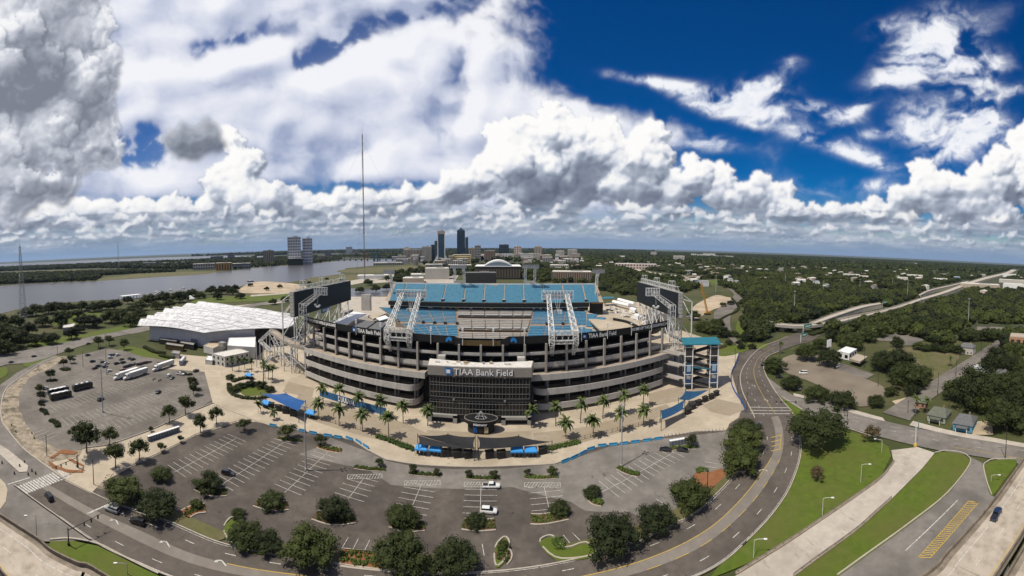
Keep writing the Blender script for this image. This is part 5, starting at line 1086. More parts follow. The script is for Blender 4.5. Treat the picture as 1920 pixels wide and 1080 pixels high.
# ---------------------------------------------------------------- barriers, bollards, railings
M_barr = mat('barrier_blue', (.03, .19, .36), .6, (.04, .24, .43), .8)
bar_px = [(512, 801), (567, 811), (587, 815), (615, 820), (634, 823), (655, 826), (672, 832), (686, 841), (1060, 868), (1077, 861), (1093, 853), (1108, 845), (1129, 839), (1150, 837), (1170, 835), (1191, 832), (1213, 829), (1234, 826)]
for i, (x, y) in enumerate(bar_px):
    p = P(x, y); j = i + 1 if i not in (7, 17) else i - 1; q = P(*bar_px[j]); a = math.atan2(q.y - p.y, q.x - p.x)
    e = empty('water_barrier', (p.x, p.y, .5), 'blue crowd barrier on the lot edge, %s from the left in the %s row' % ((nth(i), 'left hand') if i < 8 else (nth(i - 8), 'right hand')), 'barrier', 'blue barriers along the plaza edge')
    c, s = math.cos(a), math.sin(a); prof = [(-.4, 0), (.4, 0), (.35, .25), (.16, .5), (.14, 1.05), (-.14, 1.05), (-.16, .5), (-.35, .25)]
    b = MB(); vs = [(p.x + l * c - w * s, p.y + l * s + w * c, .5 + h) for l in (-1.75, 1.75) for w, h in prof]; b.add(vs, [(k, (k + 1) % 8, 8 + (k + 1) % 8, 8 + k) for k in range(8)] + [tuple(range(7, -1, -1)), tuple(range(8, 16))]); b.build('body', M_barr, e)
    for l in (-.9, .9): MB().box((p.x + l * c, p.y + l * s, 1.2), (.8, .3, .22), a).build('lift_slot', M_navy, e)
bm = MB().tube((0, 0, 0), (0, 0, 1.1), .14, 7).mesh('bollard', M_greypanel)
bolls = [P(*Vector((1246, 821)).lerp(Vector((1363, 808)), k / 17)) for k in range(18)]
for i, p in enumerate(bolls): tag(link('bollard', bm, None, (p.x, p.y, .5)), 'grey bollard, %s from the left along the right plaza edge' % nth(i), 'bollard', 'grey bollards along the right plaza edge')
def railing(name, q, label, h=1.6, m=M_dark, sp=2.6, post=.10):
    pts = [P(*v) for v in q]; e = empty(name, (*pts[0].xy, .5), label, 'railing'); L = cat(pts, 8); acc = 0; last = L[0]; b = MB()
    for z in (.15, .85, h): 
        for a, c in zip(L[:-1], L[1:]): b.bar((a.x, a.y, .5 + z), (c.x, c.y, .5 + z), .05, .06)
    b.build('rails', m, e)['kind'] = 'stuff'; pm = MB().box((0, 0, 0), (post * 1.4, post * 1.4, h + .15)).mesh('post', m)
    for a, c in zip(L[:-1], L[1:]):
        d = (c - a).length
        while acc < d: v = a.lerp(c, acc / d); link('post', pm, e, (v.x - pts[0].x, v.y - pts[0].y, 0)); acc += sp
        acc -= d
    return e
railing('plaza_railing', [(560, 778), (594, 787), (640, 800), (704, 816)], 'black railing along the left plaza edge below the palms'); railing('plaza_railing', [(1086, 828), (1140, 815), (1190, 803), (1238, 794)], 'black railing along the right plaza edge below the palms')
railing('plaza_railing', [(704, 818), (735, 829), (775, 846)], 'black railing behind the left hedge by the black sails'); railing('plaza_railing', [(1020, 846), (1055, 838), (1086, 830)], 'black railing behind the right hedge by the black sails')
railing('blue_railing', [(1398, 775), (1393, 760), (1378, 738), (1371, 720), (1372, 700), (1381, 682), (1386, 664)], 'blue mesh railing along the ring road footway', 1.2, mat('rail_blue', (.05, .12, .38), .6), 1.6, .2)
railing('yard_railing', [(1300, 668), (1330, 663), (1378, 664)], 'row of grey posts across the right plaza', .9, M_greypanel, 2.5)
# message wall below the left ramps
mw = empty('message_wall', (*P(640, 755).xy, .5), 'long blue message wall with white letters under the left ramps', 'wall'); a, c = P(600, 744), P(724, 781)
L = [a.lerp(c, k / 6) for k in range(7)]; MB().wallstrip([v.xy for v in L], .4, .5, 4.0).build('panel', mat('wall_blue', (.02, .09, .22), .6, (.035, .14, .30), .4), mw)
d = (c - a).normalized(); nrm = Vector((d.y, -d.x, 0)); nrm = nrm if nrm.y < 0 else -nrm
b = MB(); text_map(b, 'DUUUVAL', lambda u, v: tuple(a.lerp(c, .31 + .26 * u).xy + nrm.xy * .4) + (1.0 + 2.8 * v,), .05); b.build('lettering', M_letter, mw)
# portable toilets
def toilet(name_base):
    e = empty('portable_toilet', (0, 0, .5)); MB().box((0, 0, .5), (1.15, 1.15, 2.1)).build('cabin', mat('toilet_grey', (.30, .32, .34), .6, (.36, .38, .40), 1.0)); return e
def make_toilet(p, a, label, group):
    e = empty('portable_toilet', (p.x, p.y, .5), label, 'toilet', group); c, s = math.cos(a), math.sin(a)
    MB().box((p.x, p.y, .5), (1.15, 1.15, 2.05), a).build('cabin', mat('toilet_grey', (.10, .13, .16), .6, (.14, .17, .2), 1.0), e); MB().box((p.x, p.y, 2.56), (1.22, 1.22, .22), a).build('roof', M_letter, e); MB().box((p.x + s * .6, p.y - c * .6, .6), (.75, .06, 1.8), a).build('door', mat('toilet_door', (.18, .20, .23), .6), e)
a, c = P(280, 829), P(334, 811); n = int((c - a).length / 1.3)
for k in range(n + 1): make_toilet(a.lerp(c, k / n), math.atan2(c.y - a.y, c.x - a.x), 'portable toilet with white roof, %s from the left on the sidewalk row' % nth(k), 'row of portable toilets on the sidewalk')
a, c = P(1258, 838), P(1281, 834)
for k in range(5): make_toilet(a.lerp(c, k / 4), 0, 'portable toilet behind the two black saloons, %s from the left' % nth(k), 'portable toilets in the right hand lot')
# ---------------------------------------------------------------- lamp posts and signals
def flood_pole(px, py, h, i, label):
    p = P(px, py); e = empty('lot_light_pole', (p.x, p.y, .4), label, 'light pole', 'tall grey light poles of the car parks')
    MB().tube((p.x, p.y, .4), (p.x, p.y, h), .30, 7, .16).build('pole', mat('galvanised', (.30, .31, .33), .5, (.36, .37, .38), .6), e); MB().tube((p.x, p.y, .4), (p.x, p.y, 1.3), .5, 8).build('footing', M_conc, e)
    for a in range(4): MB().box((p.x + 1.0 * math.cos(a * 1.571), p.y + 1.0 * math.sin(a * 1.571), h - .3), (.8, .5, .3), a * 1.571).build('lamp', M_greypanel, e)
    MB().bar((p.x - 1, p.y, h - .4), (p.x + 1, p.y, h - .4), .12, .12).build('cross_arm', M_greypanel, e)
flood_pole(574, 884, 24, 0, 'tall grey light pole standing in the dark lot left of the black sails'); flood_pole(1165, 877, 23.5, 1, 'tall grey light pole on the shrub island in the right lot'); flood_pole(193, 775, 28, 2, 'tall grey light pole in the middle of the coach park'); flood_pole(200, 703, 28, 3, 'tall grey light pole among the parked cars of the coach park')
def street_lamp(px, py, tx, ty, side, i, label, m=None):
    p = P(px, py); h = ZAT(tx, ty, p); m = m or mat('lamp_aluminium', (.50, .50, .48), .45); e = empty('street_lamp', (p.x, p.y, .4), label, 'street lamp', 'street lamps along the roads'); t = Vector((p.y, -p.x, 0)).normalized() * side
    MB().tube((p.x, p.y, .4), (p.x, p.y, h), .13, 6, .08).build('pole', m, e); q = Vector((p.x, p.y, h)); b = MB(); pts = [q, q + t * .8 + Vector((0, 0, .35)), q + t * 2.6 + Vector((0, 0, .5))]
    for u, v in zip(pts[:-1], pts[1:]): b.tube(u, v, .07, 5)
    b.build('arm', m, e); c = pts[-1]; MB().box((c.x + t.x * .3, c.y + t.y * .3, c.z - .12), (.9, .35, .2), math.atan2(t.y, t.x)).build('lamp', M_letter, e)
for i, a in enumerate([(1614, 906, 1617, 872, 1, 'silver street lamp in the middle of the right meadow edge'), (1542, 968, 1543, 935, 1, 'silver street lamp on the meadow edge below the round bush'), (1413, 1048, 1414, 1013, 1, 'silver street lamp at the lower tip of the right meadow'), (1858, 905, 1859, 892, 1, 'short silver street lamp on the small lawn by the highway barrier'), (1653, 850, 1656, 826, -1, 'silver street lamp at the top corner of the meadow'), (69, 1009, 64, 969, -1, 'grey street lamp on the left apron beside the highway'), (239, 1080, 240, 1058, -1, 'silver street lamp on the lower left grass verge')]): street_lamp(*a[:5], i, a[5])
def dark_pole(px, py, ty, label, arms=0):
    p = P(px, py); h = ZAT(px, ty, p); e = empty('dark_pole', (p.x, p.y, .4), label, 'pole', 'dark posts and utility poles'); MB().tube((p.x, p.y, .4), (p.x, p.y, h), .17, 6, .12).build('pole', M_dark, e)
    if arms: MB().bar((p.x - 1.2, p.y, h - .6), (p.x + 1.2, p.y, h - .6), .14, .14).build('cross_arm', M_dark, e)
    else: MB().box((p.x, p.y, h), (.6, .35, .25)).build('lamp', M_dark, e)
for a in [(176, 911, 862, 'dark post on the verge left of the big roadside oaks'), (147, 880, 854, 'dark post by the orange garden beds'), (88, 856, 817, 'dark post on the bare verge by the curved approach'), (1326, 928, 884, 'dark post in the mulch bed by the right lot'), (1588, 797, 757, 'dark post on the street above the right meadow'), (1646, 726, 700, 'dark post on the grass right of the dirt lot'), (1758, 742, 700, 'dark post beside the side street, nearest the palms'), (1792, 706, 672, 'dark post half way up the side street'), (1702, 776, 752, 'dark post at the mouth of the side street'), (1885, 862, 801, 'tall dark post on the small lawn by the highway'), (1383, 741, 706, 'dark lamp post on the ring road footway'), (1400, 768, 737, 'dark post at the right pedestrian crossing'), (1461, 672, 636, 'dark post beside the boulevard behind the dirt lot'), (1378, 690, 655, 'dark lamp post by the blue railing'), (156, 690, 660, 'dark post at the far edge of the coach park'), (188, 655, 632, 'dark post by the boulevard behind the coach park'), (108, 665, 640, 'dark post at the boulevard junction')]: dark_pole(*a)
for i, a in enumerate([(1618, 660, 608), (1620, 690, 655), (1674, 664, 634), (1840, 660, 622), (1737, 640, 622), (1590, 618, 590)]): dark_pole(*a, 'timber utility pole, %s from the left near the dirt lot' % nth(i), 1)
def mast_arm(px, py, ty, ex, ey, label):
    p = P(px, py); h = ZAT(px, ty, p); e = empty('signal_mast', (p.x, p.y, .4), label, 'traffic signal', 'traffic signal masts'); q = P(ex, ey, h); q = p + (q - p).normalized() * min((q.xy - p.xy).length, 17); q.z = h + .3
    MB().tube((p.x, p.y, .4), (p.x, p.y, h + .6), .20, 7, .15).build('pole', M_dark, e); MB().tube((p.x, p.y, h), q, .13, 6, .07).build('arm', M_dark, e); MB().tube((p.x, p.y, .4), (p.x, p.y, 1.2), .4, 8).build('footing', M_dark, e)
    for t in (.45, .65, .85):
        c = Vector((p.x, p.y, h)).lerp(q, t); s = MB().box((c.x, c.y, c.z - 1.0), (.4, .35, 1.1)).build('signal_head', M_dark, e); MB().box((c.x, c.y - .2, c.z - .3), (.2, .06, .2)).build('red_lens', mat('red_lens', (.35, .02, .02)), s)
mast_arm(129, 1025, 994, 197, 961, 'black traffic signal mast on the lower left verge reaching over the road'); mast_arm(1492, 757, 753, 1449, 753, 'black traffic signal mast above the right pedestrian crossing'); mast_arm(145, 878, 858, 95, 880, 'black traffic signal mast by the orange garden beds')
sg = P(1716, 838); e = empty('road_sign', (sg.x, sg.y, .4), 'green road sign panel on a post at the head of the exit ramp', 'road sign'); zs = ZAT(1722, 800, sg); MB().tube((sg.x, sg.y, .4), (sg.x, sg.y, zs + 1.5), .18, 6).build('post', M_steel, e)
sp_ = MB().box((sg.x + 1.6, sg.y - .3, zs - 1.3), (3.4, .2, 2.8), .5).build('panel', mat('sign_green', (.015, .12, .10), .5), e); b = MB()
for z in (.5, 1.2, 1.9): b.box((sg.x + 1.6 + .08, sg.y - .42, zs - 1.3 + z), (2.2, .05, .22), .5)
b.build('legend', M_letter, sp_)['kind'] = 'stuff'; MB().tube((sg.x, sg.y, .4), (sg.x, sg.y, 1.4), .9, 10, .7).build('yellow_base', M_yellow, e)
# orange planted beds and drums by the left junction
for q in [[(92, 858), (118, 842), (146, 847), (140, 852), (112, 850), (98, 860)], [(88, 862), (104, 872), (126, 880), (152, 882), (156, 874), (138, 868), (126, 860), (134, 860), (158, 872), (156, 886), (128, 886), (98, 876)]]: sheet('flower_bed', q, .60, M_mulch)
dr = MB().tube((0, 0, 0), (0, 0, 1.0), .32, 8, .24).mesh('traffic_drum', mat('drum_orange', (.10, .055, .03), .6, (.05, .045, .04), 3))
for i, (x, y) in enumerate([(4, 871), (27, 891), (37, 877), (53, 893), (60, 886), (67, 891), (46, 870), (22, 800), (30, 812), (60, 815), (64, 824)]): p = P(x, y); tag(link('traffic_drum', dr, None, (p.x, p.y, .45)), 'dark traffic drum, %s from the left by the approach lanes' % nth(sorted([4, 27, 37, 53, 60, 67, 46, 22, 30, 60.5, 64]).index(x if y != 815 else 60.5)), 'traffic drum', 'traffic drums by the approach lanes')
# ---------------------------------------------------------------- vegetation
from mathutils import noise as mnoise
def leaf_mat(name, c1, c2, tr=0.25):
    m = bpy.data.materials.new(name); m.use_nodes = True; nt = m.node_tree; b = nt.nodes['Principled BSDF']; L = nt.links
    oi = nt.nodes.new('ShaderNodeObjectInfo'); g = nt.nodes.new('ShaderNodeNewGeometry'); n = nt.nodes.new('ShaderNodeTexNoise'); n.inputs['Scale'].default_value = .45; n.inputs['Detail'].default_value = 3
    L.new(g.outputs['Position'], n.inputs['Vector']); a = nt.nodes.new('ShaderNodeMath'); a.operation = 'ADD'; L.new(oi.outputs['Random'], a.inputs[0]); L.new(n.outputs['Fac'], a.inputs[1])
    n2 = nt.nodes.new('ShaderNodeTexNoise'); n2.inputs['Scale'].default_value = .007; n2.inputs['Detail'].default_value = 3; L.new(g.outputs['Position'], n2.inputs['Vector']); k2 = nt.nodes.new('ShaderNodeMath'); k2.operation = 'MULTIPLY_ADD'; k2.inputs[1].default_value = 1.6; k2.inputs[2].default_value = -.8; L.new(n2.outputs['Fac'], k2.inputs[0]); a2 = nt.nodes.new('ShaderNodeMath'); a2.operation = 'ADD'; L.new(a.outputs[0], a2.inputs[0]); L.new(k2.outputs[0], a2.inputs[1]); a = a2
    r = nt.nodes.new('ShaderNodeMapRange'); r.inputs['From Min'].default_value = .35; r.inputs['From Max'].default_value = 1.5; L.new(a.outputs[0], r.inputs['Value'])
    mx = nt.nodes.new('ShaderNodeMix'); mx.data_type = 'RGBA'; mx.inputs[6].default_value = (*c1, 1); mx.inputs[7].default_value = (*c2, 1); L.new(r.outputs[0], mx.inputs['Factor']); L.new(mx.outputs[2], b.inputs['Base Color'])
    b.inputs['Roughness'].default_value = .75; b.inputs['Specular IOR Level'].default_value = .2
    return m
M_leaf = leaf_mat('oak_leaves', (.008, .013, .004), (.038, .048, .010)); M_wood = leaf_mat('woodland_leaves', (.007, .012, .005), (.050, .062, .012)); M_palm = leaf_mat('palm_fronds', (.040, .062, .018), (.085, .105, .030)); M_shrub = leaf_mat('shrub_leaves', (.030, .055, .010), (.075, .11, .02))
M_rust = leaf_mat('bronze_leaves', (.055, .045, .02), (.09, .06, .03))
M_bark = mat('bark', (.07, .058, .045), .9, (.11, .095, .075), 2.0); M_palmbark = mat('palm_bark', (.10, .085, .065), .9, (.15, .13, .10), 1.5, stretch=(1, 1, 4))
def leaves(b, r, c, rad, n, size, squash=.8, shell=.55):
    for _ in range(n):
        th = r.uniform(0, 6.2832); u = r.uniform(-1, 1); q = math.sqrt(1 - u * u); k = shell + (1 - shell) * r.random() ** .5
        d = Vector((q * math.cos(th), q * math.sin(th), u)); p = Vector(c) + Vector((d.x, d.y, d.z * squash)) * rad * k
        nrm = (d * .9 + Vector((r.uniform(-1, 1), r.uniform(-1, 1), r.uniform(-.4, 1.2)))).normalized(); a = nrm.orthogonal().normalized(); a = (a * math.cos(th) + nrm.cross(a) * math.sin(th)); e = nrm.cross(a); s = size * r.uniform(.6, 1.3)
        b.add([p - a * s - e * s * .6, p + a * s - e * s * .6, p + a * s * .7 + e * s * .7, p - a * s * .7 + e * s * .7], [(0, 1, 2, 3)])
def ball(b, c, rx, rz, r, n=6, m=4):
    vs = [(c[0], c[1], c[2] - rz)]
    for i in range(1, m):
        ph = math.pi * i / m
        for k in range(n): j = r.uniform(.8, 1.15); vs.append((c[0] + rx * j * math.sin(ph) * math.cos(6.283 * k / n), c[1] + rx * j * math.sin(ph) * math.sin(6.283 * k / n), c[2] - rz * j * math.cos(ph)))
    vs.append((c[0], c[1], c[2] + rz)); fs = []
    for k in range(n): fs.append((0, 1 + (k + 1) % n, 1 + k)); fs.append((len(vs) - 1, 1 + (m - 2) * n + k, 1 + (m - 2) * n + (k + 1) % n))
    for i in range(m - 2):
        for k in range(n): a = 1 + i * n; fs.append((a + k, a + (k + 1) % n, a + n + (k + 1) % n, a + n + k))
    b.add(vs, fs)
def crown(seed, nl, per, size, w=.5, zc=.52, hz=.30, mat_=None, name='crown'):
    """unit crown: about 1 wide, leafy clumps round limbs"""
    r = random.Random(seed); b = MB()
    for k in range(nl):
        a = 2.4 * k + r.uniform(-.5, .5); rad = w * math.sqrt((k + .5) / nl) * r.uniform(.62, 1.12); z = zc + hz * (1 - (rad / w) ** 2) * r.uniform(.2, 1.0) - r.uniform(0, .10) - .06 * (k % 3)
        s = r.uniform(.10, .20) * (.50 / w) ** -.2; c = (rad * .84 * math.cos(a), rad * .84 * math.sin(a), z)
        ball(b, c, s * .62, s * .5, r); leaves(b, r, c, s * 1.12, per, size)
    return b.mesh(name, mat_ or M_leaf)
def trunk(seed, h=.45, r0=.028, limbs=5):
    r = random.Random(seed); b = MB(); p = Vector((0, 0, 0)); t = Vector((r.uniform(-.02, .02), r.uniform(-.02, .02), h * .55)); b.tube(p, t, r0, 7, r0 * .75)
    for k in range(limbs):
        a = 6.283 * k / limbs + r.uniform(-.4, .4); q = t + Vector((math.cos(a) * .17, math.sin(a) * .17, h * r.uniform(.25, .5))); b.tube(t, q, r0 * .55, 5, r0 * .3); b.tube(q, q + Vector((math.cos(a) * .13, math.sin(a) * .13, .12)), r0 * .3, 4, r0 * .12)
    return b.mesh('trunk', M_bark)
CROWNS = [crown(100 + k, 34, 120, .0155, .54, .50, .27) for k in range(6)]; LIGHT = [crown(200 + k, 17, 80, .021, .46, .60, .26) for k in range(3)]; TRUNKS = [trunk(300 + k) for k in range(3)]; TALLT = [trunk(320 + k, .62, .024, 5) for k in range(2)]
BRONZE = crown(240, 16, 80, .021, .46, .60, .26, M_rust)
def tree(p, w, label, group, kind='oak', hs=1.0, name='oak_tree', rz=None, sink=0.0):
    hs = hs * rnd.uniform(.86, 1.14)
    e = empty(name, (p.x, p.y, .4 - sink * w), label, 'tree', group); e.scale = (w, w, w * hs); e.rotation_euler = (0, 0, rnd.uniform(0, 6.28) if rz is None else rz)
    if kind == 'oak': link('crown', rnd.choice(CROWNS), e); link('trunk', rnd.choice(TRUNKS), e)
    else: link('crown', BRONZE if kind == 'bronze' else rnd.choice(LIGHT), e); link('trunk', rnd.choice(TALLT), e)
    return e
def wpx(px, py, w): p = P(px, py); return p, w * math.hypot(math.hypot(p.x, p.y), 0) / F
def grove(lst, what, where, group, kind='oak', hs=1.0, name='oak_tree', k=1.0, sink=0.0):
    lst = sorted(lst)
    for i, a in enumerate(lst):
        p, w = wpx(a[0], a[1], a[2]); tree(p, w * k, '%s, %s from left %s' % (what, nth(i), where), group, a[3] if len(a) > 3 else kind, hs, name, None, sink)
grove([(230, 938, 80), (296, 964, 84), (303, 900, 46), (392, 918, 60), (462, 1018, 70), (500, 1030, 62), (580, 1052, 108), (752, 1066, 108), (850, 1068, 98), (1145, 1034, 112), (1228, 995, 86), (1292, 952, 88), (1388, 884, 84), (1396, 845, 78), (1400, 817, 64)], 'big dark oak', 'along the inner kerb of the ring road', 'big oaks along the ring road', 'oak', .74, k=1.0, sink=.08)
grove([(510, 948, 58), (627, 970, 70), (756, 984, 70), (893, 985, 45), (1050, 963, 46), (1111, 932, 40), (944, 1030, 26), (447, 972, 32), (369, 953, 28)], 'dark oak on an island', 'in the dark lot', 'oaks on the islands of the dark lot', 'oak', .72, k=.98, sink=.12)
grove([(163, 852, 60), (141, 823, 26), (206, 837, 36), (217, 880, 48), (262, 865, 42), (302, 849, 20), (318, 795, 32), (348, 781, 37), (376, 813, 33), (406, 797, 31), (458, 810, 30), (283, 811, 11), (338, 832, 15)], 'sidewalk tree with bare trunk', 'along the tan sidewalk', 'trees along the tan sidewalk', 'tall', 1.0, 'street_tree', 1.12)
grove([(75, 739, 22), (77, 752, 22), (95, 713, 22), (120, 691, 22), (133, 682, 18), (130, 668, 20), (361, 731, 26), (363, 742, 24), (185, 652, 24), (205, 648, 22), (233, 656, 22), (78, 768, 18)], 'small tree', 'round the edge of the coach park', 'small trees round the coach park', 'tall', .9, 'street_tree', 1.1)
grove([(440, 735, 24), (452, 728, 22), (470, 725, 24), (490, 728, 26), (505, 736, 22), (432, 712, 20)], 'leafy tree', 'on the lawn circle left of the ramps', 'trees on the lawn circle', 'oak', .8, k=1.0, sink=.12)
grove([(540, 824, 40), (601, 837, 27), (712, 877, 21), (774, 889, 21), (819, 893, 17), (879, 897, 18), (926, 899, 20), (990, 894, 16), (1035, 893, 23), (1296, 840, 29)], 'young tree on a planted island', 'below the tan plaza', 'young trees on the islands below the plaza', 'tall', .85, 'street_tree', 1.1)
grove([(1452, 697, 44), (1484, 730, 40), (1531, 752, 50), (1577, 764, 54), (1512, 677, 43), (1553, 687, 45)], 'round dark oak', 'round the dirt lot', 'oaks round the dirt lot', 'oak', .95, k=1.1, sink=.14)
p, w = wpx(1530, 840, 118); tree(p, w, 'huge spreading oak at the tip of the right meadow', 'oaks of the right meadow', 'oak', .8)
p, w = wpx(1634, 831, 38); tree(p, w, 'bronze leaved tree on the meadow below the street', 'oaks of the right meadow', 'bronze', 1.0, 'street_tree'); p, w = wpx(1532, 902, 34); tree(p, w, 'small round bronze bush tree alone on the right meadow', 'oaks of the right meadow', 'bronze', .85, 'street_tree')
grove([(1657, 694, 54), (1685, 698, 62), (1709, 728, 62), (1690, 720, 48), (1725, 715, 44), (1683, 652, 26), (1670, 742, 26), (1642, 762, 34), (1712, 742, 30)], 'leafy tree', 'in the thicket left of the side street', 'trees in the thicket by the side street', 'oak', 1.0, k=1.1, sink=.14)
grove([(1830, 760, 92), (1800, 748, 60), (1883, 806, 78), (1905, 780, 80), (1870, 705, 66), (1905, 735, 70), (1895, 700, 60), (1925, 800, 70), (1860, 740, 60), (1848, 775, 48), (1900, 680, 50)], 'dense dark tree', 'among the houses at the right edge', 'trees among the houses at the right edge', 'oak', 1.0, k=1.1, sink=.14)
grove([(1722 + k * 15, 656 + (k % 2) * 2 + k * 1.2, 22) for k in range(6)] + [(1600, 655, 44), (1585, 650, 36), (1625, 640, 40), (1650, 632, 34), (1700, 622, 40), (1745, 620, 36), (1770, 626, 38), (1815, 640, 36), (1850, 640, 34), (1600, 628, 44), (1560, 640, 30), (1640, 622, 40), (1540, 655, 30)], 'dark tree', 'in the hedge row behind the dry meadow', 'trees behind the dry meadow', 'oak', 1.0, k=1.1, sink=.14)
grove([(80, 612, 32), (113, 613, 34), (158, 611, 36), (174, 614, 32), (209, 606, 34), (226, 600, 34), (244, 612, 30), (260, 600, 32), (91, 588, 32), (67, 592, 34), (48, 594, 26), (107, 586, 30), (129, 585, 30), (153, 583, 30), (175, 585, 28), (191, 581, 28), (215, 581, 28), (279, 572, 30), (306, 569, 30), (336, 567, 32), (250, 588, 28), (262, 582, 26), (134, 636, 28), (97, 645, 30), (83, 640, 26), (148, 624, 26), (21, 652, 50), (5, 664, 44), (38, 640, 40), (54, 628, 30), (60, 648, 26), (10, 632, 40), (295, 580, 24), (318, 578, 22), (240, 570, 20), (30, 615, 30), (0, 612, 36), (120, 596, 24), (145, 597, 24)], 'park tree', 'between the river and the boulevard', 'park trees between the river and the boulevard', 'oak', 1.0, k=1.12, sink=.14)
grove([(416, 552, 20), (435, 553, 20), (397, 552, 20), (451, 560, 18), (408, 562, 18), (375, 560, 20), (360, 556, 22), (440, 546, 16), (425, 545, 16), (345, 560, 22), (512, 571, 16), (535, 566, 16), (560, 552, 12), (580, 533, 8), (612, 526, 8), (640, 527, 8), (500, 545, 10), (470, 538, 10), (525, 540, 10), (675, 548, 16), (705, 547, 18), (725, 544, 14), (690, 536, 16), (745, 530, 18), (760, 524, 16), (728, 527, 14)], 'small far tree', 'between the event hall and the river', 'trees between the event hall and the river', 'oak', 1.0, k=1.15, sink=.14)
grove([(1318, 622, 34), (1335, 626, 32), (1345, 618, 28), (1355, 632, 26), (1400, 640, 30), (1420, 640, 26), (1376, 632, 20), (1366, 648, 14), (1390, 655, 16), (1410, 655, 14), (1385, 646, 12), (1300, 600, 24), (1400, 610, 30), (1420, 600, 36), (1430, 620, 36), (1410, 585, 30), (1445, 600, 36), (1395, 575, 22), (1370, 572, 14), (1355, 576, 12), (1470, 606, 36), (1150, 540, 24), (1165, 535, 24), (1130, 530, 22), (1140, 520, 22), (1185, 545, 18), (1115, 535, 20), (1180, 520, 22), (1200, 528, 16)], 'dark tree', 'behind the right end of the stadium', 'trees behind the right end of the stadium', 'oak', 1.0, k=1.1, sink=.14)
# palms
fr = MB()
for s in (-1, 1):
    A = []; B = []
    for k in range(7):
        t = k / 6; x = t * 1.0; z = .30 * math.sin(t * 2.3) - .30 * t * t; wdt = .17 * math.sin(math.pi * min(1, t * .9 + .12)) + .01
        A.append((x, 0, z)); B.append((x + .04, s * wdt, z - .07 - .05 * t))
    for k in range(6): 
        fr.add([A[k], B[k], B[k + 1], A[k + 1]], [(0, 1, 2, 3)])
FROND = fr.mesh('frond', M_palm)
ptm = MB(); 
for k in range(6): ptm.tube((0, 0, k / 6), (0, 0, (k + 1) / 6), .055 - .003 * k, 7, .047 - .003 * k)
PTRUNK = ptm.mesh('trunk', M_palmbark); PBALL = MB(); ball(PBALL, (0, 0, 0), .09, .12, random.Random(1)); PBALL = PBALL.mesh('crown_shaft', M_palmbark)
def palm(p, h, rad, label, group, n=26):
    e = empty('palm_tree', (p.x, p.y, .5), label, 'palm', group); h *= rnd.uniform(.86, 1.12); e.rotation_euler = (R(rnd.uniform(-4, 4)), R(rnd.uniform(-4, 4)), rnd.uniform(0, 6.28)); t = link('trunk', PTRUNK, e); t.scale = (5 * h / 9, 5 * h / 9, h); s = link('crown_shaft', PBALL, e, (0, 0, h)); s.scale = (4, 4, 5)
    for k in range(n):
        f = link('frond', FROND, e, (0, 0, h + .2), (0, -R(rnd.uniform(-50, 68)), k * 2.4 + rnd.uniform(-.2, .2))); q = rad * rnd.uniform(.85, 1.1); f.scale = (q, q, q)
    return e
back = [(606, 760), (639, 765), (674, 775), (713, 786), (756, 795), (802, 801), (996, 804), (1042, 801), (1088, 795), (1130, 787), (1171, 779), (1206, 767)]; front = [(598, 787), (636, 801), (680, 812), (729, 821), (1061, 824), (1113, 824), (1162, 812), (1206, 802)]
for i, q in enumerate(back): palm(P(*q), 8.2, 3.7, 'date palm in the row nearest the stadium, %s from the left' % nth(i), 'date palms on the plaza')
for i, q in enumerate(front): palm(P(*q), 7.4, 3.8, 'date palm in the row nearest the railing, %s from the left' % nth(i), 'date palms on the plaza')
for i, (x, y, h) in enumerate(sorted([(494, 718, 13), (497, 712, 9), (503, 714, 8.5), (511, 715, 8.5), (436, 697, 8), (448, 698, 8.5), (459, 694, 7), (472, 698, 7), (484, 776, 3.5), (513, 788, 4.0)])): palm(P(x, y), h, 2.9, 'slim palm left of the ramps, %s from the left' % nth(i), 'slim palms left of the ramps', 18)
for i, (x, y, h) in enumerate(sorted([(1716, 780, 7.5), (1738, 777, 7), (1776, 742, 6), (1463, 664, 8), (1782, 688, 6), (1612, 650, 13), (1640, 640, 10)])): palm(P(x, y), h, 2.8, 'slim palm beyond the ring road, %s from the left' % nth(i), 'slim palms beyond the ring road', 18)
# shrubs and hedges: leaf clumps filling a bed
M_darkmulch = mat('dark_mulch', (.075, .045, .025), .95, (.12, .065, .035), .8)
def hedge(q, wid, h, label, cat_='hedge', m=None, size=.16, dens=9, bed=None, name='hedge'):
    pts = [P(*v) for v in q]; L = cat([v for v in pts], 6) if len(pts) > 2 else [pts[0].lerp(pts[1], k / 6) for k in range(7)]; r = random.Random(len(label) + int(pts[0].x)); b = MB()
    for a, c in zip(L[:-1], L[1:]):
        d = (c - a).length; n = max(1, int(d * dens * wid / 2.6))
        for _ in range(n):
            t = r.random(); v = a.lerp(c, t); u = (c - a).normalized(); s = r.uniform(-.5, .5) * wid; rad = h * r.uniform(.4, .6); cc = (v.x - u.y * s, v.y + u.x * s, .5 + rad * .8); ball(b, cc, rad * .6, rad * .6, r, 5, 3); leaves(b, r, cc, rad * 1.1, 14, size, 1.0)
    e = empty(name, (*L[0].xy, .5), label, cat_, 'hedges and shrub beds'); b.build('foliage', m or M_shrub, e)
    if bed: MB().wallstrip([v.xy for v in L], wid * 1.5, .45, .62).build('kerb', M_kerb, e); MB().wallstrip([v.xy for v in L], wid * 1.22, .5, .67).build('mulch_bed', M_mulch if bed is M_mulch else M_darkmulch, e)
    return e
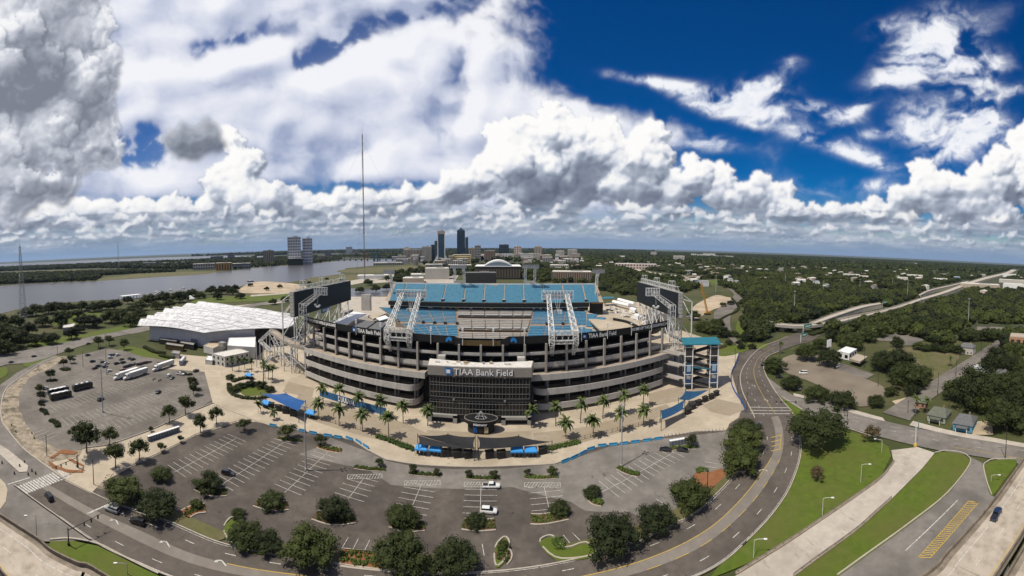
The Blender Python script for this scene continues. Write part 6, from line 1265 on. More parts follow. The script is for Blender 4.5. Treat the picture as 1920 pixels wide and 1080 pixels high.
for a in [([(704, 820), (735, 831), (775, 847)], 2.6, 1.3, 'dark hedge along the left plaza edge beside the black sails'), ([(1022, 846), (1055, 839), (1086, 831)], 2.6, 1.3, 'dark hedge along the right plaza edge beside the black sails'), ([(665, 878), (695, 882), (722, 883)], 1.6, .8, 'shrub island below the plaza, first from the left', 'shrub bed', None, .16, 9, M_kerb), ([(768, 889), (795, 892), (827, 893)], 1.6, .8, 'shrub island below the plaza, second from the left', 'shrub bed', None, .16, 9, M_kerb), ([(874, 897), (905, 899), (936, 899)], 1.6, .8, 'shrub island below the plaza, third from the left', 'shrub bed', None, .16, 9, M_kerb), ([(984, 897), (1015, 898), (1045, 896)], 1.6, .8, 'shrub island below the plaza, fourth from the left', 'shrub bed', None, .16, 9, M_kerb),
          ([(1160, 879), (1178, 888), (1198, 893)], 2.0, 1.0, 'shrub strip at the foot of the right light pole', 'shrub bed', None, .16, 9, M_kerb), ([(1104, 930), (1115, 942), (1130, 946)], 2.4, 1.0, 'shrub strip left of the right lot stalls', 'shrub bed', None, .16, 9, M_kerb), ([(1255, 845), (1275, 841), (1305, 841)], 2.0, .9, 'shrub strip behind the two black saloons', 'shrub bed', None, .16, 8, M_kerb), ([(1305, 888), (1318, 884), (1324, 888)], 2.4, 1.0, 'clipped hedge at the corner of the orange mulch bed', 'hedge'),
          ([(522, 823), (540, 827), (566, 829)], 2.0, .9, 'shrub bed on the island below the left blue barriers', 'shrub bed', None, .16, 8, M_kerb), ([(598, 838), (620, 845), (640, 847)], 2.6, .9, 'shrub and mulch island left of the lot light pole', 'shrub bed', None, .16, 6, M_mulch), ([(1040, 1015), (1050, 1025), (1052, 1035)], 2.6, 1.1, 'clipped round shrub on the lower lot island', 'hedge'), ([(868, 985), (895, 988), (928, 986)], 3.2, .7, 'shrub ring under the island oak beside the white car', 'shrub bed', None, .16, 6, M_kerb), ([(995, 976), (1020, 976), (1062, 968)], 3.0, .7, 'shrub ring under the island oak by the lower lot', 'shrub bed', None, .16, 6, M_kerb),
          ([(735, 982), (760, 990), (795, 988)], 3.0, .6, 'shrub ring under the island oak left of the white car', 'shrub bed', None, .16, 6, M_kerb), ([(590, 968), (625, 978), (665, 974)], 3.0, .6, 'shrub ring under the third island oak', 'shrub bed', None, .16, 5, M_kerb), ([(480, 944), (510, 952), (540, 950)], 3.0, .6, 'shrub ring under the second island oak', 'shrub bed', None, .16, 5, M_kerb), ([(370, 915), (395, 925), (425, 925)], 3.0, .7, 'shrub ring beside the black car on the lot', 'shrub bed', None, .16, 6, M_kerb), ([(345, 968), (365, 958), (385, 955)], 3.0, .8, 'shrub bed at the lot entrance on the left', 'shrub bed', None, .16, 6, M_mulch),
          ([(640, 1048), (680, 1053), (715, 1056)], 4.0, 1.0, 'low shrubs between the big oaks on the roadside strip', 'shrub bed', None, .16, 5, M_mulch), ([(940, 1035), (945, 1045), (938, 1055)], 3.0, 1.0, 'shrub island at the lower lot exit', 'shrub bed', None, .16, 6, M_kerb), ([(95, 790), (105, 795), (110, 803)], 3.0, 1.2, 'shrub clump on the coach park island', 'shrub bed', M_leaf), ([(75, 770), (85, 775), (88, 780)], 2.5, 1.0, 'shrub clump at the coach park edge', 'shrub bed', M_leaf), ([(115, 693), (122, 696), (132, 694)], 3.0, 1.2, 'shrub clump under the far coach park trees', 'shrub bed', M_leaf), ([(88, 716), (95, 716), (105, 714)], 3.0, 1.2, 'shrub clump at the far left of the coach park', 'shrub bed', M_leaf),
          ([(338, 700), (350, 704), (360, 704)], 2.5, 1.2, 'shrub island beside the white pickup near the hall', 'shrub bed', M_leaf), ([(430, 722), (433, 738), (450, 747), (480, 750), (510, 745)], 2.4, 1.5, 'dark hedge round the lawn circle left of the ramps', 'hedge', M_leaf), ([(436, 718), (455, 712), (475, 712)], 2.4, 1.8, 'dark hedge behind the lawn circle left of the ramps', 'hedge', M_leaf), ([(300, 668), (315, 672), (325, 674)], 3.0, 2.0, 'clipped hedge beside the guard hut', 'hedge', M_leaf), ([(270, 652), (290, 662), (310, 664)], 3.0, 2.0, 'hedge below the event hall service sheds', 'hedge', M_leaf),
          ([(1372, 560), (1385, 580), (1360, 595), (1335, 610)], 2.5, 1.6, 'long dark hedge along the curved back road', 'hedge', M_leaf), ([(1330, 650), (1345, 655), (1360, 650)], 4.0, 1.6, 'bronze shrub bed on the right traffic circle', 'shrub bed', M_rust), ([(1560, 612), (1590, 600), (1615, 590)], 5.0, 3.0, 'dark hedge between the highway ramps', 'hedge', M_leaf), ([(1520, 630), (1545, 622), (1570, 615)], 5.0, 3.5, 'dark hedge below the flyover', 'hedge', M_leaf)]: hedge(*a)
sheet('lawn', [(446, 724), (460, 718), (484, 718), (500, 726), (502, 738), (480, 742), (456, 740)], .58, M_lawn, 4)
for q in [[(1345, 645), (1395, 650), (1405, 655), (1360, 668), (1330, 660)], [(1385, 600), (1400, 605), (1400, 640), (1440, 645), (1425, 655), (1395, 640), (1380, 620)]]: sheet('lawn', q, .57, M_lawn, 3)
# planting strip along the inner kerb of the ring road
def strip_px(name, f0, f1, a, c, m, z):
    A = [x + (x - y).normalized() * f0 for x, y in list(zip(rA, rB))[a:c]]; B = [x + (x - y).normalized() * f1 for x, y in list(zip(rA, rB))[a:c]]
    return struct(MB().strip([(v.x, v.y, z) for v in A], [(v.x, v.y, z) for v in B]).build(name, m))
strip_px('roadside_grass', .3, 5.2, 7, 19, M_drygrass, .62); strip_px('roadside_grass', .3, 5.5, 24, 44, M_drygrass, .62); strip_px('roadside_grass', .3, 5.5, 52, 60, M_drygrass, .62); strip_px('roadside_mulch', .3, 5.0, 60, 92, M_drygrass, .62)
for q in [[(1300, 890), (1310, 882), (1326, 886), (1352, 878), (1362, 890), (1330, 920), (1305, 915)]]: sheet('mulch_bed', q, .66, M_mulch)
for q in [[(1012, 1020), (1025, 1008), (1040, 1010), (1060, 1030), (1098, 1020), (1118, 1040), (1080, 1050), (1040, 1048)], [(420, 990), (440, 972), (470, 1000), (500, 1036), (460, 1034), (430, 1018)], [(928, 1030), (945, 1010), (955, 1020), (948, 1050), (930, 1064)]]: sheet('roadside_island', q, .64, M_lawn, 3); kerb(cat([P(*v) for v in q], 3, True), .4, .2, .42)
# ---------------------------------------------------------------- woodland too far or too thick to count
def inpoly(x, y, q):
    r = False; n = len(q); j = n - 1
    for i in range(n):
        if (q[i][1] > y) != (q[j][1] > y) and x < (q[j][0] - q[i][0]) * (y - q[i][1]) / (q[j][1] - q[i][1]) + q[i][0]: r = not r
        j = i
    return r
CLEAR = [[(1505, 616), (1518, 604), (1560, 588), (1612, 572), (1660, 566), (1665, 580), (1625, 590), (1540, 620)], [(1555, 603), (1610, 588), (1660, 580), (1722, 558), (1770, 544), (1816, 527), (1850, 517), (1885, 509), (1900, 504), (1920, 504), (1905, 519), (1870, 529), (1832, 542), (1782, 561), (1734, 576), (1665, 598), (1585, 620)], [(1718, 556), (1745, 541), (1815, 524), (1820, 536), (1760, 556), (1728, 566)], [(1455, 615), (1500, 618), (1580, 606), (1660, 590), (1660, 582), (1580, 598), (1500, 608), (1455, 608)],
         [(1790, 534), (1880, 527), (1960, 535), (1960, 543), (1880, 548), (1830, 545), (1800, 540)], [(1148, 492), (1222, 508), (1292, 516), (1332, 515), (1332, 522), (1290, 524), (1220, 517), (1150, 500)], [(1296, 532), (1330, 523), (1365, 525), (1345, 537)]]
WN = {}
def woodland(name, poly, dens, w, label, seed, proto, clear=True, jit=.5, thin=None):
    """scatter crowns over a patch of ground given by photograph pixels"""
    r = random.Random(seed); ys = [q[1] for q in poly]; xs_ = [q[0] for q in poly]; x0, x1, y0, y1 = min(xs_), max(xs_), min(ys), max(ys); pts = []; sc = []; s = y0
    d = P((x0 + x1) / 2, y0); step = w * dens
    # march outward in rings of constant ground spacing
    dmax = max(P(x, y0).xy.length for x in (x0, (x0 + x1) / 2, x1)); dmax = min(dmax, 9000); dmin = min(P(x, y1).xy.length for x in (x0, (x0 + x1) / 2, x1)); rad = dmin
    a0, a1 = (x0 - 960) / F, (x1 - 960) / F
    while rad < dmax:
        n = max(1, int(rad * (a1 - a0) / step))
        for k in range(n):
            a = a0 + (a1 - a0) * (k + r.random()) / n; q = rad + r.uniform(-.6, .6) * step; X_, Y_ = q * math.sin(a), q * math.cos(a)
            pxx = 960 + a * F; d3 = CR.transposed() @ Vector((X_, Y_, -HCAM)); pyy = Y0 - F * d3.y / math.hypot(d3.x, d3.z)
            if not inpoly(pxx, pyy, poly): continue
            if clear and any(inpoly(pxx, pyy, c) for c in CLEAR): continue
            if clear and q > 700 and mnoise.noise(Vector((X_ / 150, Y_ / 110, 3.0))) < -.30: continue
            if thin and thin[0] < pxx < thin[1] and r.random() < thin[2]: continue
            pts.append((X_, Y_, .3)); sc.append(w * r.uniform(1 - jit, 1 + jit))
        rad += step * .9
    me = bpy.data.meshes.new(name); me.from_pydata(pts, [], []); at = me.attributes.new('sc', 'FLOAT', 'POINT'); at.data.foreach_set('value', sc)
    o = link(name, me); tag(o, label, 'woodland', None, 'stuff'); md = o.modifiers.new('scatter', 'NODES')
    if proto.name not in WN:
        g = bpy.data.node_groups.new('scatter', 'GeometryNodeTree'); g.interface.new_socket('Geometry', in_out='INPUT', socket_type='NodeSocketGeometry'); g.interface.new_socket('Geometry', in_out='OUTPUT', socket_type='NodeSocketGeometry')
        i_, o_, ip, oi, na, rv = (g.nodes.new(t) for t in ('NodeGroupInput', 'NodeGroupOutput', 'GeometryNodeInstanceOnPoints', 'GeometryNodeObjectInfo', 'GeometryNodeInputNamedAttribute', 'FunctionNodeRandomValue'))
        po = bpy.data.objects.new(proto.name, proto); oi.inputs['Object'].default_value = po; oi.inputs['As Instance'].default_value = True; na.data_type = 'FLOAT'; na.inputs['Name'].default_value = 'sc'; rv.data_type = 'FLOAT_VECTOR'; rv.inputs[0].default_value = (0, 0, 0); rv.inputs[1].default_value = (.1, .1, 6.28)
        g.links.new(i_.outputs[0], ip.inputs['Points']); g.links.new(oi.outputs['Geometry'], ip.inputs['Instance']); g.links.new(na.outputs[0], ip.inputs['Scale']); g.links.new(rv.outputs[0], ip.inputs['Rotation']); g.links.new(ip.outputs[0], o_.inputs[0]); WN[proto.name] = g
    md.node_group = WN[proto.name]; return len(pts)
def wcrown(seed, nl, per, size, nm):
    r = random.Random(seed); b = MB()
    for k in range(nl):
        a = 2.4 * k; rad = .5 * math.sqrt((k + .5) / nl) * r.uniform(.7, 1); z = .30 + .34 * (1 - (rad / .5) ** 2) * r.uniform(.4, 1); c = (rad * .8 * math.cos(a), rad * .8 * math.sin(a), z); s = r.uniform(.17, .24); ball(b, c, s * .8, s * .75, r, 6, 4); leaves(b, r, c, s, per, size)
    ball(b, (0, 0, .22), .4, .22, r, 7, 3); return b.mesh(nm, M_wood)
W_near = wcrown(1, 9, 34, .055, 'near_crown'); W_mid = wcrown(2, 6, 16, .09, 'mid_crown'); W_far = wcrown(3, 5, 9, .12, 'far_crown')
tot = 0
tot += woodland('woodland', [(1405, 640), (1398, 600), (1400, 566), (1380, 545), (1345, 535), (1320, 524), (1960, 560), (1960, 610), (1832, 608), (1800, 632), (1745, 618), (1690, 612), (1620, 612), (1600, 616), (1575, 620), (1545, 632), (1520, 618), (1460, 622), (1445, 640)], .78, 12, 'dense dark woodland either side of the far highway', 1, W_near)
tot += woodland('woodland', [(1960, 560), (1320, 524), (1180, 512), (1100, 505), (1000, 502), (1000, 491), (1960, 516)], .80, 14, 'broad wooded suburb beyond the highway', 2, W_mid)
tot += woodland('woodland', [(1960, 516), (1000, 491), (800, 498), (775, 486), (640, 482), (640, 478), (960, 470), (1300, 474), (1500, 481), (1700, 489), (1960, 501)], .95, 26, 'distant wooded plain under the skyline', 3, W_far, True, .5, (735, 1095, .82))
tot += woodland('woodland', [(1960, 501), (1700, 489), (1500, 481), (1300, 474), (960, 470), (640, 474), (480, 480), (480, 475), (700, 468), (960, 466.5), (1300, 470.5), (1500, 477), (1700, 485), (1960, 497.5)], 1.1, 60, 'farthest belt of woods along the horizon', 4, W_far, False)
tot += woodland('woodland', [(1115, 545), (1112, 506), (1180, 514), (1300, 524), (1330, 536), (1300, 545), (1240, 560), (1180, 556)], 1.0, 12, 'trees behind the right black board', 10, W_near)
tot += woodland('woodland', [(440, 506), (470, 502), (545, 497), (590, 494), (640, 487), (640, 480), (560, 480), (480, 486)], 1.5, 18, 'trees on the far bank round the riverside towers', 11, W_mid, False)
tot += woodland('woodland', [(-40, 537), (0, 534), (100, 529), (183, 526), (190, 517), (240, 514), (330, 510), (240, 509), (120, 512), (0, 515), (-40, 517)], .9, 15, 'dark trees along the far river bank', 5, W_mid, False)
tot += woodland('woodland', [(-40, 512), (0, 509), (180, 503), (330, 506), (400, 504), (480, 496), (480, 484), (400, 488), (240, 494), (0, 503), (-40, 506)], 1.15, 26, 'second belt of trees before the wide water', 6, W_far, False)
tot += woodland('woodland', [(-40, 497), (0, 494.5), (240, 484.5), (400, 479.5), (480, 477), (480, 474.5), (400, 476.5), (240, 481.8), (0, 492.2), (-40, 494)], 1.2, 60, 'dark wooded shore beyond the wide water', 7, W_far, False)
tot += woodland('woodland', [(740, 532), (740, 512), (820, 500), (1000, 498), (1180, 510), (1180, 530), (1110, 534), (1010, 530), (900, 512)], 1.4, 13, 'trees among the streets behind the far stand', 8, W_mid)
tot += woodland('woodland', [(1640, 640), (1600, 650), (1575, 645), (1600, 620), (1690, 615), (1745, 622), (1800, 638), (1960, 622), (1960, 680), (1900, 660), (1880, 640), (1830, 632), (1790, 652), (1740, 640), (1690, 626)], .9, 11, 'thick trees behind the dry meadow', 9, W_near)
print('woodland points', tot)
# flat ground cover under the far woods
M_floor = mat('forest_floor', (.030, .042, .016), .95, (.075, .078, .040), .03)
sheet('forest_floor', [(1405, 640), (1398, 600), (1400, 566), (1380, 545), (1345, 535), (1320, 524), (1180, 512), (1100, 505), (1000, 502), (900, 500), (900, 464.6), (1000, 464.6), (1200, 467), (1500, 477), (1700, 485), (1960, 497), (1960, 640), (1832, 612), (1800, 640), (1745, 622), (1690, 615), (1600, 616), (1545, 632), (1520, 618), (1460, 622), (1445, 640)], .08, M_floor)
sheet('forest_floor', [(-40, 516), (240, 506), (480, 496), (480, 471.5), (240, 480), (0, 491), (-40, 493.5)], .06, M_floor); sheet('forest_floor', [(480, 486), (700, 484), (900, 500), (900, 464.6), (700, 466), (480, 471.5)], .05, M_floor)
# ---------------------------------------------------------------- elevated highway passing close below
ZE = 7.5
cl = [P(x, y, ZE) for x, y in ((-60, 925), (0, 967), (67, 1010), (96, 1034), (144, 1058), (195, 1080))] + [Vector((-40, 50, ZE)), Vector((0, 53, ZE)), Vector((45, 49, ZE))] + [P(x, y, ZE) for x, y in ((1734, 1080), (1777, 1037), (1859, 945), (1921, 860), (1960, 812), (2000, 770))]
cl = cat(cl, 6)
def offs(line, o):
    out = []
    for i in range(len(line)):
        d = (line[min(i + 1, len(line) - 1)] - line[max(i - 1, 0)]); d.z = 0; d.normalize(); out.append(line[i] + Vector((d.y, -d.x, 0)) * o)
    return out
hw = empty('elevated_highway', (0, 45, .4), 'elevated pale concrete highway with dark stained barriers along the bottom corners', 'highway')
M_hw = mat('highway_concrete', (.40, .345, .28), .9, (.48, .42, .345), .15, col3=(.30, .255, .205), scale3=.35, con3=(.45, .7)); M_bar = mat('stained_barrier', (.13, .105, .08), .9, (.24, .20, .155), .5, stretch=(1, 1, .4))
half = len(cl) // 2
for o0, o1 in ((0, 13.2), (15.2, 28)):
    A, B = offs(cl, o0), offs(cl, o1); b = MB()
    for z, fl in ((ZE, False), (ZE - 1.1, True)): b.strip([(v.x, v.y, z) for v in (B if fl else A)], [(v.x, v.y, z) for v in (A if fl else B)])
    b.strip([(v.x, v.y, ZE - 1.1) for v in A], [(v.x, v.y, ZE) for v in A]); b.strip([(v.x, v.y, ZE) for v in B], [(v.x, v.y, ZE - 1.1) for v in B]); dk = b.build('carriageway', M_hw, hw)
    for o in (o0 + .2, o1 - .2): MB().wallstrip([v.xy for v in offs(cl, o)], .4, ZE + .004, ZE + .95).build('barrier', M_bar, dk)
    b = MB()
    for o in (o0 + 3.6, ): dashes(b, offs(cl, o), .22, 60, .05, ZE + .012)
    dashes(b, offs(cl, o0 + 7.6), .2, 3, 9, ZE + .012); b.build('painted_marking', M_white, dk)['kind'] = 'stuff'; b = MB(); dashes(b, offs(cl, o1 - 1.3), .2, 60, .05, ZE + .012); b.build('painted_marking', M_yellow, dk)['kind'] = 'stuff'
    dirt = MB().strip([(v.x, v.y, ZE + .006) for v in offs(cl, o0 + .4)], [(v.x, v.y, ZE + .006) for v in offs(cl, o0 + 1.7)]); dirt.build('gutter_grime', mat('grime', (.16, .13, .10), .95, (.30, .255, .205), .3), dk)
    for k in range(3, len(cl) - 3, 6):
        c = offs(cl, (o0 + o1) / 2)[k]; d = cl[k + 1] - cl[k - 1]; MB().box((c.x, c.y, .4), (1.6, o1 - o0 - 3, ZE - 1.5), math.atan2(d.y, d.x)).build('pier', M_colm, hw)
sheet('underpass_ground', [(-60, 1040), (0, 1020), (120, 1080), (300, 1180), (-60, 1180)], .3, mat('underpass_shade', (.03, .026, .022), .95, (.05, .045, .04), .4))  # dark void beneath the deck painted as a near-black ground colour
# guard rails on both sides of the exit ramp
for q, lb in (([(1676, 868), (1652, 898), (1599, 937), (1536, 980), (1440, 1043), (1380, 1080)], 'weathered guard rail along the meadow side of the exit ramp'), ([(1671, 938), (1640, 966), (1608, 995), (1536, 1048), (1488, 1084)], 'weathered guard rail along the lawn side of the exit ramp')): railing('guard_rail', q, lb, .75, mat('guard_rail', (.20, .175, .14), .7, (.28, .25, .21), .6), 3.0, .14); kerb(cat([P(*v) for v in q], 5), .7, .3, .45, mat('ramp_edge', (.22, .18, .14), .9, (.32, .27, .21), .4), 'ramp_edge')
# flyover crossing behind the dirt lot
fc = cat([P(x, y, 7) for x, y in ((1430, 603), (1456, 608), (1500, 611), (1545, 607), (1585, 600), (1620, 592), (1655, 584), (1700, 571), (1724, 562))], 4); fo = empty('flyover', (*fc[12].xy, .4), 'curved concrete flyover on piers behind the dirt lot', 'flyover'); A, B = offs(fc, -5), offs(fc, 5); b = MB(); b.strip([(v.x, v.y, 7) for v in A], [(v.x, v.y, 7) for v in B]); b.strip([(v.x, v.y, 5.6) for v in B], [(v.x, v.y, 5.6) for v in A]); b.build('deck', M_conc, fo)
for L in (A, B): MB().wallstrip([v.xy for v in L], .5, 5.4, 8.0).build('parapet', M_colm, fo)
for k in range(2, len(fc) - 1, 3): MB().box((*fc[k].xy, .4), (1.6, 6, 5.2), .3).build('pier', M_colm, fo)
for i, (x, y, w) in enumerate([(1514, 628, 20), (1507, 642, 12), (1660, 577, 16)]):
    p = P(x, y); z = 7.5 if i != 1 else 5.5; e = empty('gantry_sign', (p.x, p.y, .5), 'green highway gantry sign beyond the dirt lot, %s from the left' % ('second', 'first', 'third')[i], 'road sign', 'green gantry signs over the far highway'); wm_ = w * p.xy.length / F; MB().tube((p.x - wm_ / 2 - 1, p.y, .5), (p.x - wm_ / 2 - 1, p.y, z + 2), .3, 6).build('post', M_steel, e); MB().box((p.x, p.y, z), (wm_, .4, 3.2)).build('panel', mat('sign_teal', (.02, .20, .15), .5), e); MB().box((p.x, p.y - .26, z + 1), (wm_ * .7, .08, .8)).build('legend', M_letter, e)
# ---------------------------------------------------------------- vehicles
M_tyre = mat('tyre', (.015, .015, .015), .85); M_rim = mat('rim', (.35, .35, .36), .4, metal=.8); M_win = mat('car_glass', (.010, .012, .014), .1, spec=.6); M_hl = mat('headlight', (.7, .7, .68), .2); M_tl = mat('taillight', (.28, .01, .01), .3); M_trim = mat('plastic_trim', (.02, .02, .022), .7)
def paint(c, nm): return mat('paint_' + nm, c, .28, spec=.5, coat=.6)
PAINT = {'black': paint((.010, .010, .012), 'black'), 'white': paint((.72, .72, .70), 'white'), 'silver': paint((.36, .37, .38), 'silver'), 'grey': paint((.09, .095, .10), 'grey'), 'navy': paint((.012, .03, .08), 'navy'), 'teal': paint((.02, .12, .20), 'teal'), 'red': paint((.22, .02, .015), 'red'), 'green': paint((.02, .05, .03), 'green'), 'tan': paint((.24, .18, .11), 'tan')}
def loft(b, secs):
    """closed sections (lists of points) joined in order"""
    n = len(secs[0]); base = len(b.v); fs = []
    for s in secs: b.v += [tuple(p) for p in s]
    for i in range(len(secs) - 1):
        for k in range(n): b.f.append([base + i * n + k, base + (i + 1) * n + k, base + (i + 1) * n + (k + 1) % n, base + i * n + (k + 1) % n]); b.m.append(0)
    b.f.append([base + k for k in range(n)]); b.f.append([base + (len(secs) - 1) * n + k for k in reversed(range(n))]); b.m += [0, 0]
def sec(x, w, z0, z1, tuck=.88): h = z1 - z0; return [(x, -w * .94, z0), (x, -w, z0 + h * .35), (x, -w * .98, z0 + h * .75), (x, -w * tuck, z1), (x, w * tuck, z1), (x, w * .98, z0 + h * .75), (x, w, z0 + h * .35), (x, w * .94, z0)]
def wheel_meshes(r, w):
    b = MB(); b.tube((0, -w / 2, 0), (0, w / 2, 0), r, 12); t = b.mesh('tyre', M_tyre); b = MB(); b.tube((0, -w / 2 - .02, 0), (0, w / 2 + .02, 0), r * .6, 8); return t, b.mesh('rim', M_rim)
WH = wheel_meshes(.35, .24); WHB = wheel_meshes(.52, .32)
KINDS = {}
def car_kind(k):
    if k in KINDS: return KINDS[k]
    L, W_, body, cab, ax = {
        'sedan': (4.8, .92, [(-2.4, .78, .42, .86), (-2.25, .88, .24, .98), (-1.5, .92, .22, 1.02), (0, .92, .22, 1.0), (1.1, .92, .22, .96), (2.0, .88, .24, .86), (2.38, .74, .36, .70)], [(-1.75, .70, 1.0, 1.02), (-1.05, .74, 1.0, 1.40), (.1, .74, 1.0, 1.45), (1.15, .70, .97, 1.0)], (-1.45, 1.42)),
        'suv': (4.9, .97, [(-2.45, .88, .45, 1.05), (-2.35, .94, .30, 1.12), (-1.4, .97, .28, 1.14), (0, .97, .28, 1.12), (1.1, .97, .28, 1.08), (2.1, .92, .30, 1.0), (2.42, .80, .42, .84)], [(-2.40, .76, 1.1, 1.14), (-2.1, .80, 1.1, 1.68), (.1, .80, 1.1, 1.74), (1.25, .74, 1.08, 1.12)], (-1.45, 1.48)),
        'pickup': (5.8, 1.0, [(-2.9, .94, .55, 1.10), (-2.8, .98, .42, 1.12), (-1.0, .99, .42, 1.12), (-.9, .99, .40, 1.16), (1.1, .99, .40, 1.15), (2.5, .95, .40, 1.10), (2.88, .84, .50, .95)], [(-.85, .80, 1.14, 1.74), (-.75, .82, 1.14, 1.82), (.7, .82, 1.14, 1.84), (1.5, .76, 1.13, 1.17)], (-1.75, 1.85)),
        'van': (5.6, 1.0, [(-2.8, .94, .40, 1.25), (-2.7, .99, .32, 1.32), (0, 1.0, .30, 1.32), (1.6, .99, .30, 1.25), (2.5, .94, .32, 1.10), (2.8, .84, .42, .92)], [(-2.76, .86, 1.30, 2.1), (-2.6, .88, 1.30, 2.22), (1.0, .88, 1.30, 2.22), (2.0, .80, 1.20, 1.28)], (-1.75, 1.75))}[k]
    b = MB(); loft(b, [sec(*s) for s in body])
    if k == 'pickup': b.box((-1.9, 0, 1.121), (1.7, 1.5, .02))
    bm_ = b.mesh('body', PAINT['white'], smooth=False)
    b = MB(); loft(b, [sec(*s, .86) for s in cab]); gm = b.mesh('glasshouse', M_win); x0, x1 = cab[1][0], cab[2][0]; z = cab[1][3]; w = cab[1][1]
    b = MB(); b.add([(x0 - .02, -w * .87, z + .012), (x1 + .06, -w * .87, cab[2][3] + .012), (x1 + .06, w * .87, cab[2][3] + .012), (x0 - .02, w * .87, z + .012), (x0, -w * .9, z - .08), (x1, -w * .9, cab[2][3] - .08), (x1, w * .9, cab[2][3] - .08), (x0, w * .9, z - .08)], [(0, 1, 2, 3), (0, 4, 5, 1), (1, 5, 6, 2), (2, 6, 7, 3), (3, 7, 4, 0)])
    for xm in ((x0 + x1) / 2, x0 + .05):
        for s in (-1, 1): b.add([(xm - .05, s * w * .885, z - .05), (xm + .05, s * w * .885, z - .05), (xm + .05, s * w * 1.01, z - .42), (xm - .05, s * w * 1.01, z - .42)], [(0, 1, 2, 3)])
    rm = b.mesh('roof', PAINT['white']); hl = MB().box((L / 2 - .12, 0, 0), (.14, .34, .16)).mesh('headlight', M_hl); tl = MB().box((-L / 2 + .06, 0, 0), (.12, .2, .22)).mesh('taillight', M_tl)
    bedm = MB().box((-1.9, 0, 1.125), (1.7, 1.5, .03)).mesh('bed', M_trim) if k == 'pickup' else None
    KINDS[k] = (bm_, gm, rm, hl, tl, bedm, L, W_, body, ax); return KINDS[k]
def car(k, col, p, head, label, z=.45, group=None, name='car'):
    bm_, gm, rm, hl, tl, bedm, L, W_, body, ax = car_kind(k); e = empty(name, (p.x, p.y, z), label, {'sedan': 'car', 'suv': 'car', 'pickup': 'pickup', 'van': 'van'}[k], group); e.rotation_euler = (0, 0, head)
    for nm, me in (('body', bm_), ('roof', rm)):
        o = link(nm, me, e); o.material_slots[0].link = 'OBJECT'; o.material_slots[0].material = PAINT[col]
    link('glasshouse', gm, e)
    if bedm: link('bed', bedm, e)
    for x in ax:
        for s in (-1, 1): w = link('wheel', WH[0], e, (x, s * (W_ - .1), .35)); link('rim', WH[1], w)
    zf = (body[-2][2] + body[-2][3]) / 2 + .08
    for s in (-1, 1): link('headlight', hl, e, (0, s * W_ * .66, zf)); link('taillight', tl, e, (0, s * W_ * .78, zf + .08))
    return e
def heading(a, b): p, q = P(*a), P(*b); return math.atan2(q.y - p.y, q.x - p.x)
G1 = 'cars on the roads'
for k, col, q, hd, lb in [('suv', 'black', (92, 936), heading((92, 936), (70, 905)), 'black car just past the zebra crossing on the left'), ('suv', 'silver', (210, 961), heading((230, 968), (195, 955)), 'silver estate car waiting at the stop line'), ('suv', 'black', (258, 984), heading((275, 990), (240, 978)), 'black car queuing behind the silver estate car'), ('suv', 'black', (428, 892), heading((412, 888), (445, 895)), 'black car parked alone in the dark lot beside an island oak'), ('pickup', 'white', (921, 917), heading((900, 917), (945, 917)), 'white pickup parked across the head of a stall row'), ('suv', 'white', (917, 964), heading((900, 962), (935, 965)), 'white car parked behind the island oak below the pickup'), ('sedan', 'black', (1247, 847), heading((1262, 848), (1232, 845)), 'black saloon parked on the left by the portable toilets'), ('sedan', 'black', (1280, 848), heading((1265, 846), (1295, 850)), 'black saloon parked on the right by the portable toilets'),
                      ('van', 'white', (1506, 702), heading((1520, 702), (1490, 702)), 'white minibus standing in the middle of the dirt lot'), ('van', 'white', (1572, 689), heading((1563, 693), (1580, 685)), 'white van parked at the upper edge of the dirt lot'), ('suv', 'black', (1461, 709), heading((1450, 709), (1470, 709)), 'black car parked at the left corner of the dirt lot'), ('pickup', 'grey', (1493, 732), heading((1480, 730), (1505, 735)), 'grey pickup half hidden under the oak by the dirt lot'), ('suv', 'black', (1429, 686), heading((1430, 690), (1428, 680)), 'black car on the ring road beside the round oak'), ('sedan', 'grey', (1437, 693), heading((1437, 697), (1436, 690)), 'grey car following on the ring road beside the round oak'), ('sedan', 'black', (64, 670), heading((50, 672), (75, 668)), 'black car on the left boulevard before the junction'), ('sedan', 'grey', (21, 681), heading((10, 683), (30, 678)), 'dark car turning at the far left junction'), ('sedan', 'black', (166, 646), heading((150, 648), (180, 642)), 'black car on the boulevard behind the coach park'), ('sedan', 'black', (1424, 802), heading((1426, 812), (1422, 795)), 'black car almost hidden below the oaks by the right crossing'), ('suv', 'grey', (1325, 600), heading((1320, 602), (1330, 598)), 'grey truck parked behind the stair tower'), ('sedan', 'silver', (1335, 628), .3, 'silver car parked behind the right end of the stadium')]: car(k, col, P(*q), hd, lb, .46, G1)
pt_ = P(1868, 968, ZE); car('pickup', 'navy', pt_, heading((1862, 980), (1878, 950)), 'dark blue pickup driving on the elevated highway', ZE + .02, G1)
lot_cars = [(174, 680, 'black'), (178, 693, 'black'), (193, 681, 'black'), (200, 684, 'white'), (185, 689, 'black'), (197, 690, 'grey'), (205, 698, 'white'), (209, 668, 'teal'), (215, 667, 'navy'), (221, 668, 'white'), (207, 673, 'white'), (219, 684, 'black'), (228, 676, 'grey'), (231, 682, 'black'), (244, 674, 'black'), (249, 676, 'black'), (236, 690, 'grey'), (241, 689, 'black'), (246, 687, 'black'), (235, 696, 'red'), (230, 697, 'tan'), (254, 684, 'green'), (259, 685, 'tan'), (264, 685, 'black'), (270, 683, 'red'), (276, 682, 'black'), (280, 681, 'tan'), (269, 691, 'grey'), (165, 668, 'grey'), (189, 752, 'black'), (297, 738, 'black'), (317, 707, 'white'), (323, 711, 'green'), (368, 698, 'black'), (85, 731, 'white')]
cnt = {}
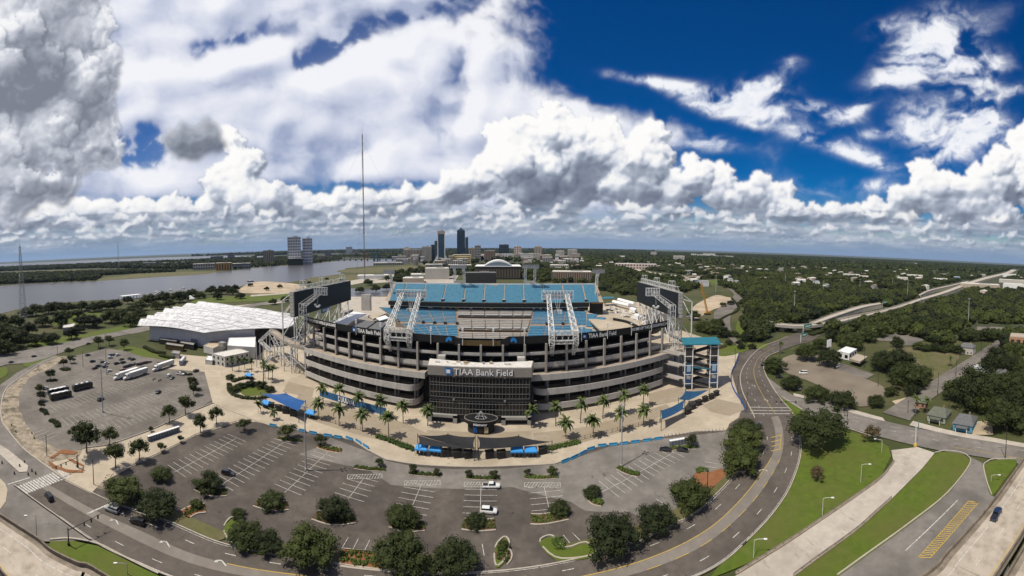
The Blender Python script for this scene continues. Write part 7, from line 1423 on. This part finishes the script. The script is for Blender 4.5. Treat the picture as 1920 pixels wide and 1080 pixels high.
hL = heading((180, 690), (260, 668))
for i, (x, y, c) in enumerate(sorted(lot_cars)):
    n = cnt.get(c, 0); cnt[c] = n + 1; car('suv' if i % 3 else 'sedan', c, P(x, y), hL + (0 if y < 700 else .3) + rnd.uniform(-.06, .06), '%s car in the coach park, %s of its colour from left' % (c, nth(n)), .5, 'cars parked in the coach park')
car('pickup', 'white', P(338, 704), heading((328, 702), (350, 705)), 'white pickup parked near the shrub island before the hall', .5, 'cars parked in the coach park')
# coaches, trucks
def box_windows(e, L, W_, z0, z1, n, m=M_win):
    for s in (-1, 1):
        for k in range(n): MB().box((-L / 2 + L * (k + .75) / (n + .7), s * W_, z0), (L / n * .86, .06, z1 - z0)).build('window', m, e)
def coach(p, hd, label, cm, stripe, z=.5):
    e = empty('coach', (0, 0, 0), label, 'coach', 'coaches at the event hall'); L, W_ = 13.2, 1.3; b = MB(); loft(b, [sec(-L / 2, W_ * .96, .5, 3.3, .9), sec(-L / 2 + .3, W_, .35, 3.5, .9), sec(L / 2 - .7, W_, .35, 3.5, .9), sec(L / 2 - .1, W_ * .96, .4, 3.1, .88), sec(L / 2, W_ * .9, .45, 1.6, .95)]); b.build('body', cm, e); box_windows(e, L * .94, W_ + .01, 1.7, 2.9, 8)
    MB().box((L / 2 - .22, 0, 1.75), (.5, 2.2, 1.15)).build('windscreen', M_win, e); MB().box((-.5, 0, 3.5), (L * .78, 1.7, .12)).build('roof_panel', stripe, e)
    for k in range(3): MB().box((-4 + k * 3.6, 0, 3.62), (1.5, 1.2, .22)).build('roof_hatch', M_letter, e)
    for x in (-4.2, -2.9, 4.0):
        for s in (-1, 1): w = link('wheel', WHB[0], e, (x, s * 1.1, .52)); link('rim', WHB[1], w)
    e.location = (p.x, p.y, z); e.rotation_euler = (0, 0, hd); return e
M_cblk = paint((.014, .018, .02), 'coach_black'); hc = heading((95, 748), (145, 737)); coach(P(114, 748), hc, 'black coach nearest the kerb, first of the two parked side by side', M_cblk, M_letter); coach(P(110, 740), hc, 'black coach on the far side of the two parked side by side', M_cblk, M_letter); coach(P(155, 731), hc, 'black coach parked behind the two side by side', M_cblk, M_dark)
coach(P(343, 682), heading((337, 690), (349, 674)), 'white coach with blue sides parked before the event hall', paint((.20, .23, .34), 'coach_blue'), M_letter)
def semi(p, hd, label, tm, z=.5):
    e = empty('semi_truck', (0, 0, 0), label, 'truck', 'white articulated trucks in the coach park'); b = MB(); loft(b, [sec(5.2, 1.25, .7, 3.7, .94), sec(7.3, 1.25, .7, 3.8, .92), sec(7.9, 1.2, .7, 2.9, .9)]); b.build('cab', PAINT['white'], e); b = MB(); loft(b, [sec(7.85, 1.05, .7, 2.0, .85), sec(9.6, .95, .7, 1.75, .85), sec(9.9, .85, .75, 1.3, .9)]); b.build('bonnet', PAINT['white'], e)
    MB().box((7.72, 0, 2.25), (.5, 2.1, .85)).build('windscreen', M_win, e); MB().box((-2.6, 0, 1.15), (15.2, 2.6, 2.85)).build('trailer', tm, e); MB().box((-2.6, 0, 4.0), (15.2, 2.5, .06)).build('trailer_roof', M_letter, e); MB().box((0, 0, .75), (17, 1.0, .4)).build('chassis', M_trim, e)
    for s in (-1, 1): MB().tube((5.4, s * 1.0, .9), (5.4, s * 1.0, 4.1), .09, 6).build('exhaust', M_rim, e); MB().box((6.5, s * 1.26, 2.2), (.8, .05, .8)).build('side_window', M_win, e)
    for x in (-8.8, -7.6, 3.8, 5.0, 8.6):
        for s in (-1, 1): w = link('wheel', WHB[0], e, (x, s * 1.05, .52)); link('rim', WHB[1], w)
    e.location = (p.x, p.y, z); e.rotation_euler = (0, 0, hd)
M_tw = mat('trailer_white', (.62, .61, .58), .5, (.54, .53, .50), .3); hs_ = heading((290, 694), (216, 718))
semi(P(236, 708), hs_, 'white articulated truck on the left of the three', M_tw); semi(P(254, 708), hs_, 'white articulated truck in the middle of the three', M_tw); semi(P(306, 692), hs_, 'white articulated truck on the right of the three', M_tw); 
e = empty('box_trailer', (*P(288, 686).xy, .5), 'grey blue trailer standing behind the right articulated truck', 'trailer'); e.rotation_euler = (0, 0, hs_); MB().box((0, 0, 1.1), (15, 2.5, 2.8)).build('box', mat('trailer_grey', (.22, .24, .30), .5), e); MB().box((0, 0, .7), (14, 1, .4)).build('chassis', M_trim, e); link('wheel', WHB[0], e, (-5.5, 1, .52)); link('wheel', WHB[0], e, (-5.5, -1, .52))
e = empty('service_truck', (*P(294, 715).xy, .5), 'white service truck with equipment on its bed in the coach park', 'truck'); e.rotation_euler = (0, 0, heading((285, 713), (304, 717))); b = MB(); loft(b, [sec(1.2, 1.1, .6, 2.5, .9), sec(2.6, 1.1, .6, 2.5, .88), sec(3.3, 1.05, .6, 1.5, .9)]); b.build('cab', PAINT['white'], e); MB().box((2.75, 0, 1.6), (.7, 1.8, .75)).build('windscreen', M_win, e); MB().box((-1.2, 0, .8), (4.6, 2.2, .7)).build('bed', M_tw, e); MB().box((-1.6, .3, 1.5), (2.2, 1.2, 1.3)).build('equipment', M_greypanel, e)
for x in (-2.2, 2.3):
    for s in (-1, 1): w = link('wheel', WHB[0], e, (x, s * .95, .52)); link('rim', WHB[1], w)
# ---------------------------------------------------------------- skyline and far buildings
def bcol(nm, c, c2=None):
    c = tuple(min(.75, x * 1.6) for x in c); return mat('wall_' + nm, c, .8, c2 or tuple(x * .85 for x in c), .05)
M_gblue = mat('blue_glass', (.020, .048, .085), .15, (.028, .065, .11), .02, spec=.5); M_gdark = mat('navy_glass', (.010, .024, .042), .15, (.015, .034, .058), .02, spec=.5); M_gl2 = mat('teal_glass', (.05, .085, .12), .2, (.07, .11, .15), .02); M_wband = mat('window_band', (.035, .037, .042), .3, (.055, .057, .062), .05)
TAN, CON, WHT, PNK, BRN, GRY, YEL = bcol('tan', (.27, .23, .185)), bcol('concrete', (.33, .31, .285)), bcol('white', (.52, .51, .49)), bcol('pink', (.38, .31, .28)), bcol('brown', (.17, .125, .095)), bcol('grey', (.20, .195, .19)), bcol('yellow', (.48, .37, .18)); GRN = bcol('green', (.02, .028, .016)); ORG = bcol('orange', (.36, .20, .06))
def tower(px0, px1, top, base, wall, label, win='h', n=8, roof=None, depth=None, group=None, name='office_tower', cat_='building'):
    """a far building: columns px0-px1, top row, ground row of its foot"""
    c = P((px0 + px1) / 2, base); d = c.xy.length; w = (px1 - px0) * d / F; h = ZAT((px0 + px1) / 2, top, c); a = -math.atan2(c.x, c.y); dp = depth or min(w, 45); f = Vector((c.x, c.y)).normalized(); cc = c.xy + f * dp / 2
    e = empty(name, (cc.x, cc.y, .2), label, cat_, group); MB().box((cc.x, cc.y, .2), (w, dp, h), a).build('wall', wall, e); t = Vector((f.y, -f.x)); fr_ = cc - f * dp / 2
    if win == 'h':
        for k in range(n): z = h * (k + .45) / n; MB().box((*(cc), z), (w * .94, dp + .5, h / n * .32), a).build('window_band', M_wband, e)
    elif win == 'v':
        for k in range(n): u = (k + .5) / n - .5; q = fr_ + t * (w * u); MB().box((q.x, q.y, h * .04), (w / n * .36, .6, h * .90), a).build('window_strip', M_wband, e)
    elif win == 'g':
        for i in range(n):
            for k in range(max(2, int(h / 14))): u = (i + .5) / n - .5; q = fr_ + t * (w * u); nk = max(2, int(h / 14)); MB().box((q.x, q.y, h * (k + .3) / nk), (w / n * .55, .5, h / nk * .5), a).build('window', M_wband, e)
    rm = MB().box((cc.x, cc.y, h + .2), (w * .97, dp * .97, .6), a).build('roof', roof or M_roofw, e); MB().box((*(cc + t * w * .12), h + .8), (w * .3, dp * .3, h * .03 + 1), a).build('roof_plant', GRY, rm)
    return e, cc, a, w, dp, h, f, t
# the two landmark towers
e, cc, a, w, dp, h, f, t = tower(857, 872, 432.5, 492, M_gdark, 'tallest dark blue glass tower with pointed crown', None, name='skyscraper', roof=M_gdark)
b = MB(); q = [cc + t * w * .5 * i + f * dp * .5 * j for i, j in ((-1, -1), (1, -1), (1, 1), (-1, 1))]; zt = ZAT(864.5, 426.5, P(864.5, 492)); b.add([(v.x, v.y, h + .2) for v in q] + [(cc.x, cc.y, zt)], [(0, 1, 4), (1, 2, 4), (2, 3, 4), (3, 0, 4)]); b.build('pointed_crown', M_gdark, e)
for k in range(1, 5): p = cc - f * dp / 2 + t * w * (k / 5 - .5); MB().box((p.x, p.y, 1), (w * .03, .6, h - 2), a).build('mullion', M_gblue, e)
e, cc, a, w, dp, h, f, t = tower(820.6, 834.5, 433, 492, M_gblue, 'tall blue glass tower framed in white stone with flared foot', None, name='skyscraper')
for s in (-1, 1): p = cc + t * s * w * .47; MB().box((p.x, p.y, .3), (w * .12, dp + 1, h), a).build('stone_edge', WHT, e)
p = cc - f * .6; MB().box((p.x, p.y, h * .90), (w * .99, dp, h * .10), a).build('stone_cap', TAN, e)
for s in (-1, 1): b = MB(); b.add([(*(cc + t * s * w * .5 - f * dp * .5), h * .26), (*(cc + t * s * w * 1.1 - f * dp * .5), .3), (*(cc + t * s * w * .5 - f * dp * .5), .3), (*(cc + t * s * w * .5 - f * dp * .2), h * .26), (*(cc + t * s * w * 1.1 - f * dp * .2), .3), (*(cc + t * s * w * .5 - f * dp * .2), .3)], [(0, 1, 2), (3, 5, 4), (0, 3, 4, 1)]); b.build('flared_foot', WHT, e)
for a_ in [(815, 821, 452, 491, M_gl2, 'narrow glass tower left of the stone framed tower', 'h', 10), (808, 815.5, 459, 490, M_gblue, 'low blue glass block left of the narrow glass tower', 'h', 6), (872.5, 878, 445, 490, M_gl2, 'slim pale glass tower right behind the pointed tower', 'v', 3), (756, 790, 468, 489, TAN, 'broad tan hotel slab left of downtown', 'v', 12), (758, 767, 463.5, 488.8, TAN, 'tan lift tower at the left end of the hotel slab', None), (791, 809.7, 462, 490.5, CON, 'rounded grey concrete tower right of the hotel slab', 'v', 8), (849, 883, 477.5, 496, YEL, 'broad yellow and tan block before the pointed tower', 'h', 5), (877.5, 890, 465, 489, TAN, 'tan office block right of the pointed tower', 'v', 4), (890, 901.6, 460.5, 489, GRY, 'dark grey office block right of the tan one', 'g', 4), (908, 928.5, 470, 489, BRN, 'brown and tan office slab in the downtown centre', 'v', 7), (935.8, 954, 458.5, 484, M_gdark, 'square black glass block right of downtown', 'h', 8), (963.5, 977.4, 462, 484, PNK, 'pale pink tower with dark top right of the black block', 'g', 3), (991, 1000, 475, 484.5, YEL, 'low yellow block right of downtown', 'h', 4), (928, 963, 476, 486, WHT, 'long white courthouse below the black block', 'v', 12), (1001.6, 1016, 462, 486, TAN, 'cream tower with stepped top, right of downtown', 'v', 5), (1042, 1058, 470, 487, CON, 'cream slab, left of two twin blocks', 'v', 7), (1064, 1082, 468, 487, CON, 'cream slab, right of two twin blocks', 'v', 8), (1220, 1231, 472.5, 482, CON, 'square white block alone in the far woods', 'g', 5), (1262, 1283.5, 480, 492, CON, 'broad white block in the woods left of the hospital', 'v', 8), (1295.6, 1306, 476, 482.5, WHT, 'white hospital wing, left end', 'h', 3), (1307, 1318, 477, 482.5, WHT, 'white hospital wing, second from left', 'h', 3), (1318, 1341, 475.5, 483, WHT, 'white hospital main block', 'h', 4), (1341, 1375, 480, 484.5, WHT, 'low white hospital annex', 'h', 2),
          (540, 565, 444.5, 497, WHT, 'broad grey riverside condominium tower', 'g', 8), (568, 586.5, 447, 496, WHT, 'pale riverside condominium tower right of the broad one', 'g', 7), (493.7, 514, 469.5, 496, TAN, 'short tan riverside tower on the left', 'v', 6), (648.7, 661, 463, 479, WHT, 'white office block far across the river', 'g', 5), (608.7, 621, 469, 484, GRY, 'grey office block between the condominiums and the bridge', 'g', 5), (596, 610, 479, 489, TAN, 'low tan block by the far river bank', 'h', 4), (662, 672, 471, 479, GRY, 'dark low block beside the far white office', 'h', 3), (540, 568, 485, 497.5, GRN, 'dark green clad garage at the foot of the broad condominium', None), (427, 440, 474, 488, GRY, 'grey tower on the far shore, left group', 'g', 4), (394.6, 419, 480.5, 489, GRY, 'pale low block on the far shore, left group', 'g', 6), (405, 435, 493, 507, ORG, 'orange brown warehouse on the far bank', 'v', 6), (362, 404, 494.5, 506, CON, 'long pale apartment block on the far bank', 'g', 9), (436, 470, 494, 504, GRY, 'grey apartment block on the far bank', 'g', 8), (268, 293, 492.5, 502, CON, 'cream school building in the far bank trees', 'h', 3), (300, 360, 492, 498, WHT, 'long white sheds on the far bank', None), (797, 842.5, 503.5, 524, CON, 'blank grey concrete hall behind the far stand', None), (797, 830, 496, 505, CON, 'open concrete parking deck above the blank hall', 'h', 3), (1034, 1110, 510, 530, BRN, 'long brick works with pale roof right of the arena', 'v', 18), (1031, 1066, 497, 506, CON, 'white school with many windows behind the brick works', 'g', 9), (1153, 1231, 495, 505, PNK, 'long cream brick block with chimney in the woods', 'g', 14), (975, 1003, 476, 487, WHT, 'white stepped block below the pink tower', 'h', 4), (1086, 1130, 485, 490, WHT, 'low white roofs right of the twin slabs', None), (1161, 1172, 480, 487, WHT, 'white domed church in the woods', None), (700, 755, 493, 497, GRY, 'long grey quay shed by the river', 'v', 14), (840, 884, 497, 504, CON, 'car deck below the yellow block', 'h', 2), (893, 935, 479, 487, TAN, 'row of tan city blocks under the skyline', 'g', 12), (735, 757, 481, 487, CON, 'low riverside centre left of the hotel slab', 'h', 2), (815, 835, 489, 499, TAN, 'tan city block below the stone framed tower', 'g', 6), (640, 690, 476, 480, WHT, 'long white hospital sheds beyond the bridge', 'h', 2), (670, 735, 517, 523, WHT, 'long white quay roof behind the left board', None), (755, 795, 522, 531, TAN, 'low tan sheds behind the left of the far stand', None), (770, 812, 515, 524, bcol('sage', (.20, .24, .19)), 'sage green roofed shed behind the far stand', None)]: tower(*a_)
rr = random.Random(31)
for i in range(80):                                                       # mid-rise blocks filling the streets under the towers
    x0 = rr.uniform(742, 1090); w_ = rr.uniform(6, 20); b_ = rr.uniform(483, 499); hz_ = 464; tp_ = b_ - (b_ - hz_) * rr.uniform(.2, .55)
    if 884 < x0 < 980 and b_ > 488: continue
    tower(x0, x0 + w_, tp_, b_, rr.choice((TAN, CON, WHT, BRN, GRY, PNK, CON)), 'mid rise city block under the skyline, %s of the fill between the towers' % nth(i), rr.choice(('h', 'v', 'g')), rr.randint(3, 6), group='mid rise blocks under the skyline', name='city_block')
# arena with arched roof and black ballpark stand
ar = P(934, 524); d = ar.xy.length; f = Vector((ar.x, ar.y)).normalized(); t = Vector((f.y, -f.x)); W2 = 85 * d / F / 2; zb = ZAT(934, 500, ar); zt = ZAT(934, 488, ar); e = empty('arena', (ar.x, ar.y, .3), 'arena with white arched roof and dark glass walls behind the far stand', 'arena'); cc = ar.xy + f * 40; ra = -math.atan2(ar.x, ar.y)
MB().box((*cc, .3), (W2 * 2, 80, zb), ra).build('wall', M_gbd, e)
for k in range(16): q = ar.xy - f * .4 + t * W2 * (k / 7.5 - 1) * .94; MB().box((*q, 4), (W2 * .07, .8, zb * .7), ra).build('window', mat('arena_pane', (.12, .10, .075), .4), e)
b = MB(); n = 14; A = []; B = []
for k in range(n + 1): u = k / n * 2 - 1; z = zb + (zt - zb) * (1 - u * u); q = ar.xy + t * W2 * .66 * u; A.append((*q, z)); B.append((*(q + f * 78), z))
b.strip(A, B); b.strip([(x, y, zb + .3) for x, y, z in A], A); b.build('arched_roof', M_letter, e); b = MB(); b.strip([(x * 1, y, zb + .6) for x, y, z in A], [(*(Vector((x, y)) - f * .3), zb + .3 + (z - zb) * .72) for x, y, z in A]); b.build('roof_glazing', mat('pale_glazing', (.20, .25, .32), .3), e); MB().box((*(cc - f * 1), zb), (W2 * 2.04, 82, 1.6), ra).build('roof_edge', M_letter, e)
tower(872, 931, 512, 538, M_gbd, 'black ballpark stand just behind the far seats', 'v', 8, mat('bp_roof', (.16, .16, .17)), 30)
# bridges over the river
M_bblue = mat('bridge_blue', (.02, .07, .13), .6); M_bgrey = mat('bridge_grey', (.10, .105, .115), .8)
for i, (y, z, x0, x1, m, lb) in enumerate([(489, 9, 625, 760, M_bblue, 'blue lift bridge over the far river'), (484.5, 12, 600, 752, M_bgrey, 'grey beam bridge beyond the blue lift bridge')]):
    a, c = P(x0, y), P(x1, y); e = empty('river_bridge', (*a.xy, .2), lb, 'bridge'); MB().bar((a.x, a.y, z), (c.x, c.y, z), 14, 2.2).build('deck', m, e)
    for k in range(1, 12): q = a.lerp(c, k / 12); MB().box((q.x, q.y, .2), (5, 12, z), 0).build('pier', m, e)
    if i == 0:
        for xx in (702, 708): q = P(xx, y); MB().box((q.x, q.y, .2), (8, 10, ZAT(xx, 475, q))).build('lift_tower', m, e)
# radio masts
def mast(px, base, top, w0, w1, label, m1, bands=None, guys=False):
    p = P(px, base); h = ZAT(px, top, p); e = empty('radio_mast', (p.x, p.y, .3), label, 'mast', 'tall radio masts'); n = 9
    for k in range(n):
        b = MB(); t0, t1 = k / n, (k + 1) / n; lattice(b, (p.x, p.y, .3 + h * t0), (p.x, p.y, .3 + h * t1), w0 + (w1 - w0) * t0, 5 if w0 < 5 else 3, .20 if w0 > 5 else .26, (1, 0, 0), w0 + (w1 - w0) * t1); b.build('lattice_section', (bands or (m1,))[k % len(bands or (m1,))], e)
    if guys:
        b = MB()
        for a in (0, 2.1, 4.2):
            for z in (.4, .7, .95): b.tube((p.x, p.y, h * z), (p.x + h * .5 * math.cos(a), p.y + h * .5 * math.sin(a), .3), .12, 3)
        b.build('guy_wire', M_greypanel, e)
    MB().tube((p.x, p.y, h), (p.x, p.y, h * 1.04 + 2), .2, 4).build('aerial', M_greypanel, e); return e, p, h
M_mred = mat('mast_red', (.16, .05, .04), .6); M_mgr = mat('mast_grey', (.30, .31, .32), .6)
mast(684, 531, 252, 2.0, 1.6, 'tallest red and grey radio mast rising behind the left board', M_mgr, (M_mgr, M_mred), True)
e, p, h = mast(44, 606, 462, 9, 1.6, 'pale lattice radio mast at the far left bank', M_mgr); 
for z in (.62, .9): MB().tube((p.x - 1, p.y - 1.5, h * z), (p.x - 1, p.y - 2.0, h * z), 1.2, 10).build('dish', M_letter, e)
mast(223, 507, 456, 6, 2.5, 'distant radio mast on the far bank', M_mgr)
for i, (x, y, ty) in enumerate(sorted([(1489, 588, 546), (1815, 610, 560), (1701, 562, 524), (1543, 550, 527), (1612, 545, 524), (1472, 535, 512), (1497, 540, 518), (1673, 540, 522), (1342, 548, 517), (1725, 575, 556)])):
    p = P(x, y); h = ZAT(x, ty, p); e = empty('high_mast_light', (p.x, p.y, .3), 'tall silver highway light mast, %s from the left above the woods' % nth(i), 'light mast', 'highway light masts above the woods'); MB().tube((p.x, p.y, .3), (p.x, p.y, h), .45, 6, .3).build('pole', mat('mast_silver', (.38, .39, .40), .5), e); MB().tube((p.x, p.y, h - .6), (p.x, p.y, h + .2), 1.6, 8).build('lamp_ring', M_greypanel, e)
# scattered far roofs: sheds and houses among the woods
rr = random.Random(77); n = 0; HC = {}
for k in range(380):
    x = rr.uniform(985, 1915); u = rr.random(); hz_ = 464 + ((x - 960) / 960) ** 2 * 29; y = hz_ + 11 + 60 * u ** 1.6
    if x < 1290 and y > 508: continue
    if y > hz_ + 48 and x > 1380 and rr.random() < .75: continue
    if any(inpoly(x, y, c) for c in CLEAR): continue
    p = P(x, y); w = rr.uniform(9, 24) * (1.3 if u < .3 else 1); dpt = rr.uniform(9, 18); hh = rr.uniform(9, 13) + 2; a = rr.uniform(-.5, .5); e = empty('distant_house', (p.x, p.y, .3), 'small pale roofed building among the distant woods', 'building', 'pale roofs among the distant woods'); wl_ = rr.choice((WHT, CON, TAN, GRY, PNK, WHT)); wn = {WHT: 'white', CON: 'pale grey', TAN: 'tan', GRY: 'dark grey', PNK: 'pinkish'}[wl_]; zn = 'behind the stadium' if x < 1290 else 'left of the flyover' if x < 1480 else 'above the dirt lot' if x < 1680 else 'by the far highway'; e['label'] = '%s walled distant building %s, number %%d from the horizon' % (wn, zn); HC.setdefault(e['label'], []).append((y, e)); MB().box((0, 0, 0), (w, dpt, hh)).build('wall', wl_).parent = e; MB().add([(-w / 2 - .4, -dpt / 2 - .4, hh), (w / 2 + .4, -dpt / 2 - .4, hh), (w / 2 + .4, dpt / 2 + .4, hh), (-w / 2 - .4, dpt / 2 + .4, hh), (-w / 2, 0, hh + 2.2), (w / 2, 0, hh + 2.2)], [(0, 1, 5, 4), (2, 3, 4, 5), (1, 2, 5), (3, 0, 4)]).build('roof', rr.choice((M_roofw, M_roofw, GRY, TAN, BRN))).parent = e; e.rotation_euler = (0, 0, a); n += 1
for k, v in HC.items():
    for i, (y, e) in enumerate(sorted(v, key=lambda q: q[0])): e['label'] = k.replace('number %d', nth(i))
for i, (x0, x1, t_, b_, m) in enumerate([(1800, 1874, 533, 543, TAN), (1880, 1960, 534, 545, WHT), (1873, 1925, 525, 531, CON), (1880, 1905, 514, 520, WHT), (1756, 1776, 523, 530, WHT), (1788, 1800, 519.5, 526, bcol('shop_blue', (.04, .14, .26))), (1700, 1730, 516, 523, WHT), (1682, 1702, 521, 530, CON), (1580, 1612, 515, 523, GRY), (1610, 1628, 518, 526, PNK), (1836, 1848, 514.5, 519, GRY), (1695, 1722, 493, 496.5, WHT)]): tower(x0, x1, t_, b_, m, 'pale flat roofed commercial shed by the far highway, %s in a row of mixed sheds' % nth(i), None, 1, name='commercial_shed')
# houses at the right edge
def house(q0, q1, wall, roofm, label, h=3.2, dp=9, rh=2.2, porch=False):
    a, c = P(*q0), P(*q1); u = (c - a); w = u.length; u.normalize(); v = Vector((-u.y, u.x, 0)); v = v if v.dot(a) > 0 else -v; m = (a + c) / 2 + v * dp / 2; e = empty('house', (m.x, m.y, .4), label, 'house', 'houses at the right edge'); rz = math.atan2(u.y, u.x); MB().box((m.x, m.y, .4), (w, dp, h), rz).build('wall', wall, e)
    g = lambda i, j, z: (*(m + u * (w / 2 + .5) * i + v * (dp / 2 + .5) * j).xy, z); b = MB(); b.add([g(-1, -1, h + .35), g(1, -1, h + .35), g(1, 1, h + .35), g(-1, 1, h + .35), g(-.55, 0, h + rh + .4), g(.55, 0, h + rh + .4)], [(0, 1, 5, 4), (2, 3, 4, 5), (1, 2, 5), (3, 0, 4)]); rf_ = b.build('roof', roofm, e); MB().box((*(m + u * w * .2 + v).xy, h + rh * .4), (.8, .8, rh), rz).build('chimney', BRN, rf_)
    for k in range(max(2, int(w / 3))): p = a.lerp(c, (k + .5) / max(2, int(w / 3))) - v * .05; MB().box((p.x, p.y, 1.4), (1.0, .2, 1.3), rz).build('door' if k == 1 else 'window', M_wband, e)
    if porch: p = (a + c) / 2 - v * 1.4; MB().box((p.x, p.y, h - .4), (w * .6, 2.6, .25), rz).build('porch_roof', roofm, e); [MB().box((*(p + u * w * .28 * s - v * 1.1).xy, .4), (.2, .2, h - .8), rz).build('porch_post', M_letter, e) for s in (-1, 1)]
R1, R2, R3 = mat('shingle_grey', (.11, .11, .115), .9, (.15, .15, .155), .8), mat('shingle_olive', (.10, .11, .085), .9, (.14, .15, .12), .8), mat('metal_roof', (.50, .52, .53), .5, (.42, .44, .45), .5)
house((1738, 790), (1772, 797), bcol('olive_wall', (.22, .24, .19)), R2, 'olive bungalow with porch beside the two palms', 3.2, 10, 2.6, True); house((1786, 808), (1822, 814), bcol('blue_wall', (.06, .20, .30)), R1, 'blue bungalow with dark gable roof on the street', 3.4, 11, 2.8, True); house((1826, 704), (1858, 706), WHT, R3, 'white house with metal roof up the side street', 4.5, 10, 1.8); house((1864, 716), (1890, 718), TAN, R1, 'cream house with grey hip roof behind the dark trees', 4.5, 9, 3); house((1798, 664), (1824, 667), CON, R1, 'white gabled house at the top of the side street', 6, 10, 3)
house((1715, 765), (1735, 768), bcol('brown_wall', (.22, .12, .08)), R2, 'low brown house behind the palms', 3, 8, 2)
tower(1891, 1960, 634, 672, bcol('brick', (.26, .15, .09)), 'three storey brick apartment house at the right edge', 'g', 6, TAN, 16, name='brick_house')
flat_block('shop', [(1570, 672), (1592, 677), (1606, 668), (1586, 663)], .4, 5.5, WHT, M_letter, 'white flat roofed shop behind the dirt lot', win=(5, 1, .5)); flat_block('shop_canopy', [(1592, 684), (1612, 690), (1626, 680), (1606, 674)], 3.2, 4.2, TAN, TAN, 'tan flat canopy beside the white shop', 'canopy'); p = P(1554, 662); e = empty('billboard', (p.x, p.y, .4), 'tall white blank billboard behind the dirt lot', 'billboard'); MB().box((p.x, p.y, 5), (5, .5, 6)).build('panel', M_letter, e); MB().tube((p.x, p.y, .4), (p.x, p.y, 5.5), .4, 7).build('post', M_dark, e)
flat_block('riverside_shed', [(0, 664), (30, 652), (10, 640), (-30, 650)], .4, 6, GRY, M_roofw, 'grey shed with pale roof at the far left edge', 'building'); flat_block('riverside_shed', [(118, 622), (140, 620), (140, 613), (120, 614)], .4, 4, CON, M_roofw, 'small pale park building among the trees', 'building')
# waterside bits: covered dock, piers, gazebo, boats, crane
dk = empty('covered_dock', (*P(245, 566).xy, .2), 'white roofed boat dock on the near river bank', 'dock'); a, c = P(228, 562), P(262, 558); MB().bar((a.x, a.y, 6), (c.x, c.y, 6), 14, .8).build('roof', M_letter, dk)
for k in range(7):
    for s in (-6, 6): q = a.lerp(c, k / 6); MB().tube((q.x, q.y + s, .1), (q.x, q.y + s, 6), .3, 5).build('pile', M_bark, dk)
for i, (q0, q1) in enumerate([((285, 556), (300, 547)), ((300, 552), (345, 543)), ((315, 551), (372, 541))]):
    a, c = P(*q0), P(*q1); e = empty('pier', (*a.xy, .2), 'timber marina pier, %s from the left' % nth(i), 'pier', 'timber piers of the marina'); MB().bar((a.x, a.y, 1.2), (c.x, c.y, 1.2), 3, .4).build('deck', M_fascia, e)
    for k in range(9): q = a.lerp(c, k / 8); MB().tube((q.x, q.y, 0), (q.x, q.y, 4), .25, 5).build('pile', M_bark, e)
gz = P(357, 563); e = empty('pavilion', (gz.x, gz.y, .3), 'round white pavilion tent near the marina', 'pavilion'); MB().tube((gz.x, gz.y, 3), (gz.x, gz.y, 8.5), 8, 12, .4).build('roof', M_letter, e); [MB().tube((gz.x + 7 * math.cos(k * 1.047), gz.y + 7 * math.sin(k * 1.047), .3), (gz.x + 7 * math.cos(k * 1.047), gz.y + 7 * math.sin(k * 1.047), 3.2), .25, 5).build('post', M_letter, e) for k in range(6)]
for i, (x, y, L, m) in enumerate(sorted([(98, 533, 16, GRY), (118, 531, 8, WHT), (470, 528, 22, M_dark), (294, 549, 14, WHT), (320, 545, 10, WHT), (345, 541, 9, WHT), (505, 505, 14, WHT), (190, 529, 10, WHT)], key=lambda q: q[0])):
    p = P(x, y); e = empty('boat', (p.x, p.y, .2), 'small boat on the river, %s from the left' % nth(i), 'boat', 'boats on the river'); b = MB(); loft(b, [[(p.x + u * L / 2, p.y + s * wd, z) for s, z in ((-.6, .2), (-1, 2.0), (1, 2.0), (.6, .2))] for u, wd in ((-1, 1.8), (-.3, 2.3), (.5, 1.8), (1, .2))]); b.build('hull', m, e); MB().box((p.x - L * .08, p.y, 2.0), (L * .35, 2.6, 1.8)).build('cabin', M_letter, e)
cr = P(1326, 590); e = empty('crawler_crane', (cr.x, cr.y, .4), 'yellow crawler crane with raised boom behind the stair tower', 'crane'); tip = Vector((*(P(1313, 590).xy), ZAT(1313, 531, P(1313, 590)))); b = MB(); lattice(b, (cr.x, cr.y, 3), tip, 1.6, 14, .22, (1, 0, 0)); M_crn = mat('crane_yellow', (.48, .24, .03), .5); b.build('boom', M_crn, e); MB().box((cr.x + 1, cr.y, 1.8), (6, 3.4, 2.4)).build('cab', M_crn, e); [MB().box((cr.x, cr.y + s * 2, .4), (7, 1, 1.3)).build('track', M_trim, e) for s in (-1, 1)]
# ---------------------------------------------------------------- haze: the humid air over the plain
hzm = bpy.data.materials.new('haze'); hzm.use_nodes = True; hn = hzm.node_tree; hn.nodes.clear(); ho = hn.nodes.new('ShaderNodeOutputMaterial'); hv = hn.nodes.new('ShaderNodeVolumePrincipled')
hv.inputs['Color'].default_value = (.44, .62, .92, 1); hv.inputs['Density'].default_value = 1.6e-5; hv.inputs['Anisotropy'].default_value = .1
hn.links.new(hv.outputs[0], ho.inputs['Volume'])
hb_ = MB().box((0, 20000, -2), (124000, 84000, 420)); o = hb_.build('haze', hzm); tag(o, 'thin bluish haze over the plain', 'haze', None, 'stuff')
